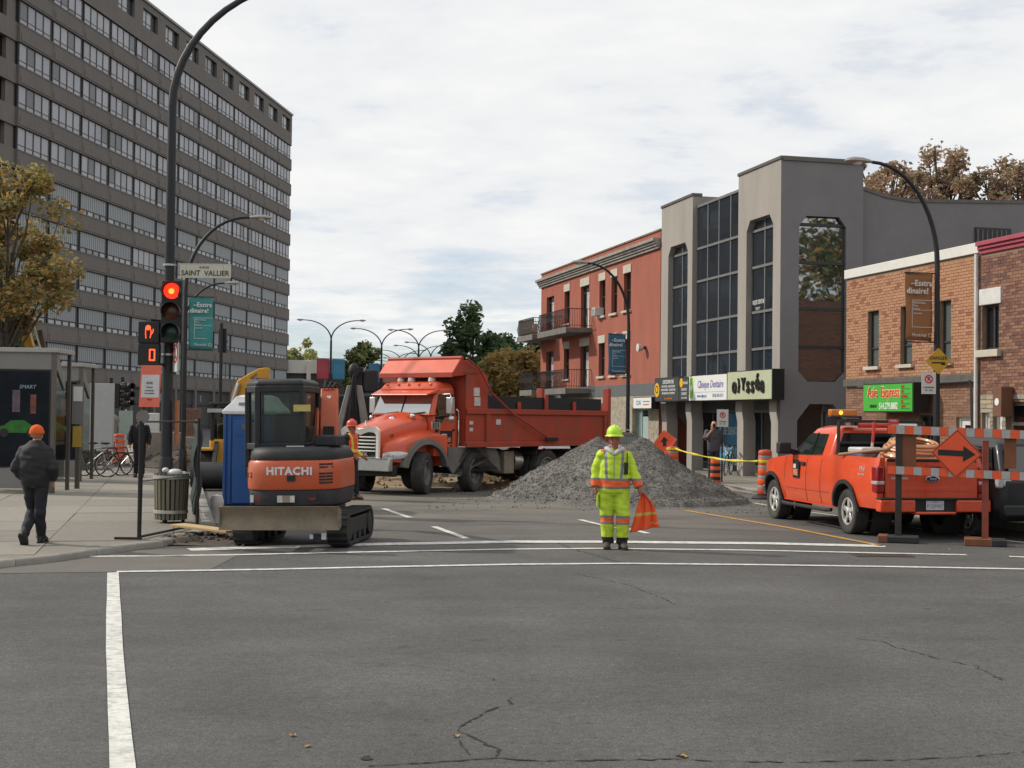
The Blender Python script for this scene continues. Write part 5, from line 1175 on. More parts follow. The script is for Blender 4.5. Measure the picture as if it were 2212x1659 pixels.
M_CARGL = glassmat('car_glass', (0.012, 0.016, 0.016), .02)
M_CARGL_T = glassmat('car_glass_clear', (0.01, 0.014, 0.013), .02, alpha_tr=(.55, (.55, .68, .62)))
def wheel(par, x, y, r, w, side, spokes=0, rimr=.62, steer=0.0, mt=M_TYRE):
    o = empty('tmp'); 
    t = MB(); hw = w / 2
    prof = [(r * rimr, -hw * .78), (r * .80, -hw), (r * .93, -hw * .96), (r * .985, -hw * .80)]
    for k in range(5): c = -hw * .66 + k * hw * .33; prof += [(r, c - hw * .11), (r, c + hw * .11), (r * .978, c + hw * .13), (r * .978, c + hw * .20)]
    prof += [(r * .985, hw * .80), (r * .93, hw * .96), (r * .80, hw), (r * rimr, hw * .78)]
    t.lathe(prof, 36, axis='y', cap=False)
    # tread lugs on the shoulders
    for k in range(36):
        a = 6.2832 * k / 36
        for s in (-1, 1):
            c, sn = math.cos(a), math.sin(a); tx, tz = -sn, c
            p = Vector((c * r * .985, s * hw * .80, sn * r * .985)); d = Vector((c, 0, sn)); tt = Vector((tx, 0, tz)) * r * .045; yy = Vector((0, s * hw * .12, 0))
            t.add([p - tt - yy, p + tt - yy, p + tt + yy - d * r * .03, p - tt + yy - d * r * .03, p - tt - yy + d * r * .022, p + tt - yy + d * r * .022, p + tt + yy + d * 0, p - tt + yy + d * 0], [(4, 5, 6, 7), (0, 1, 5, 4), (1, 2, 6, 5), (2, 3, 7, 6), (3, 0, 4, 7)])
    bpy.data.objects.remove(o)
    wh = t.build('wheel', mt, par); wh.location = (x, y, r); wh.rotation_euler = (0, 0, steer)
    s = side; R_ = r * rimr
    if spokes:
        MB().lathe([(R_ * 1.02, s * hw * .80), (R_ * .93, s * hw * .84), (R_ * .90, s * hw * .55), (R_ * .88, s * hw * .1), (.001, s * hw * .05)], 30, axis='y', cap=False).build('rim', M_UNDER, wh)
        MB().lathe([(R_ * 1.03, s * hw * .79), (R_ * 1.0, s * hw * .88), (R_ * .90, s * hw * .84), (R_ * .88, s * hw * .62)], 30, axis='y', cap=False).build('rim_ring', M_ALLOY, wh)
        for k in range(spokes):
            a = 6.2832 * k / spokes + .3; d = Vector((math.cos(a), 0, math.sin(a))); q = Vector((-math.sin(a), 0, math.cos(a))); Y = Vector((0, s, 0))
            w0, w1 = R_ * .20, R_ * .15; a0, a1 = d * R_ * .12 + Y * hw * .72, d * R_ * .93 + Y * hw * .74
            MB().hexa([a0 - q * w0 - Y * .05, a0 + q * w0 - Y * .05, a0 + q * w0, a0 - q * w0], [a1 - q * w1 - Y * .05, a1 + q * w1 - Y * .05, a1 + q * w1, a1 - q * w1]).build('spoke', M_ALLOY, wh, bevel=.01)
        MB().lathe([(R_ * .24, s * hw * .5), (R_ * .24, s * hw * .86), (R_ * .14, s * hw * .95), (.001, s * hw * .95)], 16, axis='y', cap=False).build('hub', M_ALLOY, wh)
    else:
        MB().lathe([(R_ * 1.02, s * hw * .80), (R_ * .92, s * hw * .84), (R_ * .86, s * hw * .35), (R_ * .5, s * hw * .25), (R_ * .46, s * hw * .6), (.001, s * hw * .7)], 24, axis='y', cap=False).build('rim', mat('dusty_rim', (.20, .19, .175), .6, metal=.4, var=.2), wh)
        for k in range(10): a = .628 * k; MB().lathe([(.022, s * hw * .22), (.022, s * hw * .42), (.001, s * hw * .44)], 6, (math.sin(a) * 0, 0, 0), 'y').build('nut', M_SILV, wh).location = (math.cos(a) * R_ * .64, 0, math.sin(a) * R_ * .64)
    return wh
def skin(outline, levels_z, levels_x, yfun, flip=False):
    """side panel: polygon in xz cut into strips and bent by yfun(x, z)"""
    bm = bmesh.new(); f = bm.faces.new([bm.verts.new((p[0], 0, p[1])) for p in outline])
    for z in levels_z: bmesh.ops.bisect_plane(bm, geom=bm.verts[:] + bm.edges[:] + bm.faces[:], plane_co=(0, 0, z), plane_no=(0, 0, 1))
    for x in levels_x: bmesh.ops.bisect_plane(bm, geom=bm.verts[:] + bm.edges[:] + bm.faces[:], plane_co=(x, 0, 0), plane_no=(1, 0, 0))
    bmesh.ops.triangulate(bm, faces=[f for f in bm.faces if len(f.verts) > 4])
    bm.verts.index_update(); vs = [(v.co.x, yfun(v.co.x, v.co.z), v.co.z) for v in bm.verts]; fs = [tuple(v.index for v in f.verts) for f in bm.faces]
    bm.free(); return vs, fs
def arch(cx, cz, r, a0, a1, n=14): return [(cx + r * math.cos(R(a0 + (a1 - a0) * k / n)), cz + r * math.sin(R(a0 + (a1 - a0) * k / n))) for k in range(n + 1)]
def logo(par, loc, rot, w_=.42, h_=.30):
    l = MB().box(-w_ / 2, w_ / 2, -.004, 0, -h_ / 2, h_ / 2).build('door_emblem', M_INK, par, smooth=0); l.location = loc; l.rotation_euler = rot
    MB().box(-w_ * .40, w_ * .02, -.007, -.0045, h_ * .02, h_ * .26).build('lettering_bar', mat('cream_vinyl', (.62, .60, .54), .5, var=0), l, smooth=0)
    text('lettering', 'PAREE', h_ * .46, mat('orange_vinyl', (.75, .30, .17), .5, var=0), l, (0, -.007, -h_ * .22), bold=.006, sx=w_ * .82 / (h_ * .46 * 3.3))
    return l
# ------------------------------------------------------------------ dump truck
M_TRK = paint('orange_truck_paint', (0.62, 0.082, 0.030), damt=.28); M_TBOX = mat('shaded_box_paint', (0.40, 0.052, 0.027), .55, var=.10, scale=2, dirt=(0.16, 0.075, 0.05), dscale=1.6, damt=.8, fine=.08, stretch=(1.5, 1.5, .6))  # box colour is the truck orange darkened to paint in its shade
th = math.atan2(-.785, -.62)
tk = empty('dump_truck', (-2.96, 34.85, 0), th, 'orange dump truck with chrome grille parked across the street', 'dump truck')
# frame and running gear
mb = MB(); mb.box(-8.0, 1.1, -.45, -.37, .72, 1.0); mb.box(-8.0, 1.1, .37, .45, .72, 1.0); mb.box(.9, 1.1, -1.0, 1.0, .45, .72); mb.box(-.1, .1, -.9, .9, .44, .60); mb.box(-1.95, -1.75, -.9, .9, .44, .60)
for x in (-4.9, -6.25): mb.box(x - .12, x + .12, -.9, .9, .40, .64)
mb.box(-1.2, 1.0, -.5, .5, .55, 1.3)
mb.build('chassis', M_UNDER, tk, bevel=.02)
for x, st in ((0, R(27)), (-1.86, R(16))):
    wheel(tk, x, .98, .52, .33, 1, steer=st); wheel(tk, x, -.98, .52, .33, -1, steer=st)
for x in (-4.9, -6.25):
    for s in (1, -1): wheel(tk, x, s * 1.05, .52, .28, s); wheel(tk, x, s * .72, .52, .28, s)
# hood: rings along x
rs = []
for x, hw, zt, zb, cr in ((1.13, .60, 1.56, .92, .05), (.85, .63, 1.66, .90, .07), (.35, .68, 1.79, .92, .08), (-.10, .76, 1.90, .95, .08), (-.34, .84, 1.97, .95, .07)):
    rs.append([(x, -hw, zb), (x, hw, zb), (x, hw * 1.02, zt - .26), (x, hw * .94, zt - .07), (x, hw * .55, zt + cr * .6), (x, 0, zt + cr), (x, -hw * .55, zt + cr * .6), (x, -hw * .94, zt - .07), (x, -hw * 1.02, zt - .26)])
hood = MB().rings(rs).build('hood', M_TRK, tk, smooth=50, bevel=.025)
MB().box(-.02, .0, -.70, .70, 1.90, 1.905).build('hood_seam', M_UNDER, hood, smooth=0)
# fenders with grey flares
for s in (1, -1):
    out = [(1.06, .80), (1.09, 1.05), (.98, 1.24), (.55, 1.40), (.1, 1.50), (-.40, 1.56), (-.80, 1.56), (-.80, .95)] + arch(0, .52, .78, 146, 22)
    a, b = (.58, 1.10) if s > 0 else (-1.10, -.58)
    fx = [1.09, 1.04, .96, .86, .80, .78, .765, .74, .68, .58, .42, .2, 0, -.2, -.42, -.58, -.68, -.74, -.765, -.785, -.80]; rs = []
    for x in fx:
        yo = .74 + .36 * min(1, max(0, (1.10 - x) / .42)) ** .6; zl = .52 + math.sqrt(max(0, .78 ** 2 - x * x)) if abs(x) < .78 else .80
        zt = 1.10 + (1.56 - 1.10) * min(1, max(0, (1.12 - x) / 1.3)) ** .55; zl = min(zl, zt - .04)
        rs.append([(x, s * .56, zl), (x, s * yo, zl), (x, s * yo, max(zl + .01, zt - .14)), (x, s * (yo - .03), max(zl + .02, zt - .06)), (x, s * (yo - .12), zt), (x, s * .56, zt + .04)])
    MB().rings(rs).build('fender', M_TRK, tk, smooth=50)
    fl = MB(); o_, i_ = arch(0, .50, .87, 168, 12, 20), arch(0, .50, .72, 168, 12, 20); y0, y1 = (1.00, 1.20) if s > 0 else (-1.20, -1.00)
    fl.rings([[(p[0], y0, p[1]), (p[0], y1 - .05 * (s > 0), p[1]), (q[0], y1, q[1]), (q[0], y0, q[1])] for p, q in zip(o_, i_)]); fl.build('wheel_flare', M_PLAST, tk, bevel=.02)
    # splash panel between the axles and over the second one
    y0, y1 = (1.06, 1.13) if s > 0 else (-1.13, -1.06)
    MB().prism([(-.84, 1.16), (-2.72, 1.10), (-2.86, .88), (-2.92, .48), (-2.78, .48)] + arch(-1.86, .50, .72, 20, 150, 12) + [(-1.40, .46), (-1.0, .46), (-.78, .70)], y0, y1).build('splash_panel', M_PLAST, tk, bevel=.012)
    MB().box(-1.35, -.85, min(.85 * s, 1.12 * s), max(.85 * s, 1.12 * s), .40, .47).build('step', M_SILV, tk, bevel=.01)
    # headlights
    hl = MB(); hx_ = [(1.125, .70), (1.08, .82), (.98, .96), (.86, 1.06), (.70, 1.11), (.60, 1.125)]
    hl.rings([[(x + .012, s * (y + .015), z0), (x + .03, s * (y + .03), (z0 + z1) / 2), (x + .012, s * (y + .012), z1), (x - .05, s * (y - .05), z1), (x - .05, s * (y - .05), z0)] for (x, y), z0, z1 in zip(hx_, (.86, .85, .86, .88, .91, .95), (1.0, 1.04, 1.06, 1.06, 1.04, 1.0))]); h_ = hl.build('headlight', M_CLEAR, tk, bevel=.012)
    MB().ball((.68, s * 1.125, .97), (.08, .03, .05)).build('indicator', M_AMBER, h_)
# grille
def V(*p): return p
g = MB(); zt = 1.60; pts_o = [(-.66, .88), (.66, .88), (.66, zt - .03), (.55, zt + .05), (.30, zt + .06), (0, zt - .03), (-.30, zt + .06), (-.55, zt + .05), (-.66, zt - .03)]
pts_i = [(-.53, .90), (.53, .90), (.53, zt - .14), (.45, zt - .09), (.26, zt - .08), (0, zt - .16), (-.26, zt - .08), (-.45, zt - .09), (-.53, zt - .14)]
n = len(pts_o)
vo = [(1.16, p[0], p[1]) for p in pts_o] + [(1.20, p[0] * .97, p[1]) for p in pts_o] + [(1.18, p[0], p[1]) for p in pts_i] + [(1.13, p[0], p[1]) for p in pts_i]
g.add(vo, [(k * n + i, k * n + (i + 1) % n, (k + 1) * n + (i + 1) % n, (k + 1) * n + i) for k in range(3) for i in range(n)])
gr = g.build('grille', mat('bright_surround', (.72, .70, .66), .25, metal=.45, var=.05), tk, smooth=40); MB().prism([(p[0], p[1]) for p in pts_i], 1.12, 1.14, 'yz').build('grille_mesh', M_RUB, gr, smooth=0)
M_GRB = mat('bright_grille', (.70, .68, .63), .35, metal=.25, var=.05)
for k in range(5): z = 1.06 + k * .084; MB().bar((1.170, -.51, z), (1.170, .51, z), .03, .032).build('grille_bar', M_GRB, gr, bevel=.006)
MB().bar((1.165, -.51, .905), (1.165, .51, .905), .03, .03).build('grille_bar', M_CHROME, gr)
text('lettering', 'MACK', .115, M_SILV, gr, (1.165, 0, .975), rot=(R(90), 0, R(90)), sx=1.5, depth=.008, bold=.005)
MB().tube([(1.0, 0, 1.66), (1.01, 0, 1.74), (.99, .0, 1.80)], [.04, .02, .012], 8).build('hood_ornament', M_CHROME, hood)
MB().ball((.30, .25, 1.84), (.10, .08, .07)).build('hood_lamp', M_CHROME, hood); MB().ball((-.02, .63, 1.92), .07).build('hood_mirror', M_CHROME, hood)
# bumper
b = MB().box(1.12, 1.26, -1.05, 1.05, .58, .90).build('bumper', M_SILV, tk, bevel=.02); MB().box(1.261, 1.266, -.02, .02, .585, .895).build('bumper_seam', M_RUB, b, smooth=0); MB().box(1.262, 1.27, -1.04, 1.04, .875, .895).build('bumper_edge', M_CHROME, b, smooth=0)
# side vents on the hood
v = MB().box(-.52, -.20, .845, .86, 1.62, 1.80).build('hood_vent', M_SILV, tk, bevel=.004); v.location = (0, .245, -.02)
for k in range(3): MB().box(-.46 + k * .085, -.425 + k * .085, .861, .864, 1.635, 1.785).build('vent_slot', M_RUB, v, smooth=0)
text('lettering', '196', .13, M_INK, hood, (.72, .655, 1.42), rot=(R(90), 0, R(180)))
# cab
cb = MB(); cb.box(-1.24, -.36, -1.06, 1.06, .92, 1.95); cabl = cb.build('cab', M_TRK, tk, bevel=.04, seg=3)
def ring8(x0, x1, hw, z, c=.08): return [(x0, -hw + c, z), (x0 + c, -hw, z), (x1 - c, -hw, z), (x1, -hw + c, z), (x1, hw - c, z), (x1 - c, hw, z), (x0 + c, hw, z), (x0, hw - c, z)]
MB().rings([ring8(-1.24, -.26, 1.06, 1.94), ring8(-1.24, -.52, .98, 2.54), ring8(-1.24, -.46, .98, 2.60), ring8(-1.22, -.55, .92, 2.72), ring8(-1.15, -.72, .78, 2.79, .05)]).build('cab_top', M_TRK, cabl, smooth=40, bevel=.02)
vis = MB(); vis.hexa([(-.50, -1.0, 2.50), (-.16, -.96, 2.44), (-.16, .96, 2.44), (-.50, 1.0, 2.50)], [(-.60, -1.0, 2.62), (-.18, -.96, 2.47), (-.18, .96, 2.47), (-.60, 1.0, 2.62)]); vis.build('sun_visor', M_TRK, cabl, bevel=.012)
def onws(y, t, off=.012): return (-.26 + (-.52 + .26) * t + off, y * (1.06 + (.98 - 1.06) * t) , 1.94 + .60 * t + off * .4)
M_WIND = glassmat('windscreen', (0.10, 0.135, 0.115), .03); M_WIND.node_tree.nodes['Principled BSDF'].inputs['IOR'].default_value = 3.0
for y0, y1 in ((-.90, -.012), (.012, .90)):
    MB().quad(onws(y0, .06), onws(y1, .06), onws(y1, .93), onws(y0, .93)).build('windscreen', M_WIND, cabl, smooth=0)
MB().bar(onws(0, .04, .015), onws(0, .95, .015), .03, .02).build('windscreen_divider', M_RUB, cabl)
for y in (-.45, .4): MB().bar(onws(y, .05, .03), onws(y + .38, .12, .03), .012, .02).build('wiper', M_RUB, cabl)
for s in (1, -1):
    MB().add([(-.36, s * 1.064, 1.90), (-1.10, s * 1.064, 1.96), (-1.12, s * .994, 2.47), (-.56, s * .994, 2.47), (-.50, s * 1.066, 1.70), (-.36, s * 1.066, 1.70)], [(0, 1, 2, 3), (0, 1, 4, 5)] if s < 0 else [(3, 2, 1, 0), (5, 4, 1, 0)]).build('side_window', M_CARGL, cabl, smooth=0)
    d = MB().prism([(-.38, 1.0), (-.38, 1.66), (-.50, 1.67), (-.75, 1.90), (-1.14, 1.90), (-1.14, 1.0)], s * 1.062, s * 1.075).build('door', M_TRK, cabl, bevel=.006)
    MB().box(-1.10, -1.0, s * 1.077 - .01, s * 1.077 + .01, 1.55, 1.60).build('handle', M_RUB, d)
    MB().tube([(-1.19, s * 1.08, 1.15), (-1.19, s * 1.13, 1.2), (-1.19, s * 1.13, 2.05), (-1.19, s * 1.06, 2.1)], .018, 6).build('grab_rail', M_CHROME, cabl)
    m = MB().box(-.70, -.58, min(s * 1.22, s * 1.42), max(s * 1.22, s * 1.42), 1.98, 2.40).build('mirror', M_SILV, cabl, bevel=.02); MB().tube([(-.60, s * 1.0, 2.46), (-.62, s * 1.32, 2.48), (-.64, s * 1.34, 2.40)], .018, 6).build('mirror_arm', M_CHROME, m); MB().tube([(-.60, s * 1.07, 1.80), (-.62, s * 1.32, 1.85), (-.64, s * 1.34, 1.98)], .018, 6).build('mirror_arm', M_CHROME, m); MB().ball((-.64, s * 1.36, 1.86), .085).build('round_mirror', M_SILV, m)
logo(cabl, (-.78, 1.079, 1.40), (0, 0, R(180)), .46, .32)
MB().box(-.48, -.36, 1.079, 1.085, 1.52, 1.62).build('door_badge', M_INK, cabl, smooth=0)
MB().box(-1.0, -.93, 1.079, 1.085, 1.08, 1.20).build('door_badge', M_INK, cabl, smooth=0)
for y, sz in ((-.55, .09), (-.18, .10), (.52, .10)):
    bcn = MB().lathe([(sz, 0), (sz, .06), (sz * .9, .12), (sz * .4, .15), (.001, .15)], 14, (-.85, y, 2.78)).build('beacon', M_WWHITE, cabl); MB().lathe([(sz * 1.1, -.02), (sz * 1.1, .035)], 14, (-.85, y, 2.775)).build('beacon_base', M_AMBER, bcn)
for y in (-.75, -.35, 0, .35, .75): MB().ball((-.56, y, 2.72), (.06, .045, .035)).build('marker_lamp', M_AMBER, cabl)
# dump body
BX0, BX1, HWB = -7.62, -1.34, 1.24
bx = MB(); bx.box(BX0, BX1, -HWB, HWB, 1.17, 1.30); body = bx.build('dump_body', M_TBOX, tk, bevel=.015)
for s in (1, -1):
    y0, y1 = sorted((s * HWB, s * (HWB - .06)))
    MB().box(BX0, BX1, y0, y1, 1.301, 2.10).build('side_wall', M_TBOX, body, smooth=0)
    y2, y3 = sorted((s * (HWB + .001), s * (HWB + .055)))
    MB().box(BX0, BX1 - .0, y2, y3, 1.99, 2.13).build('top_rail', M_TBOX, body, bevel=.01); MB().box(BX0, BX1, y2, y3, 1.14, 1.27).build('bottom_rail', M_TBOX, body, bevel=.01)
    for x in (BX0 + .02, -2.25): MB().box(x, x + .14, y2, y3, 1.272, 1.988).build('side_post', M_TBOX, body, bevel=.008)
    # side boards with stub posts
    y4, y5 = sorted((s * (HWB - .02), s * (HWB - .05)))
    MB().box(BX0 + .25, -2.25, y4, y5, 2.10, 2.46).build('side_board', mat('black_side_board', (.02, .02, .023), .7, var=.2), body, smooth=0)
    for x, hh in ((-3.55, 2.32), (-4.75, 2.52), (-6.05, 2.36)): MB().box(x, x + .13, y2 - .0, y3 - .005, 2.131, hh).build('stake', M_TBOX, body, bevel=.008)
    MB().prism([(-1.34, 1.302), (-2.20, 1.302), (-2.20, 2.95), (-2.05, 3.05), (-1.34, 3.05)], *sorted((s * (HWB - .061), s * (HWB + .002)))).build('front_side_plate', M_TBOX, body, smooth=0, bevel=.01)
    MB().box(BX0 - .14, BX0, *sorted((s * (HWB - .14), s * (HWB + .06))), 1.14, 2.78).build('rear_post', M_TBOX, body, bevel=.012)
MB().box(BX0 - .10, BX0 - .03, -HWB + .14, HWB - .14, 1.2, 2.35).build('tailgate', M_TBOX, body, bevel=.01)
fw = MB(); fw.box(-1.42, -1.34, -HWB + .062, HWB - .062, 1.302, 3.04); fw.build('front_wall', M_TBOX, body, smooth=0)
# cab shield: tray with a raised lip, sloping up to the front
sh = MB(); HS = HWB + .02
sh.hexa([(-1.36, -HS, 2.98), (-.82, -HS, 2.92), (-.82, HS, 2.92), (-1.36, HS, 2.98)], [(-1.36, -HS, 3.05), (-.82, -HS, 3.0), (-.82, HS, 3.0), (-1.36, HS, 3.05)])
sh.hexa([(-.82, -HS, 2.90), (-.76, -HS, 2.90), (-.76, HS, 2.90), (-.82, HS, 2.90)], [(-.82, -HS, 3.02), (-.76, -HS, 3.02), (-.76, HS, 3.02), (-.82, HS, 3.02)])
shd = sh.build('cab_shield', M_TBOX, body, bevel=.008)
MB().hexa([(-.84, -HS, 3.02), (-.78, -HS, 3.02), (-.78, HS, 3.02), (-.84, HS, 3.02)], [(-1.12, -HS, 3.36), (-1.06, -HS, 3.36), (-1.06, HS, 3.36), (-1.12, HS, 3.36)]).build('shield_lip', M_TRK, shd, bevel=.008)
for s in (1, -1): MB().prism([(-.80, 3.0), (-1.10, 3.35), (-1.40, 3.35), (-2.0, 3.06), (-1.36, 3.0)], *sorted((s * HS, s * (HS - .05)))).build('shield_gusset', M_TBOX, shd, bevel=.006)
# tarp roller and its swing arms, load
MB().cyl((-1.15, -HS, 3.40), (-1.15, HS, 3.40), .05).build('tarp_roller', M_TBOX, body)
for s in (1, -1):
    y = s * (HWB + .12); MB().tube([(-1.2, y, 3.40), (-1.7, y, 3.15), (-2.2, y, 2.55), (-3.1, y, 2.02), (-4.55, y, 1.42), (-4.75, y, 1.36)], .024, 8).build('tarp_arm', M_TBOX, body); MB().box(-5.1, -4.55, y - .03, y + .03, 1.28, 1.38).build('arm_pivot', M_RUB, body, bevel=.01)
ld = MB(); nx, ny = 26, 10
ld.add([(BX0 + .1 + (5.3) * i / nx, -HWB + .1 + (2 * HWB - .2) * j / ny, 2.12 + .22 * math.sin(math.pi * j / ny) * (1 - abs(2 * i / nx - 1) ** 3) + .06 * noise.noise(Vector((i * .5, j * .5, 1)))) for i in range(nx + 1) for j in range(ny + 1)], [(i * (ny + 1) + j, (i + 1) * (ny + 1) + j, (i + 1) * (ny + 1) + j + 1, i * (ny + 1) + j + 1) for i in range(nx) for j in range(ny)])
ld.build('load', mat('dark_fill', (.05, .045, .04), .95, var=.3, scale=5, bump=.6, bscale=15), body)
for px, z0, z1 in ((-1.75, 2.45, 2.66), (-1.78, 2.20, 2.42)): MB().box(px - .12, px + .12, HWB + .004, HWB + .008, z0, z1).build('sticker', mat('worn_white_decal', (.55, .53, .50), .6, var=.25, scale=15), body, smooth=0)
MB().box(-2.75, -2.55, HWB + .004, HWB + .008, 1.72, 1.86).build('sticker', MATS['worn_white_decal'], body, smooth=0)
for z in (1.55, 1.72): MB().box(-1.62, -1.48, HWB + .004, HWB + .008, z, z + .09).build('sticker', MATS['worn_white_decal'], body, smooth=0)
tb = MB().box(-3.62, -3.2, .62, 1.02, .42, 1.02).build('tool_box', mat('tan_tool_box', (.27, .23, .18), .7, var=.15), tk, bevel=.02); MB().cyl((-4.1, .7, .75), (-3.75, .7, .75), .27).build('fuel_tank', M_SILV, tk)
for x in (-5.6,):
    for s in (1, -1): MB().prism(arch(-5.58, .45, 1.35, 160, 20, 14) + list(reversed(arch(-5.58, .45, 1.31, 160, 20, 14))), *sorted((s * .6, s * 1.2))).build('mudguard', M_UNDER, tk)
text('lettering', '25', .34, M_WINK, body, (BX0 - .145, .45, 1.75), rot=(R(90), 0, R(-90)))

# ------------------------------------------------------------------ pickup
M_PK = paint('orange_red_car_paint', (0.68, 0.078, 0.024), damt=.10, rough=.28, coat=.6)
hd = Vector((-.172, .985, 0)); rgt = Vector((.985, .172, 0))
pk = empty('pickup_truck', Vector((5.80, 23.88, 0)) + rgt * .93, math.atan2(hd.y, hd.x), 'orange red pickup truck with hose coil in its bed and amber light bar', 'pickup truck')
def py(x, z):
    y = .985 - .075 * max(0, (z - .86) / .50) ** 2 - .05 * max(0, (.78 - z) / .36) ** 2
    if x > 3.6: y -= .20 * ((x - 3.6) / .75) ** 2
    if x < -.9: y -= .035 * ((-.9 - x) / .25) ** 2
    y += .022 * math.exp(-((math.hypot(x, z - .39) - .56) / .10) ** 2) + .022 * math.exp(-((math.hypot(x - 3.5, z - .39) - .56) / .10) ** 2)
    return y
OUT = [(-1.16, .50), (-1.18, .9), (-1.15, 1.335), (.80, 1.335), (.83, 1.31), (2.72, 1.28), (2.95, 1.255), (3.6, 1.19), (4.10, 1.10), (4.28, .98), (4.32, .62), (4.1, .50)] + arch(3.5, .39, .49, 14, 167, 16) + [(2.98, .42), (.54, .42)] + arch(0, .39, .49, 4, 167, 16)
zl = [.5, .58, .66, .74, .82, .9, .98, 1.06, 1.14, 1.2, 1.26, 1.31]; xl = [-1.0, -.75, -.5, -.25, 0, .25, .5, .75, 1.2, 1.7, 2.2, 2.7, 3.0, 3.25, 3.5, 3.75, 4.0, 4.15]
b = MB()
vs, fs = skin(OUT, zl, xl, py); b.add(vs, fs); b.add([(v[0], -v[1], v[2]) for v in vs], [tuple(reversed(f)) for f in fs])
# returns: top rails of the bed, arches, hood
for s in (1, -1):
    n = len(OUT)
    for i in range(n):
        p, q = OUT[i], OUT[(i + 1) % n]; a, c = (p[0], s * py(*p), p[1]), (q[0], s * py(*q), q[1])
        b.quad(a, c, (c[0], c[1] - s * .09, c[2]), (a[0], a[1] - s * .09, a[2]))
    b.quad((-1.1, s * .80, .75), (.8, s * .80, .75), (.8, s * .83, 1.335), (-1.1, s * .83, 1.335))
body = b.build('body', M_PK, pk, smooth=32)
hd_ = MB(); hx = [2.70, 2.95, 3.4, 3.8, 4.1, 4.26]; hz = [1.28, 1.255, 1.215, 1.16, 1.10, 1.0]
hd_.rings([[(x, y * (py(x, z) - .06), z + .045 * (1 - y * y)) for y in (-1, -.7, -.35, 0, .35, .7, 1)] for x, z in zip(hx, hz)], cap=False, closed=False); hd_.build('hood', M_PK, body, smooth=60)
MB().box(4.20, 4.33, -.72, .72, .62, 1.0).build('grille', M_CHROME, body, bevel=.02); MB().box(4.22, 4.42, -.86, .86, .44, .62).build('front_bumper', M_CHROME, body, bevel=.03)
# bed floor and front, inner arches
MB().box(-1.1, .80, -.80, .80, .70, .76).build('bed_floor', M_RUB, body, smooth=0); MB().box(.76, .82, -.86, .86, .76, 1.33).build('bed_front', M_PK, body, smooth=0); MB().box(.82, 2.72, -.90, .90, .45, 1.28).build('cab_floor', M_UNDER, body, smooth=0)
mb = MB(); mb.box(-1.0, 4.1, -.62, .62, .40, .66); mb.cyl((0, -.75, .39), (0, .75, .39), .07); mb.cyl((3.5, -.75, .39), (3.5, .75, .39), .06); mb.ball((0, .1, .39), .16); mb.cyl((-.95, -.55, .45), (-.45, -.55, .45), .11)
mb.build('underbody', M_UNDER, pk)
for s in (1, -1):
    for cx in (0, 3.5):
        o_, i_ = arch(cx, .39, .545, 178, 6, 22), arch(cx, .39, .475, 178, 6, 22); m = MB(); m.rings([[(p[0], s * (py(*p) + .012), p[1]), (p[0], s * (py(*p) + .03), p[1]), (q[0], s * (py(*p) + .03), q[1]), (q[0], s * (py(*p) - .10), q[1])] for p, q in zip(o_, i_)]); m.build('arch_flare', M_RUB, body)
        m = MB(); m.lathe([(.50, -.30), (.50, .05)], 28, (cx, s * .66, .41), 'y', cap=False); m.build('wheel_well', M_UNDER, body)
    MB().tube([(.62, s * .98, .37), (.75, s * 1.03, .36), (2.8, s * 1.03, .36), (2.95, s * .98, .37)], .035, 8).build('side_step', M_UNDER, body)
    for x in (0, 3.5): wheel(pk, x, s * .84, .385, .265, s, spokes=5, rimr=.60)
# glasshouse
cab = MB(); SILL = [(.84, .905, 1.30), (2.78, .90, 1.27)]; 
def gh(x0, x1, hw, z, c): return [(x0, -hw + c, z), (x0 + c, -hw, z), (x1 - c * 1.4, -hw, z), (x1, -hw + c * 1.6, z), (x1, hw - c * 1.6, z), (x1 - c * 1.4, hw, z), (x0 + c, hw, z), (x0, hw - c, z)]
cab.rings([gh(.84, 2.80, .905, 1.285, .05), gh(.90, 2.02, .73, 1.76, .06), gh(.93, 1.95, .69, 1.80, .07), gh(1.02, 1.80, .58, 1.845, .08)]); cabo = cab.build('cab', M_PK, pk, smooth=30, bevel=.02)
def gs(x, t, s, off=.008):   # point on the glasshouse side, t from sill to roof
    return (x, s * (.905 + (.73 - .905) * t + off), 1.285 + (1.76 - 1.285) * t)
M_SIDE = glassmat('pickup_side_glass', (0.012, 0.02, 0.016), .02)
for s in (1, -1):
    for poly in ([(1.24, .08), (1.70, .06), (1.70, .86), (1.26, .86)], [(1.74, .06), (2.44, .05), (2.56, .14), (2.10, .84), (1.96, .88), (1.74, .86)]):
        vs = [gs(x, t, s) for x, t in poly]; MB().add(vs, [tuple(range(len(vs)))] if s < 0 else [tuple(reversed(range(len(vs))))]).build('side_window', M_SIDE, cabo, smooth=0)
    MB().bar(gs(1.72, .02, s, .012), gs(1.72, .9, s, .012), .01, .03).build('window_divider', M_RUB, cabo); MB().bar(gs(1.2, .02, s, .014), gs(2.6, .02, s, .014), .02, .03).build('window_seal', M_RUB, cabo)
    for x in (1.13, 1.80, 2.86): # door shut lines
        MB().tube([(x, s * (py(x, z) + .001), z) for z in [.46 + .07 * k for k in range(12)]], .005, 4).build('door_seam', M_UNDER, body)
    MB().tube([(x, s * (py(x, .66) + .001), .66) for x in [.55 + .1 * k for k in range(25)]], .004, 4).build('body_crease', M_UNDER, body)
    MB().box(1.86, 2.04, *sorted((s * .968, s * .995)), 1.10, 1.17).build('door_handle', M_RUB, body, bevel=.01)
    m = MB().box(2.42, 2.62, *sorted((s * 1.02, s * 1.26)), 1.30, 1.52).build('mirror', M_RUB, pk, bevel=.03); MB().bar((2.55, s * .88, 1.32), (2.52, s * 1.05, 1.36), .1, .09).build('mirror_arm', M_RUB, m)
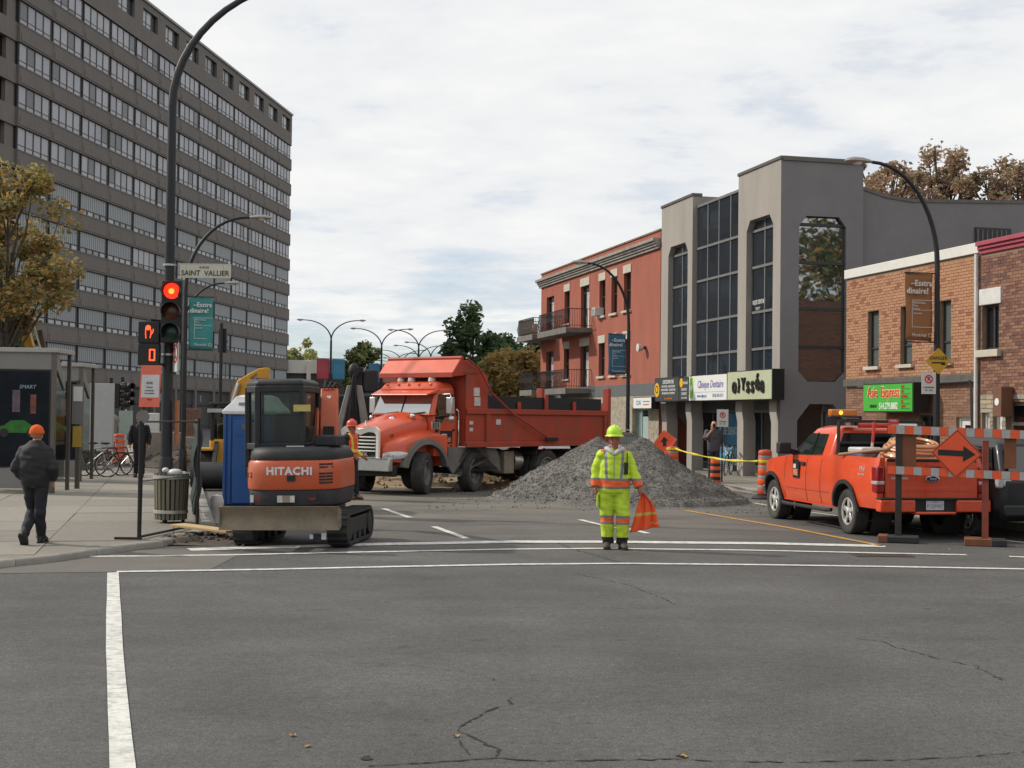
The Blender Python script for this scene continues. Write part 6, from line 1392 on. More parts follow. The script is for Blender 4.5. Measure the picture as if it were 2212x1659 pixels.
MB().add([(2.02 + .016, -.62, 1.735), (2.02 + .016, .62, 1.735), (2.74, .76, 1.32), (2.74, -.76, 1.32)], [(0, 3, 2, 1)]).build('windscreen', M_SIDE, cabo, smooth=0)
MB().add([(.838, -.78, 1.36), (.838, .78, 1.36), (.889, .64, 1.72), (.889, -.64, 1.72)], [(0, 3, 2, 1)]).build('rear_window', mat('privacy_glass', (.006, .007, .007), .15, var=0, spec=.2), cabo, smooth=0)
logo(pk, (2.24, 1.002, 1.03), (0, R(0), R(180)), .30, .34)
# tail end
tg = MB().box(-1.20, -1.12, -.815, .815, .66, 1.31).build('tailgate', M_PK, pk, bevel=.02, seg=3); MB().box(-1.202, -1.185, -.79, .79, 1.27, 1.325).build('tailgate_cap', M_RUB, tg, bevel=.008); MB().box(-1.206, -1.201, -.70, .70, .80, .86).build('tailgate_crease', M_PK, tg, bevel=.002)
MB().box(-1.215, -1.201, -.14, .14, 1.14, 1.20).build('tailgate_handle', M_RUB, tg, bevel=.006)
em = MB(); em.T = Matrix.Translation((-1.205, .0, 1.0)); em.rings([[(dx, .125 * k * math.cos(6.2832 * j / 24), .052 * k * math.sin(6.2832 * j / 24)) for j in range(24)] for dx, k in ((0, 1), (-.012, 1), (-.016, .9))]); eo = em.build('emblem', M_SILV, tg, smooth=30)
em = MB(); em.T = Matrix.Translation((-1.222, .0, 1.0)); em.rings([[(dx, .108 * math.cos(6.2832 * j / 24), .040 * math.sin(6.2832 * j / 24)) for j in range(24)] for dx in (0, -.003)]); em.build('emblem', mat('emblem_blue', (.012, .03, .10), .3, var=0), tg, smooth=30)
text('lettering', 'Ford', .062, M_WINK, tg, (-1.227, 0, 1.0), rot=(R(90), 0, R(-90)), shear=.35, depth=.001)
MB().box(-1.207, -1.201, .42, .72, .99, 1.025).build('badge', M_SILV, tg, smooth=0)
for s in (1, -1):
    tl = MB(); tl.box(-1.205, -.99, *sorted((s * .825, s * .972)), .76, 1.20); t_ = tl.build('tail_light', M_REDLENS, pk, bevel=.03, seg=3)
    MB().box(-1.209, -.985, *sorted((s * .83, s * .976)), .90, .96).build('reverse_lamp', M_CLEAR, t_, bevel=.01)
bp = MB(); bp.box(-1.36, -1.16, -.97, -.36, .46, .66); bp.box(-1.36, -1.16, .36, .97, .46, .66); bp.box(-1.36, -1.17, -.36, .36, .42, .47); bpo = bp.build('rear_bumper', M_PK, pk, bevel=.03, seg=3)
MB().box(-1.35, -1.16, -.965, .965, .662, .69).build('bumper_pad', M_RUB, bpo, bevel=.006); MB().box(-1.30, -1.17, -.358, .358, .471, .660).build('plate_recess', M_RUB, bpo, smooth=0)
pl = MB().box(-1.312, -1.304, -.155, .155, .495, .645).build('number_plate', mat('plate_white', (.55, .56, .58), .4, var=.08), bpo, smooth=0); text('lettering', 'F CJ9427', .075, M_BLUEINK, pl, (-1.315, 0, .56), rot=(R(90), 0, R(-90)), depth=.001); text('lettering', 'Québec', .03, M_BLUEINK, pl, (-1.315, 0, .628), rot=(R(90), 0, R(-90)), depth=.001)
text('lettering', 'FX4', .13, mat('decal_silver', (.60, .52, .48), .4, var=0), body, (-.62, py(-.6, 1.12) + .006, 1.13), rot=(R(90), 0, R(180)), depth=.002, shear=.2); text('lettering', 'OFF ROAD', .05, MATS['decal_silver'], body, (-.62, py(-.6, 1.05) + .008, 1.04), rot=(R(90), 0, R(180)), depth=.002)
# rack, light bar
M_RK = mat('rack_black', (.015, .015, .016), .5, var=.1); rk = MB()
for s in (1, -1): rk.bar((.62, s * .86, 1.33), (.74, s * .80, 1.93), .05, .05)
rk.bar((.74, -.80, 1.93), (.74, .80, 1.93), .05, .05); rk.bar((.66, -.84, 1.55), (.66, .84, 1.55), .04, .04); rk.bar((.74, .52, 1.95), (1.02, .58, 2.0), .30, .05); rk.build('rack', M_RK, pk, bevel=.006)
lb = empty('amber_light_bar', (0, 0, 0)); bpy.data.objects.remove(lb)
lb = MB().box(.93, 1.10, .36, .86, 2.01, 2.14).build('light_bar', M_AMBER, pk, bevel=.025, seg=3); MB().box(.92, 1.11, .35, .87, 1.985, 2.02).build('light_bar_base', M_RK, lb, bevel=.01)
MB().ball((.925, .68, 2.08), (.02, .035, .035)).build('lit_lamp', mat('amber_lit', (1, .45, .05), .3, var=0, emit=(1.0, .42, .03), estr=3.0), lb)
# things lying in the bed: each its own
def in_bed(x, y, z): return pk.matrix_basis @ Vector((x, y, z))
bpy.context.view_layer.update()
PKR = pk.rotation_euler[2]
M_HOSE = mat('copper_hose', (0.52, 0.235, 0.105), .38, var=.12, scale=4, coat=.2)
hs = empty('hose_coil', in_bed(-.30, -.05, .80), PKR, 'thick coil of copper orange hose lying in the pickup bed', 'hose')
hs.rotation_euler = (0, R(-9), PKR); rr = random.Random(8)
for k in range(15):
    zz = .03 + .054 * k; rad = .60 - .012 * abs(k - 6) - .020 * max(0, k - 9); ph = rr.uniform(0, 6); tl_ = rr.uniform(-.03, .03)
    MB().tube([((rad + .015 * math.sin(3 * t + ph)) * math.cos(t), (rad * .98 + .015 * math.sin(2 * t + ph)) * math.sin(t), zz + tl_ * math.sin(t + ph)) for t in [6.2832 * j / 40 for j in range(41)]], .029, 7).build('hose_turn', M_HOSE, hs)
    if k > 2: MB().tube([((rad - .07) * math.cos(t), (rad - .07) * math.sin(t), zz + tl_ * math.sin(t + ph) + .01) for t in [6.2832 * j / 36 for j in range(37)]], .029, 6).build('hose_turn', M_HOSE, hs)
cl_ = empty('cooler_box', in_bed(.42, .45, .76), PKR + R(20), 'blue cooler with a white lid in the pickup bed', 'cooler'); MB().box(-.17, .17, -.22, .22, 0, .62).build('tub', mat('cooler_blue', (.06, .12, .32), .45), cl_, bevel=.03); MB().box(-.185, .185, -.235, .235, .62, .72).build('lid', M_WWHITE, cl_, bevel=.03)
bk = empty('bucket', in_bed(.12, .55, .76), PKR, 'brown tub standing beside the cooler in the pickup', 'bucket'); MB().lathe([(.13, 0), (.15, .60), (.14, .60), (.12, .05), (.001, .05)], 16).build('tub', mat('tub_brown', (.20, .14, .085), .6), bk)
tb_ = empty('toolbox', in_bed(.45, -.30, .76), PKR, 'black tool crates stacked in the pickup against the cab', 'toolbox'); MB().box(-.18, .18, -.28, .22, 0, .66).build('lower_crate', M_RK, tb_, bevel=.02); MB().box(-.16, .16, -.20, .20, .665, .98).build('upper_crate', M_RUB, tb_, bevel=.02); MB().box(-.19, -.185, -.12, .10, .45, .49).build('label_strip', M_WINK, tb_, smooth=0); MB().box(-.19, -.185, -.12, .10, .53, .55).build('label_strip', M_WINK, tb_, smooth=0)
def pole_in_bed(a, b, r, name, label, m1, m2, f):
    A, B = in_bed(*a), in_bed(*b); t = empty(name, A, 0, label, 'tool'); d = B - A
    MB().cyl((0, 0, 0), d * f, r, r, 8).build('shaft', m1, t); MB().cyl(d * f, d, r * 1.1, r * 1.1, 8).build('grip', m2, t); return t
M_WOOD = mat('weathered_wood', (.30, .20, .12), .8, var=.25, scale=8); M_REDP = mat('red_paint', (.50, .04, .025), .5)
pole_in_bed((.28, .44, .80), (.36, .30, 1.92), .025, 'shovel_pole', 'red and white striped pole leaning in the pickup bed', mat('pale_pole', (.55, .48, .40), .6), M_REDP, .68)
t_ = empty('pick_handle', in_bed(.1, .93, 1.35), 0, 'brown wooden tool handle laid across the pickup bed rail', 'tool'); o0 = in_bed(.1, .93, 1.35)
MB().tube([in_bed(*p) - o0 for p in ((.28, .99, 1.35), (-.10, .80, 1.40), (-.45, .45, 1.46), (-.55, .30, 1.56), (-.62, .12, 1.63))], [.026, .028, .034, .036, .03], 8).build('shaft', M_WOOD, t_)
t_ = empty('rolled_tube', in_bed(.70, -.1, 1.86), PKR, 'red and white tube strapped along the pickup rack', 'tube'); MB().cyl((0, .55, 0), (0, -.05, 0), .045, .045, 10).build('red_tube', M_REDP, t_); MB().cyl((0, -.05, 0), (0, -.55, 0), .04, .04, 10).build('pale_tube', M_SILV, t_)

# ------------------------------------------------------------------ dark parked suv
M_SUV = paint('black_car_paint', (0.008, 0.009, 0.011), dirt=(.03, .028, .026), damt=.25, rough=.45, coat=.15)
sv = empty('parked_suv', (8.66, 23.9, 0), math.atan2(hd.y, hd.x) - R(0), 'black suv parked by the kerb beside the orange pickup', 'car')
def suv_ring(x, hw, z0, z1, sh=.0): return [(x, -hw * .93, z0), (x, hw * .93, z0), (x, hw, z0 + .18), (x, hw, (z0 + z1) * .52), (x, hw * .96 - sh, z1), (x, -hw * .96 + sh, z1), (x, -hw, (z0 + z1) * .52), (x, -hw, z0 + .18)]
MB().rings([suv_ring(-1.10, .80, .42, .98), suv_ring(-1.02, .88, .34, 1.04), suv_ring(-.7, .92, .30, 1.06), suv_ring(2.2, .92, .30, 1.04), suv_ring(3.0, .90, .32, .98), suv_ring(3.45, .78, .40, .86)]).build('body', M_SUV, sv, smooth=40, bevel=.03)
cb = MB(); cb.rings([[(x0, -hw, z) for x0, hw, z in ()] or [(-.98, -.80, 1.03), (-.98, .80, 1.03), (1.9, .84, 1.03), (1.9, -.84, 1.03)], [(-.66, -.70, 1.58), (-.66, .70, 1.58), (.95, .72, 1.60), (.95, -.72, 1.60)], [(-.52, -.60, 1.66), (-.52, .60, 1.66), (.7, .62, 1.68), (.7, -.62, 1.68)]]); cabs = cb.build('cab', M_SUV, sv, smooth=30, bevel=.05, seg=3)
MB().add([(-.975, -.68, 1.10), (-.975, .68, 1.10), (-.71, .60, 1.53), (-.71, -.60, 1.53)], [(0, 1, 2, 3)][::-1]).build('rear_window', M_CARGL, cabs, smooth=0).location = (-.035, 0, .01)
for s in (1, -1):
    MB().add([(-.75, s * .826, 1.10), (1.5, s * .846, 1.10), (.9, s * .75, 1.53), (-.55, s * .735, 1.53)], [(0, 1, 2, 3)] if s < 0 else [(3, 2, 1, 0)]).build('side_window', M_CARGL, cabs, smooth=0)
    t_ = MB().box(-1.07, -.92, *sorted((s * .62, s * .90)), .86, 1.10).build('tail_light', M_CLEAR, sv, bevel=.04, seg=3); MB().lathe([(.001, -1.085), (.075, -1.085), (.085, -1.06)], 14, (0, s * .74, .95), 'x').build('round_lamp', M_SILV, t_); MB().box(-1.075, -.93, *sorted((s * .62, s * .88)), 1.102, 1.13).build('red_strip', M_REDLENS, t_, bevel=.01)
    for x in (0, 2.62): wheel(sv, x, s * .80, .34, .22, s, spokes=5, rimr=.62)
MB().box(-1.14, -1.06, -.84, .84, .40, .60).build('rear_bumper', M_SUV, sv, bevel=.04, seg=3)
pl = MB().box(-1.118, -1.106, -.15, .15, .80, .95).build('number_plate', MATS['plate_white'], sv, smooth=0); text('lettering', 'Z43 HBK', .07, M_BLUEINK, pl, (-1.121, 0, .87), rot=(R(90), 0, R(-90)), depth=.001); MB().box(-1.075, -1.06, .38, .52, 1.0, 1.02).build('badge', M_SILV, sv, smooth=0)
# pale suv and second car glimpsed behind the gravel
M_CAR2 = paint('silver_car_paint', (.30, .31, .32), damt=.2); 
def simple_car(loc, rz, label, m):
    c = empty('parked_car', loc, rz, label, 'car')
    MB().rings([suv_ring(-2.1, .70, .40, .80), suv_ring(-1.9, .84, .30, .90), suv_ring(1.0, .86, .28, .92), suv_ring(1.8, .82, .30, .82), suv_ring(2.1, .70, .38, .70)]).build('body', m, c, smooth=40, bevel=.03)
    cbm = MB().rings([[(-1.75, -.74, .90), (-1.75, .74, .90), (1.0, .76, .90), (1.0, -.76, .90)], [(-1.45, -.62, 1.38), (-1.45, .62, 1.38), (.2, .62, 1.42), (.2, -.62, 1.42)], [(-1.25, -.5, 1.46), (-1.25, .5, 1.46), (0, .5, 1.48), (0, -.5, 1.48)]]).build('cab', m, c, smooth=30, bevel=.04)
    MB().add([(-1.73, -.64, .95), (-1.73, .64, .95), (-1.49, .55, 1.34), (-1.49, -.55, 1.34)], [(3, 2, 1, 0)]).build('rear_window', M_CARGL, cbm, smooth=0).location = (-.025, 0, .0)
    MB().add([(.98, -.64, .95), (.98, .64, .95), (.27, .55, 1.38), (.27, -.55, 1.38)], [(0, 1, 2, 3)]).build('windscreen', M_CARGL, cbm, smooth=0).location = (.03, 0, .01)
    for s in (1, -1):
        for x0, x1 in ((-1.5, -.62), (-.54, .62)): MB().add([(x0, s * .752, .95), (x1, s * .752, .95), (x1 - .3 * (x1 > 0), s * .632, 1.34), (x0 + .15 * (x0 < -1), s * .632, 1.34)], [(0, 1, 2, 3)] if s < 0 else [(3, 2, 1, 0)]).build('side_window', M_CARGL, cbm, smooth=0)
        for x in (-1.3, 1.3): wheel(c, x, s * .74, .31, .2, s, spokes=5)
        MB().box(-2.08, -1.95, *sorted((s * .5, s * .78)), .68, .82).build('tail_light', M_REDLENS, c, bevel=.02)
        MB().tube([(-1.2, s * .5, 1.50), (-1.1, s * .5, 1.54), (-.1, s * .5, 1.55), (0, s * .5, 1.5)], .018, 6).build('roof_rail', M_SILV, c)
    return c
simple_car(S(50.5, V_KERB_R - 1.1), math.atan2(E.y, E.x), 'silver estate car parked before the green doorway', M_CAR2)
simple_car(S(43.6, V_KERB_R - 1.05), math.atan2(E.y, E.x), 'dark car parked behind the orange construction sign', paint('dark_grey_car_paint', (.025, .026, .03), damt=.2))

# ------------------------------------------------------------------ compact excavator
M_EXO = paint('excavator_orange', (0.52, 0.092, 0.030), dirt=(.22, .12, .075), damt=.5, rough=.45, coat=.1)
M_EXB = mat('excavator_black', (0.016, 0.017, 0.020), .6, var=.25, scale=4, dirt=(.055, .052, .05), dscale=3, damt=.45)
M_BLADE = mat('worn_blade', (0.205, 0.165, 0.115), .6, metal=.25, var=.2, scale=3, dirt=(.11, .09, .07), dscale=2.2, damt=.7, fine=.1, bscale=18)
M_TRACK = mat('rubber_track', (0.025, 0.025, 0.027), .85, var=.3, scale=9, dirt=(.07, .065, .058), dscale=5, damt=.6)
ex = empty('mini_excavator', (-3.10, 21.15, 0.0), R(-6), 'orange and black compact excavator with its dozer blade raised', 'excavator'); ex.rotation_euler = (0, R(-1.2), R(-6))
for s in (-1, 1):
    xc = s * .70; hw = .15; t = MB()
    prof = []; rr_, L2 = .235, .72
    for a in range(0, 9): prof.append((L2 + rr_ * math.sin(R(180 - 22.5 * a)) * 1.0, .26 - rr_ * math.cos(R(180 - 22.5 * a)) * -1))
    loop = [(L2 + rr_ * math.sin(R(a)), .26 + rr_ * math.cos(R(a))) for a in range(0, 181, 15)] + [(-L2 - rr_ * math.sin(R(a)), .26 - rr_ * math.cos(R(a))) for a in range(0, 181, 15)]
    inner = [(p[0] * .93, .26 + (p[1] - .26) * .82) for p in loop]; n = len(loop)
    t.rings([[(xc - hw, p[0], p[1]), (xc + hw, p[0], p[1]), (xc + hw, q[0], q[1]), (xc - hw, q[0], q[1])] for p, q in zip(loop, inner)] + [[(xc - hw, loop[0][0], loop[0][1]), (xc + hw, loop[0][0], loop[0][1]), (xc + hw, inner[0][0], inner[0][1]), (xc - hw, inner[0][0], inner[0][1])]], cap=False)
    tr = t.build('track', M_TRACK, ex, smooth=40)
    # lugs round the belt
    P = [Vector((0, p[0], p[1])) for p in loop + [loop[0]]]; lug = MB(); d_acc = 0
    path = dens(P, .02); step = 0
    for i in range(0, len(path) - 1):
        d_acc += (path[i + 1] - path[i]).length
        if d_acc >= .085:
            d_acc = 0; tn = (path[i + 1] - path[i]).normalized(); nn_ = Vector((0, tn.z, -tn.y)) * -1; c = path[i]
            if nn_.dot(c - Vector((0, 0, .26))) < 0: nn_ = -nn_
            a = tn * .018; ax = Vector((hw * .96, 0, 0)); X = Vector((xc, 0, 0)); h_ = nn_ * .022
            lug.add([X + c - a - ax, X + c + a - ax, X + c + a + ax, X + c - a + ax] + [X + c - a * .7 - ax + h_, X + c + a * .7 - ax + h_, X + c + a * .7 + ax + h_, X + c - a * .7 + ax + h_], [(4, 5, 6, 7), (0, 1, 5, 4), (1, 2, 6, 5), (2, 3, 7, 6), (3, 0, 4, 7)])
    lug.build('track_lugs', M_TRACK, tr, smooth=0, kind='stuff')
    MB().box(xc - hw * .7, xc + hw * .85, -.62, .62, .16, .40).build('track_frame', M_EXB, tr, bevel=.02)
    for y in (-.70, .70): MB().lathe([(.17, -hw * .9), (.19, 0), (.17, hw * .95), (.06, hw), (.001, hw)], 16, (xc, y, .26), 'x').build('idler', M_EXB, tr)
    for y in (-.35, 0, .35): MB().lathe([(.085, -hw * .9), (.085, hw * .9), (.001, hw * .92)], 12, (xc, y, .12), 'x').build('roller', M_EXB, tr)
MB().box(-.56, .56, -.45, .45, .24, .46).build('undercarriage', M_EXB, ex, bevel=.03); MB().lathe([(.36, .46), (.36, .58)], 20).build('slew_ring', M_EXB, ex)
# blade
bl = MB(); rs = []
for k in range(9):
    t = k / 8; z = .30 + .335 * t; y = -1.50 - .06 * math.cos(math.pi * (t - .5)) * -1 - .05
    rs.append([(-.87, y, z), (.87, y, z), (.87, y + .035, z), (-.87, y + .035, z)])
blade = bl.rings(rs).build('dozer_blade', M_BLADE, ex, smooth=50, bevel=.004)
for s in (-1, 1): MB().prism([(-1.53, .30), (-1.40, .34), (-1.38, .58), (-1.53, .635)], *sorted((s * .87, s * .848)), 'yz').build('blade_end', M_BLADE, blade, smooth=0); MB().bar((s * .28, -1.44, .44), (s * .24, -.4, .36), .09, .12).build('blade_arm', M_EXB, blade)
MB().cyl((0, -1.40, .50), (0, -.5, .45), .05).build('blade_cylinder', M_SILV, blade)
rl_ = MB().box(.44, .60, -1.42, -1.30, .16, .24).build('tow_lug', M_EXB, ex, bevel=.01); MB().box(.42, .47, -1.43, -1.40, .17, .23).build('reflector', M_WWHITE, rl_); MB().box(.59, .65, -1.43, -1.40, .16, .25).build('reflector', M_WWHITE, rl_)
# upper structure
up = empty('tmp_up'); bpy.data.objects.remove(up)
UP = Matrix.Rotation(R(3), 4, 'Z') @ Matrix.Translation((-.10, .05, 0))
def plan(z, k=1.0, dy=0.0, hw=.715, rear=-.86, n=3.0, npt=28):
    out = []
    for j in range(npt + 1):
        a = math.pi * j / npt; c, s = math.cos(a), math.sin(a)
        out.append(UP @ Vector((-hw * k * (abs(c) ** (2 / n)) * (1 if c > 0 else -1), -.10 + dy + (rear + .10) * k * (abs(s) ** (2 / n)), z)))
    return out + [UP @ Vector((hw * k, .78, z)), UP @ Vector((-hw * k, .78, z))]
skt = MB().rings([plan(.56, .90), plan(.60, .955), plan(.80, .975), plan(.83, .96)]).build('lower_skirt', M_EXB, ex, smooth=40, bevel=.01)
cw = MB().rings([plan(.825, .985), plan(.86, 1.0), plan(1.08, 1.0), plan(1.22, .985), plan(1.26, .95)]).build('counterweight', M_EXO, ex, smooth=40, bevel=.01)
MB().rings([plan(1.262, .94), plan(1.30, .95), plan(1.38, .93), plan(1.44, .86), plan(1.455, .78)]).build('top_shroud', M_EXB, ex, smooth=40)
def on_rear(x, z, off=.004):   # point on the rear skin
    k = 1.0 if .86 <= z <= 1.08 else .985; hw = .715 * k; c = max(-1, min(1, x / hw)); s = (1 - abs(c) ** 3) ** (1 / 3); return UP @ Vector((x, -.10 + (-.86 + .10) * k * s - off, z))
text('lettering', 'HITACHI', .155, mat('decal_white', (.66, .65, .64), .5, var=0), cw, on_rear(.02, 1.10, .012), bold=.010, sx=1.05); text('lettering', '122', .11, M_INK, cw, on_rear(-.58, 1.04, .006), rot=(R(90), 0, R(-18)))
for j in range(7):
    for q in range(2): a = on_rear(.45 + .09 * q, 1.20 - .045 * j, .004); b_ = on_rear(.53 + .09 * q, 1.20 - .045 * j, .004); MB().bar(a, b_, .012, .026).build('vent_slot', M_RUB, cw, smooth=0)
for j in range(6): a = on_rear(-.70, .83 - .03 * j, .006); MB().bar(a, a + Vector((.05, -.02, 0)), .01, .014).build('vent_slot', M_EXO, skt, smooth=0)
MB().box(-.06, .06, -.02, .0, 0, .08).build('lock_plate', M_RUB, cw, smooth=0).location = on_rear(.05, .96, 0)
rb = MB(); rb.hexa([on_rear(-.60, .60, .03), on_rear(.48, .60, .03), on_rear(.48, .60, -.04), on_rear(-.60, .60, -.04)], [on_rear(-.60, .80, .03), on_rear(.48, .80, .03), on_rear(.48, .80, -.04), on_rear(-.60, .80, -.04)]); rbo = rb.build('rear_guard', M_EXB, cw, bevel=.02)
for x, m_, w_, h_ in ((-.56, M_WWHITE, .05, .11), (-.45, M_REDLENS, .10, .03), (.36, M_REDLENS, .10, .03)): MB().box(-w_ / 2, w_ / 2, -.012, 0, -h_ / 2, h_ / 2).build('reflector', m_, rbo, smooth=0).location = on_rear(x, .70, .05)
sk = MB().box(-.13, .13, -.012, 0, -.05, .05).build('caution_label', MATS['worn_white_decal'], rbo, smooth=0); sk.location = on_rear(-.02, .70, .05); MB().box(-.05, .06, -.016, -.0125, -.05, .05).build('label_patch', MATS['tan_tool_box'], sk, smooth=0)
# cab
CP = [(-.78, .80), (-.78, -.06), (-.54, -.44), (.13, -.44), (.13, .80)]     # plan of the cab
posts = MB(); zt0, zt1 = 1.05, 2.36
def cpt(p, z, k=1.0): return UP @ Vector((p[0], p[1], z))
for p in CP: posts.bar(cpt(p, 1.0), cpt(p, zt1), .085, .085)

for z, h_ in ((1.06, .16), (1.46, .10), (2.32, .10)):
    for a, b_ in zip(CP, CP[1:] + CP[:1]): posts.bar(cpt(a, z), cpt(b_, z), .07, h_)
lowp = MB(); lowp.hexa([cpt((-.56, -.455), 1.26), cpt((.13, -.455), 1.26), cpt((.13, -.43), 1.26), cpt((-.56, -.43), 1.26)], [cpt((-.56, -.455), 1.52), cpt((.13, -.455), 1.52), cpt((.13, -.43), 1.52), cpt((-.56, -.43), 1.52)])
exc = posts.build('cab', M_EXB, ex, bevel=.015); lowp.build('rear_panel', M_EXB, exc, smooth=0)
MB().rings([[cpt((p[0] * k - .29 * (1 - k), p[1] * k + .18 * (1 - k)), z) for p in CP] for z, k in ((2.35, 1.03), (2.40, 1.05), (2.44, 1.02), (2.475, .88))]).build('cab_roof', M_EXB, exc, smooth=35, bevel=.02)
for a, b_ in zip(CP, CP[1:] + CP[:1]):
    MB().quad(cpt(a, 1.5), cpt(b_, 1.5), cpt(b_, 2.3), cpt(a, 2.3)).build('glass', M_CARGL_T, exc, smooth=0)
for a, b_ in ((CP[0], CP[1]), (CP[1], CP[2])): MB().quad(cpt(a, 1.1), cpt(b_, 1.1), cpt(b_, 1.45), cpt(a, 1.45)).build('glass', M_CARGL_T, exc, smooth=0)
MB().box(-.55, .0, .05, .45, 1.10, 1.40).build('seat', M_RUB, exc, bevel=.06); MB().box(-.52, -.03, -.02, .10, 1.35, 1.95).build('seat_back', M_RUB, exc, bevel=.07, seg=3); MB().box(-.06, .20, -.475, -.468, 1.98, 2.08).build('yellow_sticker', mat('pale_yellow_label', (.50, .42, .12), .5), exc, smooth=0)
MB().box(-.17, .10, -.478, -.470, 1.42, 1.47).build('lettering_bar', M_WWHITE, exc, smooth=0); text('lettering', 'PAREE', .10, MATS['orange_vinyl'], exc, UP @ Vector((0, -.478, 1.35)), bold=.012)
MB().box(.22, .55, -.35, .30, 1.455, 1.62).build('engine_cover', M_EXB, ex, bevel=.03)
# boom and arm
BR = Matrix.Rotation(R(11), 4, 'Z') @ Matrix.Translation((-.16, 0, 0))
bm_ = MB(); bm_.prism([(.55, 1.0), (.85, 1.0), (1.12, 1.9), (1.22, 2.28), (1.05, 2.36), (.86, 2.16), (.62, 1.55)], .34, .62, 'yz'); boom = bm_.build('boom', M_EXO, ex, bevel=.02); boom.matrix_local = BR
MB().prism([(1.00, 2.34), (1.20, 2.22), (2.2, 1.75), (2.75, 1.15), (2.62, 1.10), (2.05, 1.55)], .37, .59, 'yz').build('boom_front', M_EXO, boom, bevel=.02)
MB().prism([(2.62, 1.35), (2.78, 1.25), (2.55, .45), (2.42, .45)], .40, .56, 'yz').build('dipper_arm', M_EXO, boom, bevel=.02)
for x in (.31, .65): MB().prism([(.50, .9), (.80, .9), (.95, 1.45), (.75, 1.50)], x - .02, x + .02, 'yz').build('boom_bracket', M_EXO, boom, bevel=.008)
MB().cyl((.48, .50, 1.15), (.48, .95, 2.22), .045).build('boom_cylinder', M_SILV, boom); MB().cyl((.30, .55, 1.3), (.30, .9, 2.25), .03).build('cylinder_rod', M_EXO, boom)
MB().box(.40, .57, .53, .64, 1.35, 1.75).build('boom_recess', M_UNDER, boom, smooth=0)
for k, x in enumerate((.36, .44, .52, .58)): MB().tube([(x, .62, 1.55), (x + .03, .52, 1.45 - .05 * k), (x - .02, .56, 1.25), (x, .6, 1.05)], .016, 6).build('hydraulic_hose', M_RUB, boom)
for k in range(3): MB().tube([(.40 + .06 * k, 1.0, 2.36), (.42 + .08 * k, 1.1, 2.48 - .02 * k), (.5 + .08 * k, 1.25, 2.38)], .018, 6).build('hydraulic_hose', M_RUB, boom)

MB().prism([(2.30, .50), (2.58, .48), (2.66, .20), (2.40, .02), (2.16, .10)], .28, .68, 'yz').build('bucket', M_EXB, boom, bevel=.02)
# ------------------------------------------------------------------ gravel heap and loose earth
M_GRAV = mat('grey_gravel', (0.140, 0.133, 0.121), .95, var=.32, scale=3.5, fine=.55, bscale=28, bump=1.0, dirt=(.065, .061, .056), dscale=1.1, damt=.7)
M_EARTH = mat('sandy_earth', (0.30, 0.225, 0.135), .95, var=.25, scale=4, fine=.3, bscale=20, bump=.8); M_DIRT = mat('dark_dug_earth', (0.075, 0.06, 0.046), .95, var=.3, scale=5, fine=.35, bscale=22, bump=.9)
def heap(name, cones, x0, x1, y0, y1, n, mt, rough=.10, stones=0, ssz=.035, seed=1, **kw):
    rr = random.Random(seed); mb = MB(); nx = n; ny = int(n * (y1 - y0) / (x1 - x0))
    def hgt(x, y):
        h = 0.0
        for cx, cy, ch, sl in cones:
            d = math.hypot(x - cx, y - cy); v = ch - sl * d
            v = v if v > .25 else .25 * math.exp((v - .25) / .25) - .055
            h = max(h, v) if h < .05 else (h + v + math.sqrt((h - v) ** 2 + .01)) / 2
        if h > 0:
            q = Vector((x, y, 0)); h += min(1, h * 2.5) * (rough * noise.noise(q * 1.1) + rough * .55 * noise.noise(q * 3.1) + rough * .35 * noise.noise(q * 8.0))
        return h - .012
    vs = [(x0 + (x1 - x0) * i / nx, y0 + (y1 - y0) * j / ny, max(-.02, hgt(x0 + (x1 - x0) * i / nx, y0 + (y1 - y0) * j / ny))) for i in range(nx + 1) for j in range(ny + 1)]
    fs = []
    for i in range(nx):
        for j in range(ny):
            f = (i * (ny + 1) + j, (i + 1) * (ny + 1) + j, (i + 1) * (ny + 1) + j + 1, i * (ny + 1) + j + 1)
            if max(vs[k][2] for k in f) > -.015: fs.append(f)
    mb.add(vs, fs); o = mb.build(name, mt, smooth=180, **kw)
    if stones:
        st = MB()
        for k in range(stones):
            x, y = rr.uniform(x0 - .2, x1 + .2), rr.uniform(y0 - .2, y1 + .2); z = hgt(x, y)
            if z < .03 and (rr.random() > .03 or z < -.06): continue
            s = ssz * rr.uniform(.4, 1.4) ; c = Vector((x, y, max(0, z) + s * .25)); p = []
            for d in ((1, 0, 0), (0, 1, 0), (-1, 0, 0), (0, -1, 0), (0, 0, 1), (0, 0, -1)): p.append(c + Vector(d) * s * rr.uniform(.6, 1.2) + Vector((rr.uniform(-.3, .3), rr.uniform(-.3, .3), 0)) * s)
            st.add(p, [(0, 1, 4), (1, 2, 4), (2, 3, 4), (3, 0, 4), (1, 0, 5), (2, 1, 5), (3, 2, 5), (0, 3, 5)])
        st.build('stones', mt, o, smooth=0, kind='stuff')
    return o
heap('gravel_heap', [(3.0, 32.5, 1.44, .56), (2.05, 33.2, 1.46, .58), (2.5, 32.9, 1.46, .56), (3.85, 31.5, .66, .56), (.75, 34.0, .52, .52)], -1.6, 6.2, 28.8, 37.2, 150, M_GRAV, .10, 22000, .019, 3, label='big heap of grey gravel tipped in the middle of the street', cat='gravel heap')
heap('earth_mound', [(-3.2, 39.0, .55, .35), (-1.0, 39.5, .6, .3), (.8, 41, .5, .3), (-5.2, 40.5, .6, .35)], -8, 3, 36, 44, 80, M_EARTH, .12, 1500, .06, 5, label='low ridge of sandy earth behind the dump truck', cat='earth mound')
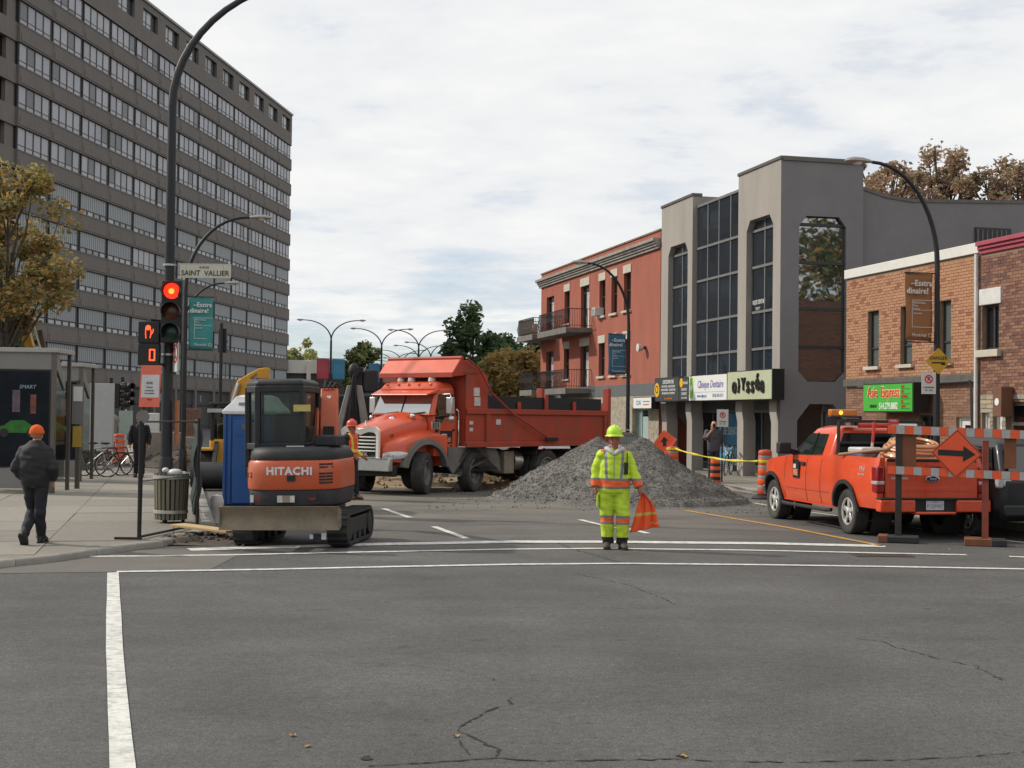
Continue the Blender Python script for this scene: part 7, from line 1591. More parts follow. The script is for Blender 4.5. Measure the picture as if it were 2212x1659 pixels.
heap('earth_mound', [(-9.3, 46, .9, .35), (-11, 48, .8, .3), (-7.5, 47, .7, .3)], -14, -4.5, 43, 51, 60, M_DIRT, .15, 800, .07, 6, label='dark dug earth heaped beyond the street fence', cat='earth mound')
c_ = G(395, 1172); c2_ = G(455, 1150)
heap('earth_mound', [(c_.x - .05, c_.y + .02, .10, .22), (c2_.x + .1, c2_.y + .15, .13, .22), (c_.x + .35, c_.y + .5, .12, .2)], c_.x - .8, c_.x + 1.3, c_.y - .55, c_.y + 1.6, 40, M_DIRT, .10, 500, .03, 7, label='spilled dark earth along the broken kerb corner', cat='earth mound')
# ------------------------------------------------------------------ barrels, tape, signs
M_BARO = mat('traffic_orange', (0.75, 0.105, 0.018), .5, var=.08, scale=6, dirt=(.25, .08, .04), dscale=4, damt=.4); M_BARG = mat('reflective_grey', (0.26, 0.25, 0.26), .45, var=.1); M_BARR = mat('faded_red_orange', (0.50, 0.07, 0.03), .6, var=.1)
def barrel(loc, label, H=1.12, r=.165, dark=False, group='orange traffic barrels'):
    b = empty('traffic_barrel', loc, random.Random(loc[0]).uniform(0, 3), label, 'barrel', group)
    MB().lathe([(r * 1.9, 0), (r * 1.95, .03), (r * 1.75, .07), (r * 1.1, .10), (r * 1.08, .16)], 20).build('base', M_RUB, b)
    bands = [(M_BARR, .14), (M_BARG, .08), (M_BARO, .16), (M_BARG, .08), (M_BARO, .17), (M_BARG, .08), (M_BARO, .17), (M_BARG, .07), (M_BARR, .10)] if not dark else [(M_BARR, .09), (M_RUB, .09), (M_BARO, .10), (M_RUB, .09), (M_BARO, .10), (M_RUB, .09), (M_BARO, .12)]
    tot = sum(h for _, h in bands); z = .12; k = (H - .16) / tot; n = len(bands)
    for i, (m, h) in enumerate(bands):
        h *= k; t0, t1 = (z - .12) / (H - .12), (z + h - .12) / (H - .12); r0, r1 = r * (1.12 - .16 * t0), r * (1.12 - .16 * t1)
        MB().lathe([(r0, z), (r0 + .004, z + .006), (r1 + .004, z + h - .008), (r1, z + h)], 20, cap=False).build('band', m, b); z += h
    MB().lathe([(r * .96, z - .002), (r * .85, z + .03), (r * .3, z + .045), (.001, z + .045)], 20, cap=False).build('cap', M_BARR, b)
    return b
b1 = barrel(G(1652, 1078), 'orange and grey traffic barrel standing just ahead of the pickup', 1.20); b2 = barrel(G(1546, 1053) + Vector((0, .1, 0)), 'short black and orange barrel on the pavement edge by the bicycle', .84, .135, True)
b3 = barrel(Vector((4.55, 39.2, 0)), 'orange barrel half hidden behind the gravel heap', 1.15)
barrel(G(256, 1012) + Vector((0, 0, PZ)), 'orange and grey traffic barrel beside the parked bicycles', 1.1, .19); q = G(212, 1005); barrel(Vector((q.x * 1.06 - .1, q.y * 1.06, PZ)), 'orange barrel behind the hooded meter post', 1.1, .19); 
# caution tape strung between the barrels
M_TAPE = mat('yellow_tape', (0.72, 0.58, 0.05), .5, var=.2, scale=3)
def tape(pts, label):
    P = dens([Vector(p) for p in pts], .18); n = len(P); mb = MB(); L = []; Rr = []
    for i, p in enumerate(P):
        t = i / (n - 1); sag = -.10 * 4 * t * (1 - t); tw = math.sin(i * .42) * 1.1; d = Vector((0, math.sin(tw), math.cos(tw))) * .036; L.append(p + Vector((0, 0, sag)) + d); Rr.append(p + Vector((0, 0, sag)) - d)
    mb.add(L + Rr, [(i, i + 1, n + i + 1, n + i) for i in range(n - 1)]); o = mb.build('caution_tape', M_TAPE, smooth=60, label=label, cat='tape'); so = o.modifiers.new('t', 'SOLIDIFY'); so.thickness = .002
tape([b3.location + Vector((.05, -.18, 1.09)), b1.location + Vector((-.18, -.05, .92))], 'yellow caution tape strung between two orange barrels')
mb = MB(); 
for b_, z in ((b1, .92), (b3, 1.08)):
    o = MB().lathe([(.172, -.03), (.176, 0), (.172, .035)], 18, (0, 0, z), cap=False).build('tape_wrap', M_TAPE, b_)
M_SIGO = mat('sign_orange', (0.80, 0.095, 0.03), .5, var=.05, scale=4)
# tilted works sign behind the heap
p_ = ATY(1436, 955, 39.6); ws = empty('works_sign', (p_.x, p_.y, 0), R(-12), 'tilted orange diamond works sign behind the gravel heap', 'sign')
pl = MB().prism([(0, -.38), (.38, 0), (0, .38), (-.38, 0)], -.006, .006).build('plate', M_SIGO, ws, smooth=0, bevel=.004); pl.location = (0, 0, p_.z); pl.rotation_euler = (R(-14), R(-12), R(-18))
sy = MB(); sy.prism([(-.06, -.12), (.05, -.12), (.05, .02), (.12, .02), (-.005, .16), (-.13, .02), (-.06, .02)], -.012, -.007); sy.build('symbol', M_INK, pl, smooth=0)
MB().tube([(0, .04, 0), (0, .04, p_.z)], .02, 6).build('post', M_STEEL, ws); MB().bar((-.35, .04, .03), (.35, .04, .03), .06, .05).build('foot', M_STEEL, ws)
# ------------------------------------------------------------------ barricade with the arrow
M_BWOOD = mat('brown_barricade_wood', (.20, .075, .035), .75, var=.2, scale=6); M_SHEET = mat('worn_reflective_orange', (.80, .105, .03), .45, var=.10, scale=8, dirt=(.3, .08, .04), dscale=6, damt=.4); M_SHEETG = mat('worn_reflective_grey', (.40, .39, .38), .45, var=.12, scale=8)
pl_, pr_ = G(1940, 1172), G(2128, 1179); ba = empty('barricade', pl_, math.atan2(pr_.y - pl_.y, pr_.x - pl_.x), 'orange and grey striped road barricade behind the pickup', 'barricade')
W = (pr_ - pl_).length
zt = lambda py: ATY(1940, py, pl_.y).z
for i, (x, m) in enumerate(((0, mat('dark_post', (.035, .028, .022), .7, var=.2)), (W, mat('red_brown_post', (.26, .06, .035), .7, var=.15)))):
    MB().box(x - .05, x + .05, .0, .09, .05, zt(935) + (-.0 if i == 0 else -.10)).build('post', m, ba, bevel=.006)
    MB().box(x + .02 + (.03 if i == 0 else .50) - .0, x + (.27 if i == 0 else .74), .035, .075, zt(1010) + .02, zt(925) - .03).build('batten', M_BWOOD, ba, smooth=0) if i == 0 else MB().box(x + .28, x + .46, .035, .075, zt(1010) + .02, zt(925) - .08).build('batten', M_BWOOD, ba, smooth=0)
    m2 = MATS['dark_post'] if i == 0 else M_BWOOD
    f = MB().box(x - .30, x + .32, -.16, .24, .0, .11).build('foot', mat('rubber_foot', (.03, .03, .032), .8, var=.2), ba, bevel=.02); MB().box(x - .31, x - .16 if i == 0 else x + .10, -.165, .245, .005, .115).build('foot_wood', M_BWOOD, f, bevel=.008)
for py0, py1, zoff in ((918, 937, 0), (1006, 1024, 0)):
    z1, z0 = zt(py0), zt(py1); x0 = -.17; xe = 2.35; drop = -.035
    bd = MB(); bd.hexa([(x0 - .01, -.045, z0), (xe, -.045, z0 + drop * 2), (xe, -.005, z0 + drop * 2), (x0 - .01, -.005, z0)], [(x0 - .01, -.045, z1), (xe, -.045, z1 + drop * 2), (xe, -.005, z1 + drop * 2), (x0 - .01, -.005, z1)]); bo = bd.build('board', M_BWOOD, ba, smooth=0)
    n = 19; wd = (xe - x0) / n
    for k in range(n):
        a, b_ = x0 + k * wd + .002, x0 + (k + 1) * wd - .002; da, db = drop * 2 * (a - x0) / (xe - x0), drop * 2 * (b_ - x0) / (xe - x0)
        MB().hexa([(a, -.050, z0 + da + .004), (b_, -.050, z0 + db + .004), (b_, -.046, z0 + db + .004), (a, -.046, z0 + da + .004)], [(a, -.050, z1 + da - .004), (b_, -.050, z1 + db - .004), (b_, -.046, z1 + db - .004), (a, -.046, z1 + da - .004)]).build('stripe', M_SHEET if k % 2 == 0 else M_SHEETG, bo, smooth=0)
lp = MB().box(-.16, -.0, -.05, .03, zt(918) + .002, zt(905)).build('tag_plate', mat('red_tag', (.55, .05, .03), .5), ba, smooth=0); text('lettering', 'SIGNEL', .035, M_WINK, lp, (-.08, -.054, zt(909)), depth=.001)
a = ATY(2066, 979, pl_.y - .08); lx = (Vector((a.x, a.y, 0)) - Vector((pl_.x, pl_.y, 0))).dot((pr_ - pl_).normalized())
dv = (pr_ - pl_).normalized(); ap = pl_ + dv * lx + Vector((dv.y, -dv.x, 0)) * .075
ar = empty('arrow_sign', (ap.x, ap.y, a.z), ba.rotation_euler[2], 'orange diamond sign with black arrow fixed to the barricade', 'sign')
D = .385
plate = MB().prism([(0, -D), (D * .03, -D * .97), (D * .97, -D * .03), (D, 0), (D * .97, D * .03), (D * .03, D * .97), (0, D), (-D * .03, D * .97), (-D * .97, D * .03), (-D, 0), (-D * .97, -D * .03), (-D * .03, -D * .97)], -.004, .004).build('plate', M_SIGO, ar, smooth=0)
plate.rotation_euler = (0, R(2), 0)
rim = MB(); k0, k1 = .965, .93
ring = lambda k: [(0, -D * k), (D * k, 0), (0, D * k), (-D * k, 0)]
for i in range(4):
    o0, o1, i0, i1 = ring(k0)[i], ring(k0)[(i + 1) % 4], ring(k1)[i], ring(k1)[(i + 1) % 4]; rim.quad((o0[0], -.0065, o0[1]), (o1[0], -.0065, o1[1]), (i1[0], -.0065, i1[1]), (i0[0], -.0065, i0[1]))
rim.build('border', M_INK, plate, smooth=0)
MB().prism([(-.28, -.04), (.10, -.04), (.10, -.125), (.285, .0), (.10, .125), (.10, .05), (-.28, .05)], -.010, -.006).build('arrow', M_INK, plate, smooth=0)

# ------------------------------------------------------------------ portable toilet
M_TLT = mat('blue_toilet_plastic', (0.022, 0.085, 0.27), .45, var=.10, scale=2, dirt=(.05, .09, .18), dscale=2, damt=.4); M_TLW = mat('white_toilet_plastic', (0.60, 0.60, 0.60), .45, var=.06)
t0 = Vector((-5.20, 28.4, 0)); to = empty('portable_toilet', t0, R(2), 'blue portable toilet with domed white roof behind the excavator', 'portable toilet')
hw = .56; MB().box(-hw, hw, -hw, hw, .10, 1.92).build('cabin', M_TLT, to, bevel=.03); MB().box(-hw - .04, hw + .04, -hw - .04, hw + .04, 0, .10).build('skid', M_RUB, to, bevel=.02)
for s in (-1, 1):
    for x in (-hw, -hw + .10, hw - .08): MB().box(x - .02, x + .03, s * (hw + .02) - .022, s * (hw + .02) + .018, .12, 1.90).build('corner_rib', M_TLT, to, bevel=.01)
dr = MB().box(-.40, .40, -hw - .035, -hw - .002, .14, 1.80).build('door', M_TLT, to, bevel=.015); MB().box(-.22, .10, -hw - .045, -hw - .036, 1.62, 1.72).build('door_vent', M_SLATE, dr, smooth=0); MB().box(-.34, .30, -hw - .042, -hw - .036, 1.50, 1.53).build('door_rib', M_TLT, dr, smooth=0)
MB().rings([[(x * k, y * k, z) for x, y in ((-.61, -.61), (.61, -.61), (.61, .61), (-.61, .61))] for z, k in ((1.915, 1.0), (1.98, 1.0), (2.04, .93), (2.16, .74), (2.27, .62), (2.31, .45))]).build('roof', M_TLW, to, smooth=30, bevel=.02); MB().box(-.30, -.16, -.52, -.45, 2.02, 2.16).build('roof_vent', M_BARG, to, bevel=.01)
# ------------------------------------------------------------------ yellow machines
M_CAT = paint('machine_yellow', (0.58, 0.29, 0.022), dirt=(.25, .15, .06), damt=.45, rough=.5, coat=0)
ld_ = empty('wheel_loader', (-7.35, 36.3, 0), R(8), 'yellow wheel loader with black bucket beside the blue toilet', 'loader')
MB().box(-.55, .55, .3, 2.6, .55, 1.25).build('body', M_CAT, ld_, bevel=.06); MB().box(-.45, .45, 1.6, 2.7, 1.25, 1.65).build('engine_hood', M_CAT, ld_, bevel=.06)
mb = MB()
for x in (-.48, .48):
    for y in (.35, 1.45): mb.bar((x, y, 1.2), (x, y, 2.15), .09, .09)
cbo = mb.build('cab_frame', M_EXB, ld_, bevel=.01); MB().box(-.56, .56, .25, 1.55, 2.14, 2.22).build('cab_roof', M_EXB, cbo, bevel=.02); MB().box(-.46, .46, .36, 1.44, 1.25, 2.1).build('glass', M_CARGL_T, cbo, smooth=0)
for s in (-1, 1):
    for y in (.35, 2.2): 
        w_ = wheel(ld_, s * .62, y, .47, .34, s); w_.rotation_euler = (0, 0, R(90)) if False else (0, 0, 0); w_.rotation_euler[2] = R(-90) * 1; w_.location = (s * .62, y, .47)
    MB().bar((s * .36, .4, 1.15), (s * .36, -1.0, .45), .10, .16).build('lift_arm', M_EXB, ld_); MB().box(s * .62 - .2, s * .62 + .2, -.2, .85, .96, 1.02).build('fender', M_CAT, ld_, bevel=.01)
bkt = MB(); bkt.rings([[(-.85, y, z), (.85, y, z), (.85, y2, z2), (-.85, y2, z2)] for y, z, y2, z2 in [(-1.2 - .55 * math.sin(a), .36 - .34 * math.cos(a), -1.2 - .47 * math.sin(a), .36 - .27 * math.cos(a)) for a in [R(-10 + 20 * k) for k in range(11)]]]); bkt.build('bucket', M_EXB, ld_, smooth=40)
MB().box(-.6, .6, .1, .3, 1.95, 2.05).build('lamp_bar', M_STEEL, ld_)
# crawler excavator behind: only its boom clears the toilet
xb = empty('crawler_excavator', (-8.3, 46.5, 0), R(14), 'yellow crawler excavator whose boom rises behind the toilet', 'excavator')
for s in (-1, 1): MB().prism([(-1.6, .45), (-1.4, .1), (1.4, .1), (1.6, .45), (1.4, .8), (-1.4, .8)], *sorted((s * .75, s * 1.2)), 'yz').build('track', M_TRACK, xb, bevel=.05)
MB().box(-1.1, 1.1, -1.6, 1.3, .95, 1.8).build('house', M_CAT, xb, bevel=.06); MB().box(-1.1, -.2, .1, 1.3, 1.8, 2.7).build('cab', M_EXB, xb, bevel=.06)
def yz_(l): return [(q.x - xb.location.x, q.z) for q in (ATY(x, y, 46.0) for x, y in l)]
bo = MB().prism(yz_([(515, 905), (495, 905), (503, 850), (515, 822), (536, 810), (545, 822), (534, 850)]), -.7, -.3).build('boom', M_CAT, xb, bevel=.03); ar_ = MB().prism(yz_([(530, 826), (533, 811), (562, 796), (580, 794), (582, 818), (560, 818), (556, 808)]), -.68, -.34).build('dipper_arm', M_CAT, bo, bevel=.03); MB().cyl((yz_([(503, 880)])[0][0], -.8, yz_([(503, 880)])[0][1]), (yz_([(520, 828)])[0][0], -.8, yz_([(520, 828)])[0][1]), .07).build('cylinder', M_SILV, bo)
MB().prism(yz_([(562, 800), (582, 794), (583, 850), (566, 850)]), -.66, -.36).build('bucket_link', M_CAT, bo, bevel=.03)
xb.rotation_euler = (0, 0, 0)
# leaning yellow boom and pale pole behind the bus shelters
q0, q1 = ATY(66, 752, 47), ATY(30, 615, 47); cr = empty('telescopic_lift', (q0.x + .5, 47, 0), 0, 'yellow telescopic boom of a lift truck behind the bus shelter', 'lift truck')
off = Vector(cr.location); MB().box(-1.2, 1.6, -1.0, 1.0, .5, 1.5).build('chassis', M_CAT, cr, bevel=.05)
for s in (-1, 1):
    for x in (-.8, 1.2): wheel(cr, x, s * .9, .45, .3, s)
base = Vector((.3, 0, 1.4)); MB().bar(base, Vector(q0) - off, .42, .42).build('boom', M_CAT, cr, bevel=.02); MB().bar(Vector(q0) - off, Vector(q1) - off, .26, .26).build('boom_section', M_CAT, cr, bevel=.02); MB().bar(base + Vector((.35, -.2, 0)), Vector(q0) - off + Vector((.38, -.2, .6)), .14, .14).build('boom_cable', mat('brown_hose_track', (.10, .055, .035), .7), cr); MB().bar(base + Vector((.55, -.25, 0)), ATY(78, 705, 47) - off + Vector((0, -.25, 0)), .06, .06).build('rod', M_WWHITE, cr)
# grey backhoe behind the works truck
bh = empty('backhoe', (-4.35, 38.6, 0), R(3), 'grey backhoe with folded dipper arm beyond the truck hood', 'backhoe')
M_BHG = mat('dusty_grey_steel', (.27, .27, .255), .6, metal=.2, var=.2, scale=4)
MB().box(-.8, .8, .3, 3.0, .6, 1.5).build('body', M_BHG, bh, bevel=.05); MB().box(-.7, .7, 1.0, 2.3, 1.5, 2.5).build('cab', M_EXB, bh, bevel=.05)
for s in (-1, 1):
    for y in (.9, 2.8): w_ = wheel(bh, s * .85, y, .55 if y < 2 else .42, .35, s)
MB().hexa([(-.62, -.1, 1.2), (-.42, -.1, 1.2), (-.42, .05, 1.2), (-.62, .05, 1.2)], [(-.22, -.1, 2.75), (-.10, -.1, 2.75), (-.10, .05, 2.75), (-.22, .05, 2.75)]).build('boom', M_BHG, bh, bevel=.02); MB().hexa([(.25, -.1, 1.2), (.48, -.1, 1.2), (.48, .05, 1.2), (.25, .05, 1.2)], [(-.0, -.1, 2.75), (.18, -.1, 2.75), (.18, .05, 2.75), (-.0, .05, 2.75)]).build('boom', M_BHG, bh, bevel=.02)
MB().prism([(-.16, 1.1), (.14, 1.1), (.20, 3.1), (.05, 3.3), (-.10, 3.1)], .08, .3).build('dipper_arm', M_EXB, bh, bevel=.02); MB().box(.2, .62, .0, .35, 2.55, 3.2).build('bucket', M_EXB, bh, bevel=.06); MB().ball((-.05, 0, 3.15), (.16, .14, .22)).build('pivot', M_EXB, bh)
for k in range(3): MB().tube([(-.10 + .1 * k, -.12, 1.3), (-.14 + .08 * k, -.2, 2.2), (-.06 + .04 * k, -.15, 3.0), (.1 + .05 * k, -.1, 3.25)], .025, 6).build('hydraulic_hose', M_RUB, bh)
MB().cyl((.45, -.15, 1.1), (.62, -.15, 2.3), .05).build('cylinder', M_SILV, bh)
# ------------------------------------------------------------------ fence, bin, board
M_FPOST = mat('fence_dark_metal', (.025, .024, .025), .5, metal=.3, var=.15); M_MESH = mat('green_screen_cloth', (0.018, 0.032, 0.030), .85, var=.2, scale=3, dirt=(.03, .05, .05), dscale=2, damt=.5)
f1, f2, f3 = G(303, 1166) + Vector((0, 0, .13)), G(431, 1127) + Vector((0, 0, .13)), Vector((-6.62, 28.7, .13))
f1 = G(299, 1166, PZ); f2 = G(426, 1139, PZ); f3 = f2 + E * 4.0; HF = 1.72
def wire(a, b, z): return (a + Vector((0, 0, z)), b + Vector((0, 0, z)))
fe = empty('fence_panel', f1, 0, 'open dark wire fence panel along the pavement edge', 'fence'); d = f2 - f1
for nm, p0, p1, r_ in (('post', (0, 0, 0), (0, 0, HF), .022), ('post', d, d + Vector((0, 0, HF)), .022), ('rail', (0, 0, .04), d + Vector((0, 0, .04)), .02), ('rail', (0, 0, HF), d + Vector((0, 0, HF)), .014), ('rail', (0, 0, .85), d + Vector((0, 0, .85)), .008), ('foot', Vector((-.35, 0, .02)), Vector((.05, 0, .02)), .02)): MB().cyl(p0, p1, r_, r_, 8).build(nm, M_FPOST, fe)
fe2 = empty('fence_panel', f2, 0, 'fence panel hung with dark green screen cloth beside the litter bin', 'fence'); d = f3 - f2
for nm, p0, p1, r_ in (('post', (0, 0, 0), (0, 0, HF + .05), .026), ('post', d, d + Vector((0, 0, HF)), .022), ('rail', (0, 0, HF), d + Vector((0, 0, HF)), .02), ('rail', (0, 0, .05), d + Vector((0, 0, .05)), .02)): MB().cyl(p0, p1, r_, r_, 8).build(nm, M_FPOST, fe2)
cl = MB(); nu, nv = 24, 14; side = Vector((-d.y, d.x, 0)).normalized()
cl.add([d * (i / nu) + side * (.05 * math.sin(i * 1.3 + j * .2) + .03 * math.sin(j * .9)) + Vector((0, 0, .10 + .10 * (1 + math.sin(i * 1.7)) * (j == 0) + (HF - .06 - .10) * j / nv)) for i in range(nu + 1) for j in range(nv + 1)], [(i * (nv + 1) + j, (i + 1) * (nv + 1) + j, (i + 1) * (nv + 1) + j + 1, i * (nv + 1) + j + 1) for i in range(nu) for j in range(nv)])
so = cl.build('screen_cloth', M_MESH, fe2, smooth=60).modifiers.new('t', 'SOLIDIFY'); so.thickness = .004
g_ = G(362, 1131, PZ); bn = empty('litter_bin', (g_.x, g_.y + .22, PZ), R(10), 'round slatted wooden litter bin with pale hoops and a white bag on top', 'litter bin')
M_SLAT = mat('weathered_slat', (.155, .145, .10), .8, var=.25, scale=5, stretch=(6, 6, .6)); M_HOOP = mat('pale_hoop', (.45, .45, .42), .4, metal=.5, var=.1); n = 22
MB().lathe([(.20, .05), (.235, .06), (.255, .78), (.24, .78), (.20, .1), (.001, .08)], 24).build('liner', M_RUB, bn)
for k in range(n):
    a = 6.2832 * k / n; c, s = math.cos(a), math.sin(a); tx = Vector((-s, c, 0)); rd = Vector((c, s, 0)); r0, r1 = .245, .272
    MB().hexa([rd * r0 - tx * .026 + Vector((0, 0, .06)), rd * r0 + tx * .026 + Vector((0, 0, .06)), rd * (r0 + .022) + tx * .024 + Vector((0, 0, .06)), rd * (r0 + .022) - tx * .024 + Vector((0, 0, .06))], [rd * r1 - tx * .029 + Vector((0, 0, .83)), rd * r1 + tx * .029 + Vector((0, 0, .83)), rd * (r1 + .022) + tx * .027 + Vector((0, 0, .83)), rd * (r1 + .022) - tx * .027 + Vector((0, 0, .83))]).build('slat', M_SLAT, bn, smooth=0)
for z, r_ in ((.16, .277), (.74, .297)): MB().lathe([(r_, z), (r_ + .008, z + .006), (r_ + .008, z + .055), (r_, z + .06)], 26, cap=False).build('hoop', M_HOOP, bn)
for a in (0, 2.1, 4.2): MB().cyl((.2 * math.cos(a), .2 * math.sin(a), 0), (.2 * math.cos(a), .2 * math.sin(a), .07), .03).build('foot', M_RUB, bn)
bg_ = MB(); bg_.ball((.06, 0, .84), (.14, .12, .07)); bg_.ball((-.10, -.02, .88), (.06, .06, .05)); bg_.ball((.15, .05, .82), (.12, .1, .05))
empty_ = None
tbag = bg_.build('plastic_bag', M_WWHITE, None, smooth=60, label='white plastic bag sticking out of the litter bin', cat='bag'); tbag.location = bn.location
a_, b_ = G(380, 1161), G(500, 1171); wb = MB(); wb.bar((0, 0, 0), Vector((b_.x - a_.x, b_.y - a_.y, -.04)), .30, .035)
o = wb.build('plywood_board', mat('pale_plywood', (.50, .35, .17), .7, var=.15, scale=4), None, smooth=0, bevel=.004, label='pale plywood board bridging the gutter by the excavator track', cat='board'); o.location = (a_.x, a_.y + .10, .19)
gl_ = G(468, 1142); o = MB(); o.lathe([(.03, 0), (.035, .10), (.10, .26), (.115, .36), (.09, .45), (.001, .48)], 14); oo = o.build('white_cone_bag', M_WWHITE, None, label='white plastic hood on a kerb stake beside the dozer blade', cat='cover'); oo.location = (gl_.x, gl_.y, .10)
# ------------------------------------------------------------------ bus shelters
M_SHF = mat('bronze_shelter_frame', (.115, .10, .085), .5, metal=.3, var=.12); M_SHP = mat('shelter_grey_panel', (.20, .195, .185), .6, var=.08, scale=2); M_SHT = mat('shelter_pale_roof', (.34, .33, .31), .55, var=.08)
M_GLS = glassmat('shelter_glass', (.02, .022, .022), .03, alpha_tr=(.7, (.8, .84, .82)))
def shelter(px, pyb, pyt, label, wid, ad=True):
    b0 = G(px, pyb); zt_ = ATY(px, pyt, b0.y).z; r = empty('bus_shelter', (b0.x, b0.y, PZ), R(3), label, 'bus shelter', 'bus shelters on the pavement'); H = zt_ - PZ
    # end panel faces the camera: x to the left is negative, shelter runs away from us
    MB().box(-.10, 0, 0, .12, .0, H - .05).build('post', M_SHF, r, bevel=.01); MB().box(-wid, -wid + .10, 0, .12, 0, H - .05).build('post', M_SHF, r, bevel=.01)
    MB().box(-wid + .1, -.1, .01, .11, .10, .55).build('kick_panel', M_SHP, r, smooth=0); MB().box(-wid + .1, -.1, .01, .11, H - .48, H - .10).build('header_panel', M_SHP, r, smooth=0)
    MB().box(-wid - .04, .04, -.05, 1.5, H - .10, H).build('roof', M_SHT, r, bevel=.01)
    if ad:
        p = MB().box(-wid + .1, -.1, .005, .115, .56, H - .49).build('poster_case', M_RUB, r, smooth=0); po = MB().box(-wid + .14, -.14, -.002, .004, .60, H - .53).build('poster', mat('dark_poster', (.008, .011, .016), .55, var=.5, scale=1.2, spec=.15), p, smooth=0)
        zc = .60 + (H - 1.13) * .36; cg = mat('poster_green', (.02, .13, .012), .3, var=.4, scale=5)
        car = MB(); car.prism([(-1.32, zc - .02), (-1.30, zc + .10), (-1.12, zc + .15), (-.98, zc + .26), (-.68, zc + .27), (-.52, zc + .16), (-.34, zc + .12), (-.32, zc - .02)], -.006, -.003); car.build('poster_car', cg, po, smooth=0)
        for x in (-1.12, -.52): MB().lathe([(.001, -.009), (.10, -.009), (.10, -.0065)], 16, (x, 0, zc - .02), 'y').build('poster_wheel', M_RUB, po)
        MB().box(-.95, -.78, -.006, -.003, zc + .45, zc + .95).build('poster_figure', mat('poster_mauve', (.10, .07, .09), .3, var=.5, scale=6), po, smooth=0); MB().box(-.55, -.42, -.006, -.003, zc + .42, zc + .85).build('poster_figure', mat('poster_rust', (.16, .05, .03), .3, var=.5, scale=6), po, smooth=0)
        text('lettering', 'chez', .10, M_WINK, po, (-1.35, -.006, zc + 1.12), depth=.001); text('lettering', 'SMART', .12, mat('poster_cyan', (.25, .36, .42), .4, var=0), po, (-.62, -.006, zc + 1.02), depth=.001, shear=.2)
    for y in (1.35,):
        for x in (-.05, -wid + .05): MB().box(x - .04, x + .04, y - .04, y + .04, 0, H - .1).build('post', M_SHF, r, smooth=0)
    for y0, y1 in ((.14, 1.28),): MB().box(-wid + .03, -wid + .04, y0, y1, .25, H - .15).build('glass', M_GLS, r, smooth=0)
    for y0, y1 in ((.14, 1.05),): MB().box(-.06, -.05, y0, y1, .25, H - .5).build('glass', M_GLS, r, smooth=0)
    MB().prism([(.05, H - .5), (.25, H - .5), (.9, H - .95), (.9, H - .80), (.3, H - .12), (.05, H - .12)], -.09, -.02, 'yz').build('gusset', M_SHP, r, smooth=0)
    MB().box(-wid + .35, -wid + .7, .3, 1.3, .42, .47).build('bench', M_SHF, r, bevel=.01)
    return r
shelter(115, 1073, 752, 'bronze framed bus shelter next to the man in the orange hat', 1.75); shelter(174, 1046, 784, 'second bronze bus shelter with pale end panel beside the bicycles', 1.75, ad=True)
b0 = G(196, 1060); st = empty('bus_stop_pole', (b0.x - .15, b0.y - .6, PZ), 0, 'grey bus stop pole with timetable panels between the shelters', 'bus stop')
MB().box(-.05, .05, -.04, .04, 0, 2.6).build('post', M_SHF, st); MB().box(-.14, .14, -.06, -.045, 1.55, 2.5).build('panel', M_SHP, st); MB().box(-.11, .11, -.066, -.061, 2.1, 2.45).build('notice', M_SIGNW, st, smooth=0); MB().box(-.11, .11, -.066, -.061, 1.0, 1.5).build('notice', mat('yellow_notice', (.45, .30, .05), .6), st, smooth=0)
q = ATY(205, 990, 44); kp = empty('info_panel', (q.x, 44, PZ), R(4), 'pale upright information panel behind the second bus shelter', 'panel'); MB().box(-.55, .55, 0, .15, .6, 2.75).build('panel', mat('pale_panel', (.36, .37, .37), .5, var=.06), kp, bevel=.02); MB().box(-.45, .45, .02, .13, 0, .6).build('foot', M_SHF, kp)
q = G(229, 1010); ht = empty('hooded_meter', (q.x, q.y, PZ), 0, 'parking meter post wrapped in a grey cloth bag by the bicycles', 'parking meter'); MB().cyl((0, 0, 0), (0, 0, 1.1), .05).build('post', M_STEEL, ht); hb = MB().rings([[(w_ * math.cos(t) * (1 + .12 * math.sin(3 * t + z * 9)), w_ * .8 * math.sin(t), z) for t in [6.2832 * j / 14 for j in range(14)]] for z, w_ in ((.85, .26), (1.1, .34), (1.3, .36), (1.5, .40), (1.62, .40), (1.75, .30), (1.82, .12))]); hb.build('bag', mat('grey_cloth_bag', (.22, .225, .205), .9, var=.2, scale=5), ht, smooth=60)
# concrete blocks and pipes of the works, left
M_BLK = mat('site_concrete', (.24, .22, .19), .9, var=.2, scale=2, bump=.3)
for i, (px, pyb, wd, hh, lab) in enumerate(((345, 1012, 1.4, 1.25, 'tall grey concrete block behind the corner post'), (322, 1008, .5, 1.9, 'pale upright site panel next to the man in black'), (392, 1000, 1.1, 1.0, 'low concrete block behind the green fence screen'), (405, 985, 1.0, 2.1, 'rusty upright form panel behind the green fence screen'))):
    p = G(px, pyb); o = MB().box(-wd / 2, wd / 2, 0, .4, 0, hh); m_ = (M_BLK, M_WWHITE, M_BLK, mat('rusty_panel', (.14, .075, .05), .8, var=.3))[i]; oo = o.build('concrete_block' if i in (0, 2) else 'site_panel', m_, None, bevel=.03, label=lab, cat='block' if i in (0, 2) else 'panel'); oo.location = (p.x, p.y, 0)
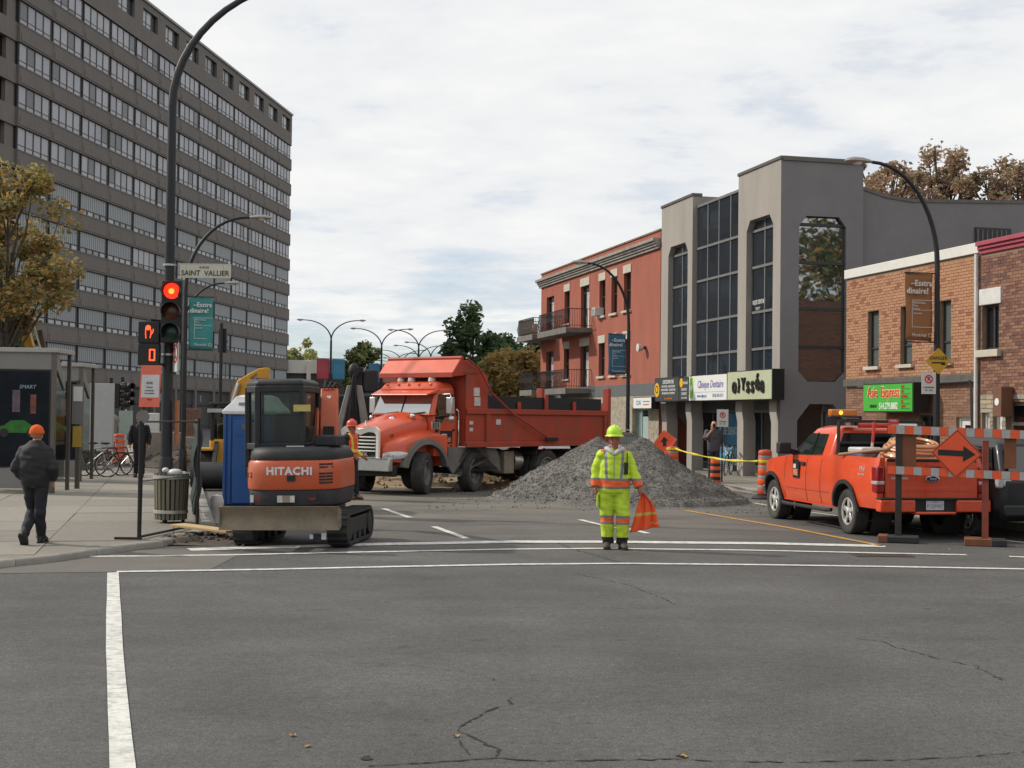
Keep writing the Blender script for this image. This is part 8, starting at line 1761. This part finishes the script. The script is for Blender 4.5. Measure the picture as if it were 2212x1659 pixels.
# ------------------------------------------------------------------ bicycles
def bicycle(loc, rz, label, fc, lean=0.0, group='bicycles'):
    b = empty('bicycle', loc, rz, label, 'bicycle', group); b.rotation_euler = (R(lean), 0, rz); r = .335; mf = mat('bike_' + str(fc[0]), fc, .35, metal=.3, var=.05)
    for x in (-.52, .52):
        t = MB(); t.tube([(x + r * math.cos(a), 0, r + r * math.sin(a)) for a in [6.2832 * k / 30 for k in range(31)]], .017, 6); w_ = t.build('wheel', M_RUB, b)
        s = MB()
        for k in range(14): a = 6.2832 * k / 14; s.cyl((x, .02 * (-1) ** k, r), (x + r * .95 * math.cos(a), 0, r + r * .95 * math.sin(a)), .0025, .0025, 3)
        s.tube([(x + r * .93 * math.cos(a), 0, r + r * .93 * math.sin(a)) for a in [6.2832 * k / 26 for k in range(27)]], .010, 4); s.build('spokes', M_SILV, w_, smooth=0, kind='stuff'); MB().cyl((x, -.05, r), (x, .05, r), .022).build('hub', M_SILV, w_)
    f = MB(); bb, st_, hdm, hd2 = (-.08, 0, .29), (-.22, 0, .78), (.36, 0, .82), (.40, 0, .70)
    for p, q in ((bb, st_), (st_, hdm), (bb, hd2), (st_, (-.52, 0, r)), (bb, (-.52, 0, r)), (hdm, hd2)): f.cyl(p, q, .018, .018, 8)
    f.build('frame', mf, b); MB().cyl(hd2, (.52, 0, r), .015).build('fork', mf, b); MB().tube([(.34, -.26, 1.0), (.38, -.12, .98), (.37, 0, .95), (.38, .12, .98), (.34, .26, 1.0)], .013, 6).build('handlebar', M_RUB, b); MB().cyl(hdm, (.37, 0, .95), .014).build('stem', M_SILV, b); MB().cyl(st_, (-.25, 0, .92), .014).build('seat_post', M_SILV, b); MB().ball((-.27, 0, .94), (.14, .075, .035)).build('saddle', M_RUB, b)
    MB().lathe([(.001, -.006), (.09, -.006), (.09, .006), (.001, .006)], 18, bb, 'y').build('chainring', M_SILV, b)
    for s in (-1, 1): MB().bar((bb[0], s * .04, bb[2]), (bb[0] + s * .12, s * .06, bb[2] - s * .12), .02, .02).build('crank', M_SILV, b)
    return b
p = G(190, 1030, PZ); bicycle((p.x, p.y, PZ), R(12), 'silver framed bicycle parked beside the second bus shelter', (.45, .45, .46), 6); p = G(205, 1028, PZ); bicycle((p.x + .15, p.y + .25, PZ), R(25), 'black bicycle parked next to the silver one', (.03, .03, .033), -4); p = G(222, 1028, PZ); bicycle((p.x + .2, p.y + .35, PZ), R(35), 'dark red bicycle parked closest to the orange barrel', (.14, .02, .02), 5)
p = G(1574, 1036); bicycle((p.x, p.y + .2, .13), R(72), 'dark bicycle leaning against the no parking post', (.05, .05, .055), 5)
# ------------------------------------------------------------------ people
def organic(name, mb, mats, parent, voxel=.011, smooth=3, cls=None, warp=None, **kw):
    me = mb.mesh('src', None, smooth=0); o = bpy.data.objects.new('src', me)
    tmp = bpy.data.scenes.new('tmp'); tmp.collection.objects.link(o)
    rm = o.modifiers.new('r', 'REMESH'); rm.mode = 'VOXEL'; rm.voxel_size = voxel; sm = o.modifiers.new('s', 'SMOOTH'); sm.iterations = smooth; sm.factor = .5
    vl = tmp.view_layers[0]; vl.update(); dg = vl.depsgraph; out = bpy.data.meshes.new_from_object(o.evaluated_get(dg)); bpy.data.objects.remove(o); bpy.data.meshes.remove(me); bpy.data.scenes.remove(tmp)
    if warp:
        cs = [v.co.copy() for v in out.vertices]; ns = [v.normal.copy() for v in out.vertices]
        flat = []
        for c, n in zip(cs, ns): flat.extend(c + n * warp(c))
        out.vertices.foreach_set('co', flat)
    out.materials.clear()
    ml = mats if isinstance(mats, (list, tuple)) else [mats]
    for m in ml: out.materials.append(m)
    if cls: out.polygons.foreach_set('material_index', [cls(p.center) for p in out.polygons])
    out.polygons.foreach_set('use_smooth', [True] * len(out.polygons)); out.update(); out.name = name
    return meshobj(name, out, parent, **kw)
M_SKIN = mat('skin', (0.42, 0.20, 0.125), .55, var=.08, scale=12, spec=.4); M_SKINR = mat('ruddy_skin', (0.34, 0.13, 0.085), .55, var=.1, scale=12, spec=.4)
def hand(mb, wrist, dirn, palm_n, curl=.5, s=1.0, thumb=1):
    d = Vector(dirn).normalized(); n = Vector(palm_n).normalized(); a = d.cross(n).normalized(); w = Vector(wrist)
    mb.tube([w - d * .02, w + d * .03 * s, w + d * .085 * s], [(.022, .028), (.017 * s, .040 * s), (.014 * s, .042 * s)], 8)
    for k in range(4):
        o = w + d * .085 * s + a * (k - 1.5) * .021 * s; L = (.068, .078, .074, .058)[k] * s; p = [o - d * .02]; dd = d.copy(); c = o
        for q in range(3): dd = (Matrix.Rotation(curl * .8 * (.5 + q * .4), 3, a) @ d) ; c = c + dd * L / 3; p.append(c)
        mb.tube(p, [.0105 * s, .0105 * s, .0098 * s, .008 * s], 6)
    t0 = w + d * .025 * s + a * thumb * -.030 * s; td = (d * .8 - a * thumb * .6 + n * .25).normalized(); mb.tube([t0 - td * .01, t0 + td * .035 * s, t0 + (td + d * .4).normalized() * .065 * s], [.014 * s, .012 * s, .009 * s], 6)
def head(mb, c, fwd, k=1.0):
    """c = centre of the head; fwd = facing direction"""
    c = Vector(c); f = Vector(fwd).normalized(); up = Vector((0, 0, 1)); r = f.cross(up).normalized()
    def e(off, rad, n=12, m=8):
        M_ = Matrix((r, f, up)).transposed(); b = MB(); b.ball((0, 0, 0), rad, n, m); mb.add([c + M_ @ (Vector(v) + Vector(off) * k) for v in b.v], b.f)
    e((0, -.008, .025), (.076 * k, .096 * k, .098 * k)); e((0, .022, -.055), (.058 * k, .066 * k, .068 * k)); e((0, .052, -.098), (.030 * k, .030 * k, .022 * k)); e((0, .098, -.022), (.014 * k, .020 * k, .026 * k)); e((0, .088, .008), (.052 * k, .016 * k, .012 * k)); e((0, .078, -.066), (.028 * k, .018 * k, .010 * k))
    for s in (-1, 1): e((s * .076, -.012, -.012), (.012 * k, .022 * k, .032 * k)); e((s * .040, .066, -.032), (.024 * k, .022 * k, .022 * k))
def face_bits(par, c, fwd, k=1.0):
    f = Vector(fwd).normalized(); up = Vector((0, 0, 1)); r = f.cross(up).normalized(); c = Vector(c)
    for s in (-1, 1):
        MB().ball(c + r * s * .031 * k + f * .082 * k + up * -.004 * k, (.011 * k, .011 * k, .007 * k), 8, 6).build('eye', mat('eye_dark', (.03, .022, .018), .3, var=0), par); MB().bar(c + r * s * .014 * k + f * .092 * k + up * .018 * k, c + r * s * .050 * k + f * .080 * k + up * .020 * k, .010, .008).build('eyebrow', mat('brow_brown', (.06, .04, .03), .8, var=0), par)
    MB().tube([c + r * -.026 * k + f * .084 * k + up * -.068 * k, c + f * .096 * k + up * -.066 * k, c + r * .026 * k + f * .084 * k + up * -.068 * k], .005, 5).build('mouth', mat('lip', (.24, .085, .065), .5, var=0), par)
def boot(par, ankle, toe_dir, m, L=.27, h=.11, name='boot', sole=M_RUB):
    a = Vector(ankle); d = Vector(toe_dir).normalized(); s = Vector((-d.y, d.x, 0)).normalized() if abs(d.z) < .95 else Vector((1, 0, 0)); u = s.cross(d).normalized() * -1; u = u if u.z > 0 or abs(d.z) > .5 else -u
    b = MB(); b.rings([[a + d * x + s * w_ * math.cos(t) + u * (z0 + (z1 - z0) * (.5 + .5 * math.sin(t))) for t in [6.2832 * j / 12 for j in range(12)]] for x, w_, z0, z1 in ((-.085, .025, -.085, -.03), (-.07, .04, -.09, .06), (-.01, .048, -.09, .08), (.05, .046, -.09, .03), (.12, .050, -.09, -.015), (.165, .042, -.09, -.035), (.19, .02, -.08, -.05))])
    o = b.build(name, m, par, smooth=60)
    so = MB(); so.rings([[a + d * x + s * w_ + u * -.105, a + d * x - s * w_ + u * -.105, a + d * x - s * w_ + u * -.083, a + d * x + s * w_ + u * -.083] for x, w_ in ((-.088, .028), (-.05, .044), (.04, .046), (.12, .052), (.17, .044), (.195, .018))]); so.build('sole', sole, o, smooth=0)
    return o
def mk_person(label, loc, rz, J, torso, top, bottom, H=1.75, skin=M_SKIN, fwd=(0, -1, 0), lookk=1.0, sleeve=(.070, .062, .050), leg=(.095, .072, .062), curl=(.5, .5), hem=None, hands=True, top_mats=None, top_cls=None, bot_mats=None, bot_cls=None, warp=True, boots=None, bare=0.0, seed=0):
    r = empty('person', loc, rz, label, 'person'); v = lambda k: Vector(J[k])
    b = MB(); head(b, J['head'], fwd, lookk)
    b.tube([v('head') + Vector((0, .01, -.07)), v('neck'), v('neck') + Vector((0, 0, -.07))], [.052, .056, .075], 10)
    b.tube([(p[0], p[1], p[2]) for p, _ in torso], [(q[0] * .68, q[1] * .72) for _, q in torso], 14)
    for s in 'LR':
        b.tube([v('sh' + s), v('el' + s), v('ha' + s)], [.048, .040, .026], 8); b.tube([v('hip' + s), v('kn' + s), v('an' + s)], [.078, .052, .040], 10)
        hd_ = (v('ha' + s) - v('el' + s)).normalized(); hd_ = Vector(J.get('hd' + s, hd_)); hand(b, v('ha' + s), hd_, J.get('pn' + s, ((-1 if s == 'L' else 1) * 1.0, 0, 0)), curl[0 if s == 'L' else 1], 1.0, 1 if s == 'L' else -1)
        b.tube([v('an' + s), v('an' + s) + Vector((0, 0, -.05)), v('an' + s) + Vector(J.get('toe' + s, (0, -1, 0))) * .1 + Vector((0, 0, -.065))], [.042, .042, .03], 8)
    bo = organic('body', b, skin, r, .0095, 2)
    wr = (lambda a: (lambda c: a * (noise.noise(Vector(c) * 8 + Vector((seed, 0, 0))) * .9 + noise.noise(Vector((c.x * 6 + c.z * 5, c.y * 6, c.z * 15)) + Vector((seed * 3, 1, 0))) * 1.0)))
    t = MB(); t.tube([p for p, _ in torso], [q for _, q in torso], 20)
    for s in 'LR':
        e1 = v('ha' + s).lerp(v('el' + s), bare if bare else .04); sh = v('sh' + s); mid = sh.lerp(v('el' + s), .5)
        sw = sleeve; t.ball(sh, (sw[0] * 1.12,) * 3, 12, 10); t.tube([sh, mid, v('el' + s), v('el' + s).lerp(e1, .5), e1], [sw[0] * 1.05, sw[0] * .98, sw[1] * 1.02, sw[1] * .95, sw[2]], 14)
    organic('jacket' if not bare else 'shirt', t, top_mats or top, r, .011, 3, top_cls, wr(.012) if warp else None)
    l = MB(); hc = (v('hipL') + v('hipR')) / 2; l.tube([hc + Vector((0, 0, .16)), hc + Vector((0, 0, .05)), hc + Vector((0, 0, -.06))], [(torso[1][1][0] * .90, torso[1][1][1] * .92), (torso[1][1][0] * .92, torso[1][1][1] * .96), (leg[0] * 1.1, leg[0] * 1.75)], 18)
    for s in 'LR':
        h_, k_, a_ = v('hip' + s), v('kn' + s), v('an' + s) + Vector((0, 0, -.02)); l.tube([h_ + Vector((0, 0, .03)), h_.lerp(k_, .5), k_, k_.lerp(a_, .5), a_], [leg[0] * 1.05, (leg[0] + leg[1]) / 2 * 1.03, leg[1], (leg[1] + leg[2]) / 2 * 1.02, leg[2]], 14)
    organic('trousers', l, bot_mats or bottom, r, .011, 3, bot_cls, wr(.011) if warp else None)
    for s in 'LR': boot(r, v('an' + s) + Vector((0, 0, -.0)), J.get('toe' + s, (0, -1, 0)), boots or M_RUB)
    return r, bo
# flagger in high visibility clothes
M_HV = mat('hi_vis_yellow', (0.50, 0.68, 0.04), .75, var=.16, scale=5, bump=.5, bscale=11, dirt=(.22, .27, .05), dscale=3.5, damt=.5); M_HVO = mat('hi_vis_orange', (0.85, 0.13, 0.03), .7, var=.08); M_HVG = mat('hi_vis_grey_tape', (0.20, 0.20, 0.19), .5, var=.1); M_CUFF = mat('black_trouser_cuff', (.015, .014, .014), .8)
def jcls(c):
    if .895 < c.z < 1.055: return 1 if .93 < c.z < 1.015 else 2
    if abs(c.x) < .20 and c.z > 1.05:
        sx = abs(c.x) - .105 - .02 * math.sin((c.z - 1.05) * 4)
        if abs(sx) < .022 and c.z < 1.50: return 2
        if c.z > 1.44 and abs(c.x) > .05 and c.y < 0: return 1
    return 0
def tcls(c):
    if .372 < c.z < .50: return 1 if .405 < c.z < .462 else 2
    return 3 if c.z < .185 else 0
J = dict(head=(.008, -.03, 1.60), neck=(0, .0, 1.49), shL=(.182, .01, 1.365), elL=(.285, .0, 1.125), haL=(.375, -.06, .915), shR=(-.180, .01, 1.38), elR=(-.268, .03, 1.135), haR=(-.278, -.05, .905), hipL=(.105, 0, .86), hipR=(-.105, 0, .86), knL=(.135, -.05, .485), knR=(-.10, -.0, .48), anL=(.125, -.03, .105), anR=(-.085, .02, .105), toeL=(.35, -.94, 0), toeR=(-.1, -1, 0), hdL=(.25, -.2, -.95), hdR=(.05, -.05, -1), pnL=(-1, 0, -.3), pnR=(1, 0, 0))
torso = [((0, 0, .835), (.165, .225)), ((0, 0, .90), (.178, .235)), ((0, -.01, 1.05), (.180, .235)), ((0, -.005, 1.22), (.165, .225)), ((0, 0, 1.36), (.140, .200)), ((0, .005, 1.435), (.100, .150)), ((0, .005, 1.50), (.075, .085))]
fw = G(1325, 1186)
P1, _ = mk_person('road worker in yellow high visibility suit and hard hat holding an orange flag', (fw.x, fw.y, 0), R(-5), J, torso, M_HV, M_HV, skin=M_SKINR, top_mats=[M_HV, M_HVO, M_HVG], top_cls=jcls, bot_mats=[M_HV, M_HVO, M_HVG, M_CUFF], bot_cls=tcls, sleeve=(.088, .078, .066), leg=(.125, .104, .086), boots=mat('brown_work_boot', (.075, .05, .035), .7, var=.2), curl=(1.6, .7), seed=2)
face_bits(P1, J['head'], (0, -1, 0), 1.0)
M_LIMEH = mat('lime_helmet', (0.50, 0.74, 0.03), .35, var=.04, coat=.3)
def hardhat(par, c, fwd, m, k=1.0):
    c = Vector(c); f = Vector(fwd).normalized(); r = f.cross(Vector((0, 0, 1))).normalized(); M_ = Matrix((r, f, Vector((0, 0, 1)))).transposed()
    h = MB(); n = 20; rs = []
    for z, kk in ((0, 1.0), (.035, 1.0), (.07, .94), (.10, .80), (.125, .56), (.14, .25), (.143, .02)): rs.append([c + M_ @ Vector((.112 * k * kk * math.cos(t), .132 * k * kk * math.sin(t), z * k)) for t in [6.2832 * j / n for j in range(n)]])
    h.rings(rs); o = h.build('hard_hat', m, par, smooth=50); b = MB()
    b.rings([[c + M_ @ Vector((x * math.cos(t), y * math.sin(t) + (.045 * max(0, math.sin(t)) ** 2) * (x > .11), z)) for t in [6.2832 * j / n for j in range(n)]] for x, y, z in ((.105 * k, .125 * k, .012), (.135 * k, .150 * k, -.012), (.135 * k, .150 * k, -.018), (.105 * k, .125 * k, -.004))], cap=False); b.build('brim', m, o, smooth=50)
    MB().tube([c + M_ @ Vector((0, .125 * k * math.cos(a), .008 + .142 * k * math.sin(a))) for a in [R(10 + 16 * j) for j in range(11)]], .010, 6).build('ridge', m, o); return o
hardhat(P1, (0, -.025, 1.685), (0, -1, 0), M_LIMEH, 1.06)
MB().tube([(-.12, -.02, 1.485), (-.085, -.09, 1.475), (-.03, -.135, 1.43), (0, -.145, 1.40)], [.034, .034, .028, .015], 8).build('hood_collar', mat('pale_hood', (.55, .54, .57), .85, var=.06), P1); MB().tube([(.12, -.02, 1.485), (.085, -.09, 1.475), (.03, -.135, 1.43), (0, -.145, 1.40)], [.034, .034, .028, .015], 8).build('hood_collar', MATS['pale_hood'], P1); MB().tube([(-.12, -.02, 1.485), (-.08, .07, 1.50), (0, .10, 1.505), (.08, .07, 1.50), (.12, -.02, 1.485)], .034, 8).build('hood_collar', MATS['pale_hood'], P1)
MB().tube([(0, -.15, 1.42), (0, -.175, 1.25), (0, -.186, 1.06)], .006, 5).build('zip', M_HVG, P1)
rd = empty('radio', P1.location + Vector((.165, -.155, 1.20)), R(4), 'black two way radio clipped to the yellow jacket', 'radio'); MB().box(-.028, .028, -.02, .02, -.09, .09).build('case', M_RUB, rd, bevel=.01); MB().cyl((.012, 0, .09), (.012, 0, .23), .008).build('antenna', M_RUB, rd)
MB().box(-.265, -.255 + .02, -.10, .04, .62, .82).build('cargo_pocket', M_HV, P1, bevel=.02).location = (.01, -.01, 0)
# flag
fl = empty('signal_flag', P1.location + Vector((.415, -.09, .86)), 0, 'orange fabric flag with yellow stripes hanging from the worker hand', 'flag')
M_FLAG = mat('flag_orange', (0.82, 0.105, 0.03), .75, var=.10, scale=6, bump=.2, bscale=12); M_FLY = mat('flag_stripe_yellow', (.55, .42, .08), .6, var=.15)
L_ = lambda x, y: ((x - 825) * .001282, -(y - 880) * .001282)
left = [L_(*p) for p in ((815, 905), (780, 1000), (745, 1130), (715, 1260), (685, 1356))]; right = [L_(*p) for p in ((838, 890), (940, 985), (985, 1110), (1000, 1200), (1028, 1278))]
f = MB(); n = 26; m_ = 14; rows_ = []
for k in range(n + 1):
    t = k / n * 4; i = min(3, int(t)); u = t - i; a = (left[i][0] + (left[i + 1][0] - left[i][0]) * u, left[i][1] + (left[i + 1][1] - left[i][1]) * u); b = (right[i][0] + (right[i + 1][0] - right[i][0]) * u, right[i][1] + (right[i + 1][1] - right[i][1]) * u); tt = k / n
    rows_.append([(a[0] + (b[0] - a[0]) * j / m_, .035 * tt * math.sin(j * 1.15 + tt * 2.2) + .012 * math.sin(j * 2.3 + 1), a[1] + (b[1] - a[1]) * j / m_) for j in range(m_ + 1)])
vs = [p for r_ in rows_ for p in r_]; fs = [(k * (m_ + 1) + j, (k + 1) * (m_ + 1) + j, (k + 1) * (m_ + 1) + j + 1, k * (m_ + 1) + j + 1) for k in range(n) for j in range(m_)]
f.add(vs, fs); f.m = [1 if k in (13, 14) or (k in (21, 22, 23) and j > 9 and (k - 21) == (j - 10) // 2) else 0 for k in range(n) for j in range(m_)]
o = f.build('cloth', [M_FLAG, M_FLY], fl, smooth=60); s_ = o.modifiers.new('t', 'SOLIDIFY'); s_.thickness = .003
MB().tube([(-.03, .01, .04), (.015, 0, -.01), (.09, -.005, -.105), (.165, -.005, -.22)], .009, 6).build('stick', M_WOOD, fl)
# man in the orange hat, walking away
M_NAVY = mat('dark_jacket', (0.016, 0.0155, 0.018), .75, var=.25, scale=5, bump=.3, bscale=12); M_JEAN = mat('dark_jeans', (0.012, 0.013, 0.019), .8, var=.25, scale=6)
J = dict(head=(0, .03, 1.53), neck=(0, .0, 1.42), shL=(-.175, 0, 1.30), elL=(-.265, -.06, 1.06), haL=(-.20, .10, .90), shR=(.175, 0, 1.30), elR=(.275, -.05, 1.06), haR=(.21, .11, .90), hipL=(-.09, 0, .85), hipR=(.09, 0, .85), knL=(-.075, .10, .46), knR=(.085, -.02, .44), anL=(-.06, -.20, .16), anR=(.04, .16, .105), toeL=(0, .62, -.72), toeR=(0, 1, 0))
J = {k: ((-v[0], v[1], v[2]) if k in ('shL', 'elL', 'haL', 'hipL', 'knL', 'anL', 'shR', 'elR', 'haR', 'hipR', 'knR', 'anR') and False else v) for k, v in J.items()}
torso = [((0, 0, .80), (.135, .185)), ((0, -.01, .88), (.15, .205)), ((0, -.02, 1.05), (.160, .235)), ((0, -.02, 1.20), (.155, .235)), ((0, -.01, 1.32), (.130, .212)), ((0, 0, 1.385), (.10, .15)), ((0, .01, 1.44), (.07, .08))]
mp = G(68, 1176, PZ)
P2, _ = mk_person('man in dark jacket and orange knit hat walking away on the pavement', (mp.x, mp.y + .1, PZ), R(-3), J, torso, M_NAVY, M_JEAN, fwd=(0, 1, 0), sleeve=(.074, .076, .060), leg=(.095, .078, .066), boots=mat('black_shoe', (.03, .03, .032), .6), seed=5)
bh_ = MB(); bh_.ball((0, .02, 1.565), (.098, .112, .105), 22, 12, -.25); bh_.lathe([(.098, 1.535), (.104, 1.54), (.104, 1.575), (.099, 1.58)], 22, (0, .02, 0)); bh_.build('knit_hat', mat('orange_knit', (.75, .12, .015), .9, var=.1, scale=30, bump=.8, bscale=60), P2, smooth=60)
# man in black by the barrels, facing us
J3 = dict(head=(0, -.01, 1.62), neck=(0, 0, 1.5), shL=(.19, 0, 1.42), elL=(.27, .02, 1.15), haL=(.26, -.05, .92), shR=(-.19, 0, 1.42), elR=(-.27, .02, 1.15), haR=(-.26, -.05, .92), hipL=(.09, 0, .90), hipR=(-.09, 0, .90), knL=(.09, -.01, .50), knR=(-.09, -.01, .50), anL=(.09, .02, .105), anR=(-.09, .02, .105))
torso3 = [((0, 0, .86), (.125, .175)), ((0, 0, .92), (.135, .185)), ((0, 0, 1.10), (.14, .20)), ((0, 0, 1.28), (.14, .205)), ((0, 0, 1.40), (.115, .19)), ((0, 0, 1.46), (.09, .13)), ((0, 0, 1.52), (.065, .07))]
p = G(300, 1031, PZ); P3, _ = mk_person('man in a black coat standing near the parked bicycles', (p.x, p.y, PZ), R(8), J3, torso3, mat('black_coat', (.014, .014, .016), .8, var=.2), mat('black_trousers', (.012, .012, .015), .8), sleeve=(.075, .065, .055), seed=7)
face_bits(P3, J3['head'], (0, -1, 0)); MB().ball((0, .015, 1.66), (.085, .10, .085), 14, 8, -.1).build('hair', mat('dark_hair', (.02, .015, .012), .8, var=.2), P3)
# worker in orange vest beside the truck, in profile
def vcls(c):
    if c.z < .98 or abs(c.y) > .30: return 3
    if abs(c.z - 1.10) < .03: return 1
    if abs(abs(c.y) - .105) < .028: return 1
    return 0 if abs(c.y) < .165 else 2
J4 = dict(J3); J4.update(elL=(.12, .04, 1.15), haL=(.14, -.24, .98), elR=(-.22, .03, 1.16), haR=(-.20, -.22, 1.0), anL=(.09, -.10, .105), knL=(.09, -.08, .50))
VC = lambda c: (2 if abs(c.x) > .185 and c.z > .95 and c.z < 1.5 else (1 if (abs(c.z - 1.12) < .032 or abs(abs(c.x) - .10) < .028) else 0) if 0.95 < c.z else 2)
p = Vector((-3.66, 31.75, 0)); P4, _ = mk_person('worker in red hard hat and orange vest standing before the dump truck', p, R(62), J4, torso3, M_NAVY, M_JEAN, skin=M_SKINR, sleeve=(.078, .066, .055), top_mats=[mat('vest_orange', (.72, .085, .03), .7, var=.1), mat('vest_yellow', (.62, .52, .06), .6), M_NAVY], top_cls=VC, boots=mat('tan_boot', (.16, .09, .045), .7), seed=11)
face_bits(P4, J4['head'], (0, -1, 0)); hardhat(P4, (0, -.015, 1.69), (0, -1, 0), mat('red_helmet', (.60, .06, .035), .35, var=.04, coat=.3))
# man with a hand at his face by the shop
J5 = dict(J3); J5.update(shR=(-.20, 0, 1.42), elR=(-.29, -.12, 1.22), haR=(-.10, -.17, 1.48), hdR=(.35, -.05, .9), pnR=(0, 1, 0))
p = G(1541, 1040, .13); P5, _ = mk_person('bald man in grey shirt holding his hand up to his face by the shop', (p.x, p.y, .13), R(6), J5, torso3, mat('grey_tshirt', (.085, .078, .088), .85, var=.15), mat('blue_jeans', (.022, .030, .055), .8, var=.2), sleeve=(.075, .07, .065), bare=.78, skin=mat('fair_skin', (.50, .27, .18), .5, var=.06, scale=12), seed=13)
face_bits(P5, J5['head'], (0, -1, 0)); ph_ = empty('phone', P5.location + Vector((-.02, -.18, 1.60)), R(10), 'dark phone held by the bald man at his cheek', 'phone'); MB().box(-.035, .035, -.006, .006, -.07, .07).build('case', M_RUB, ph_, bevel=.005)
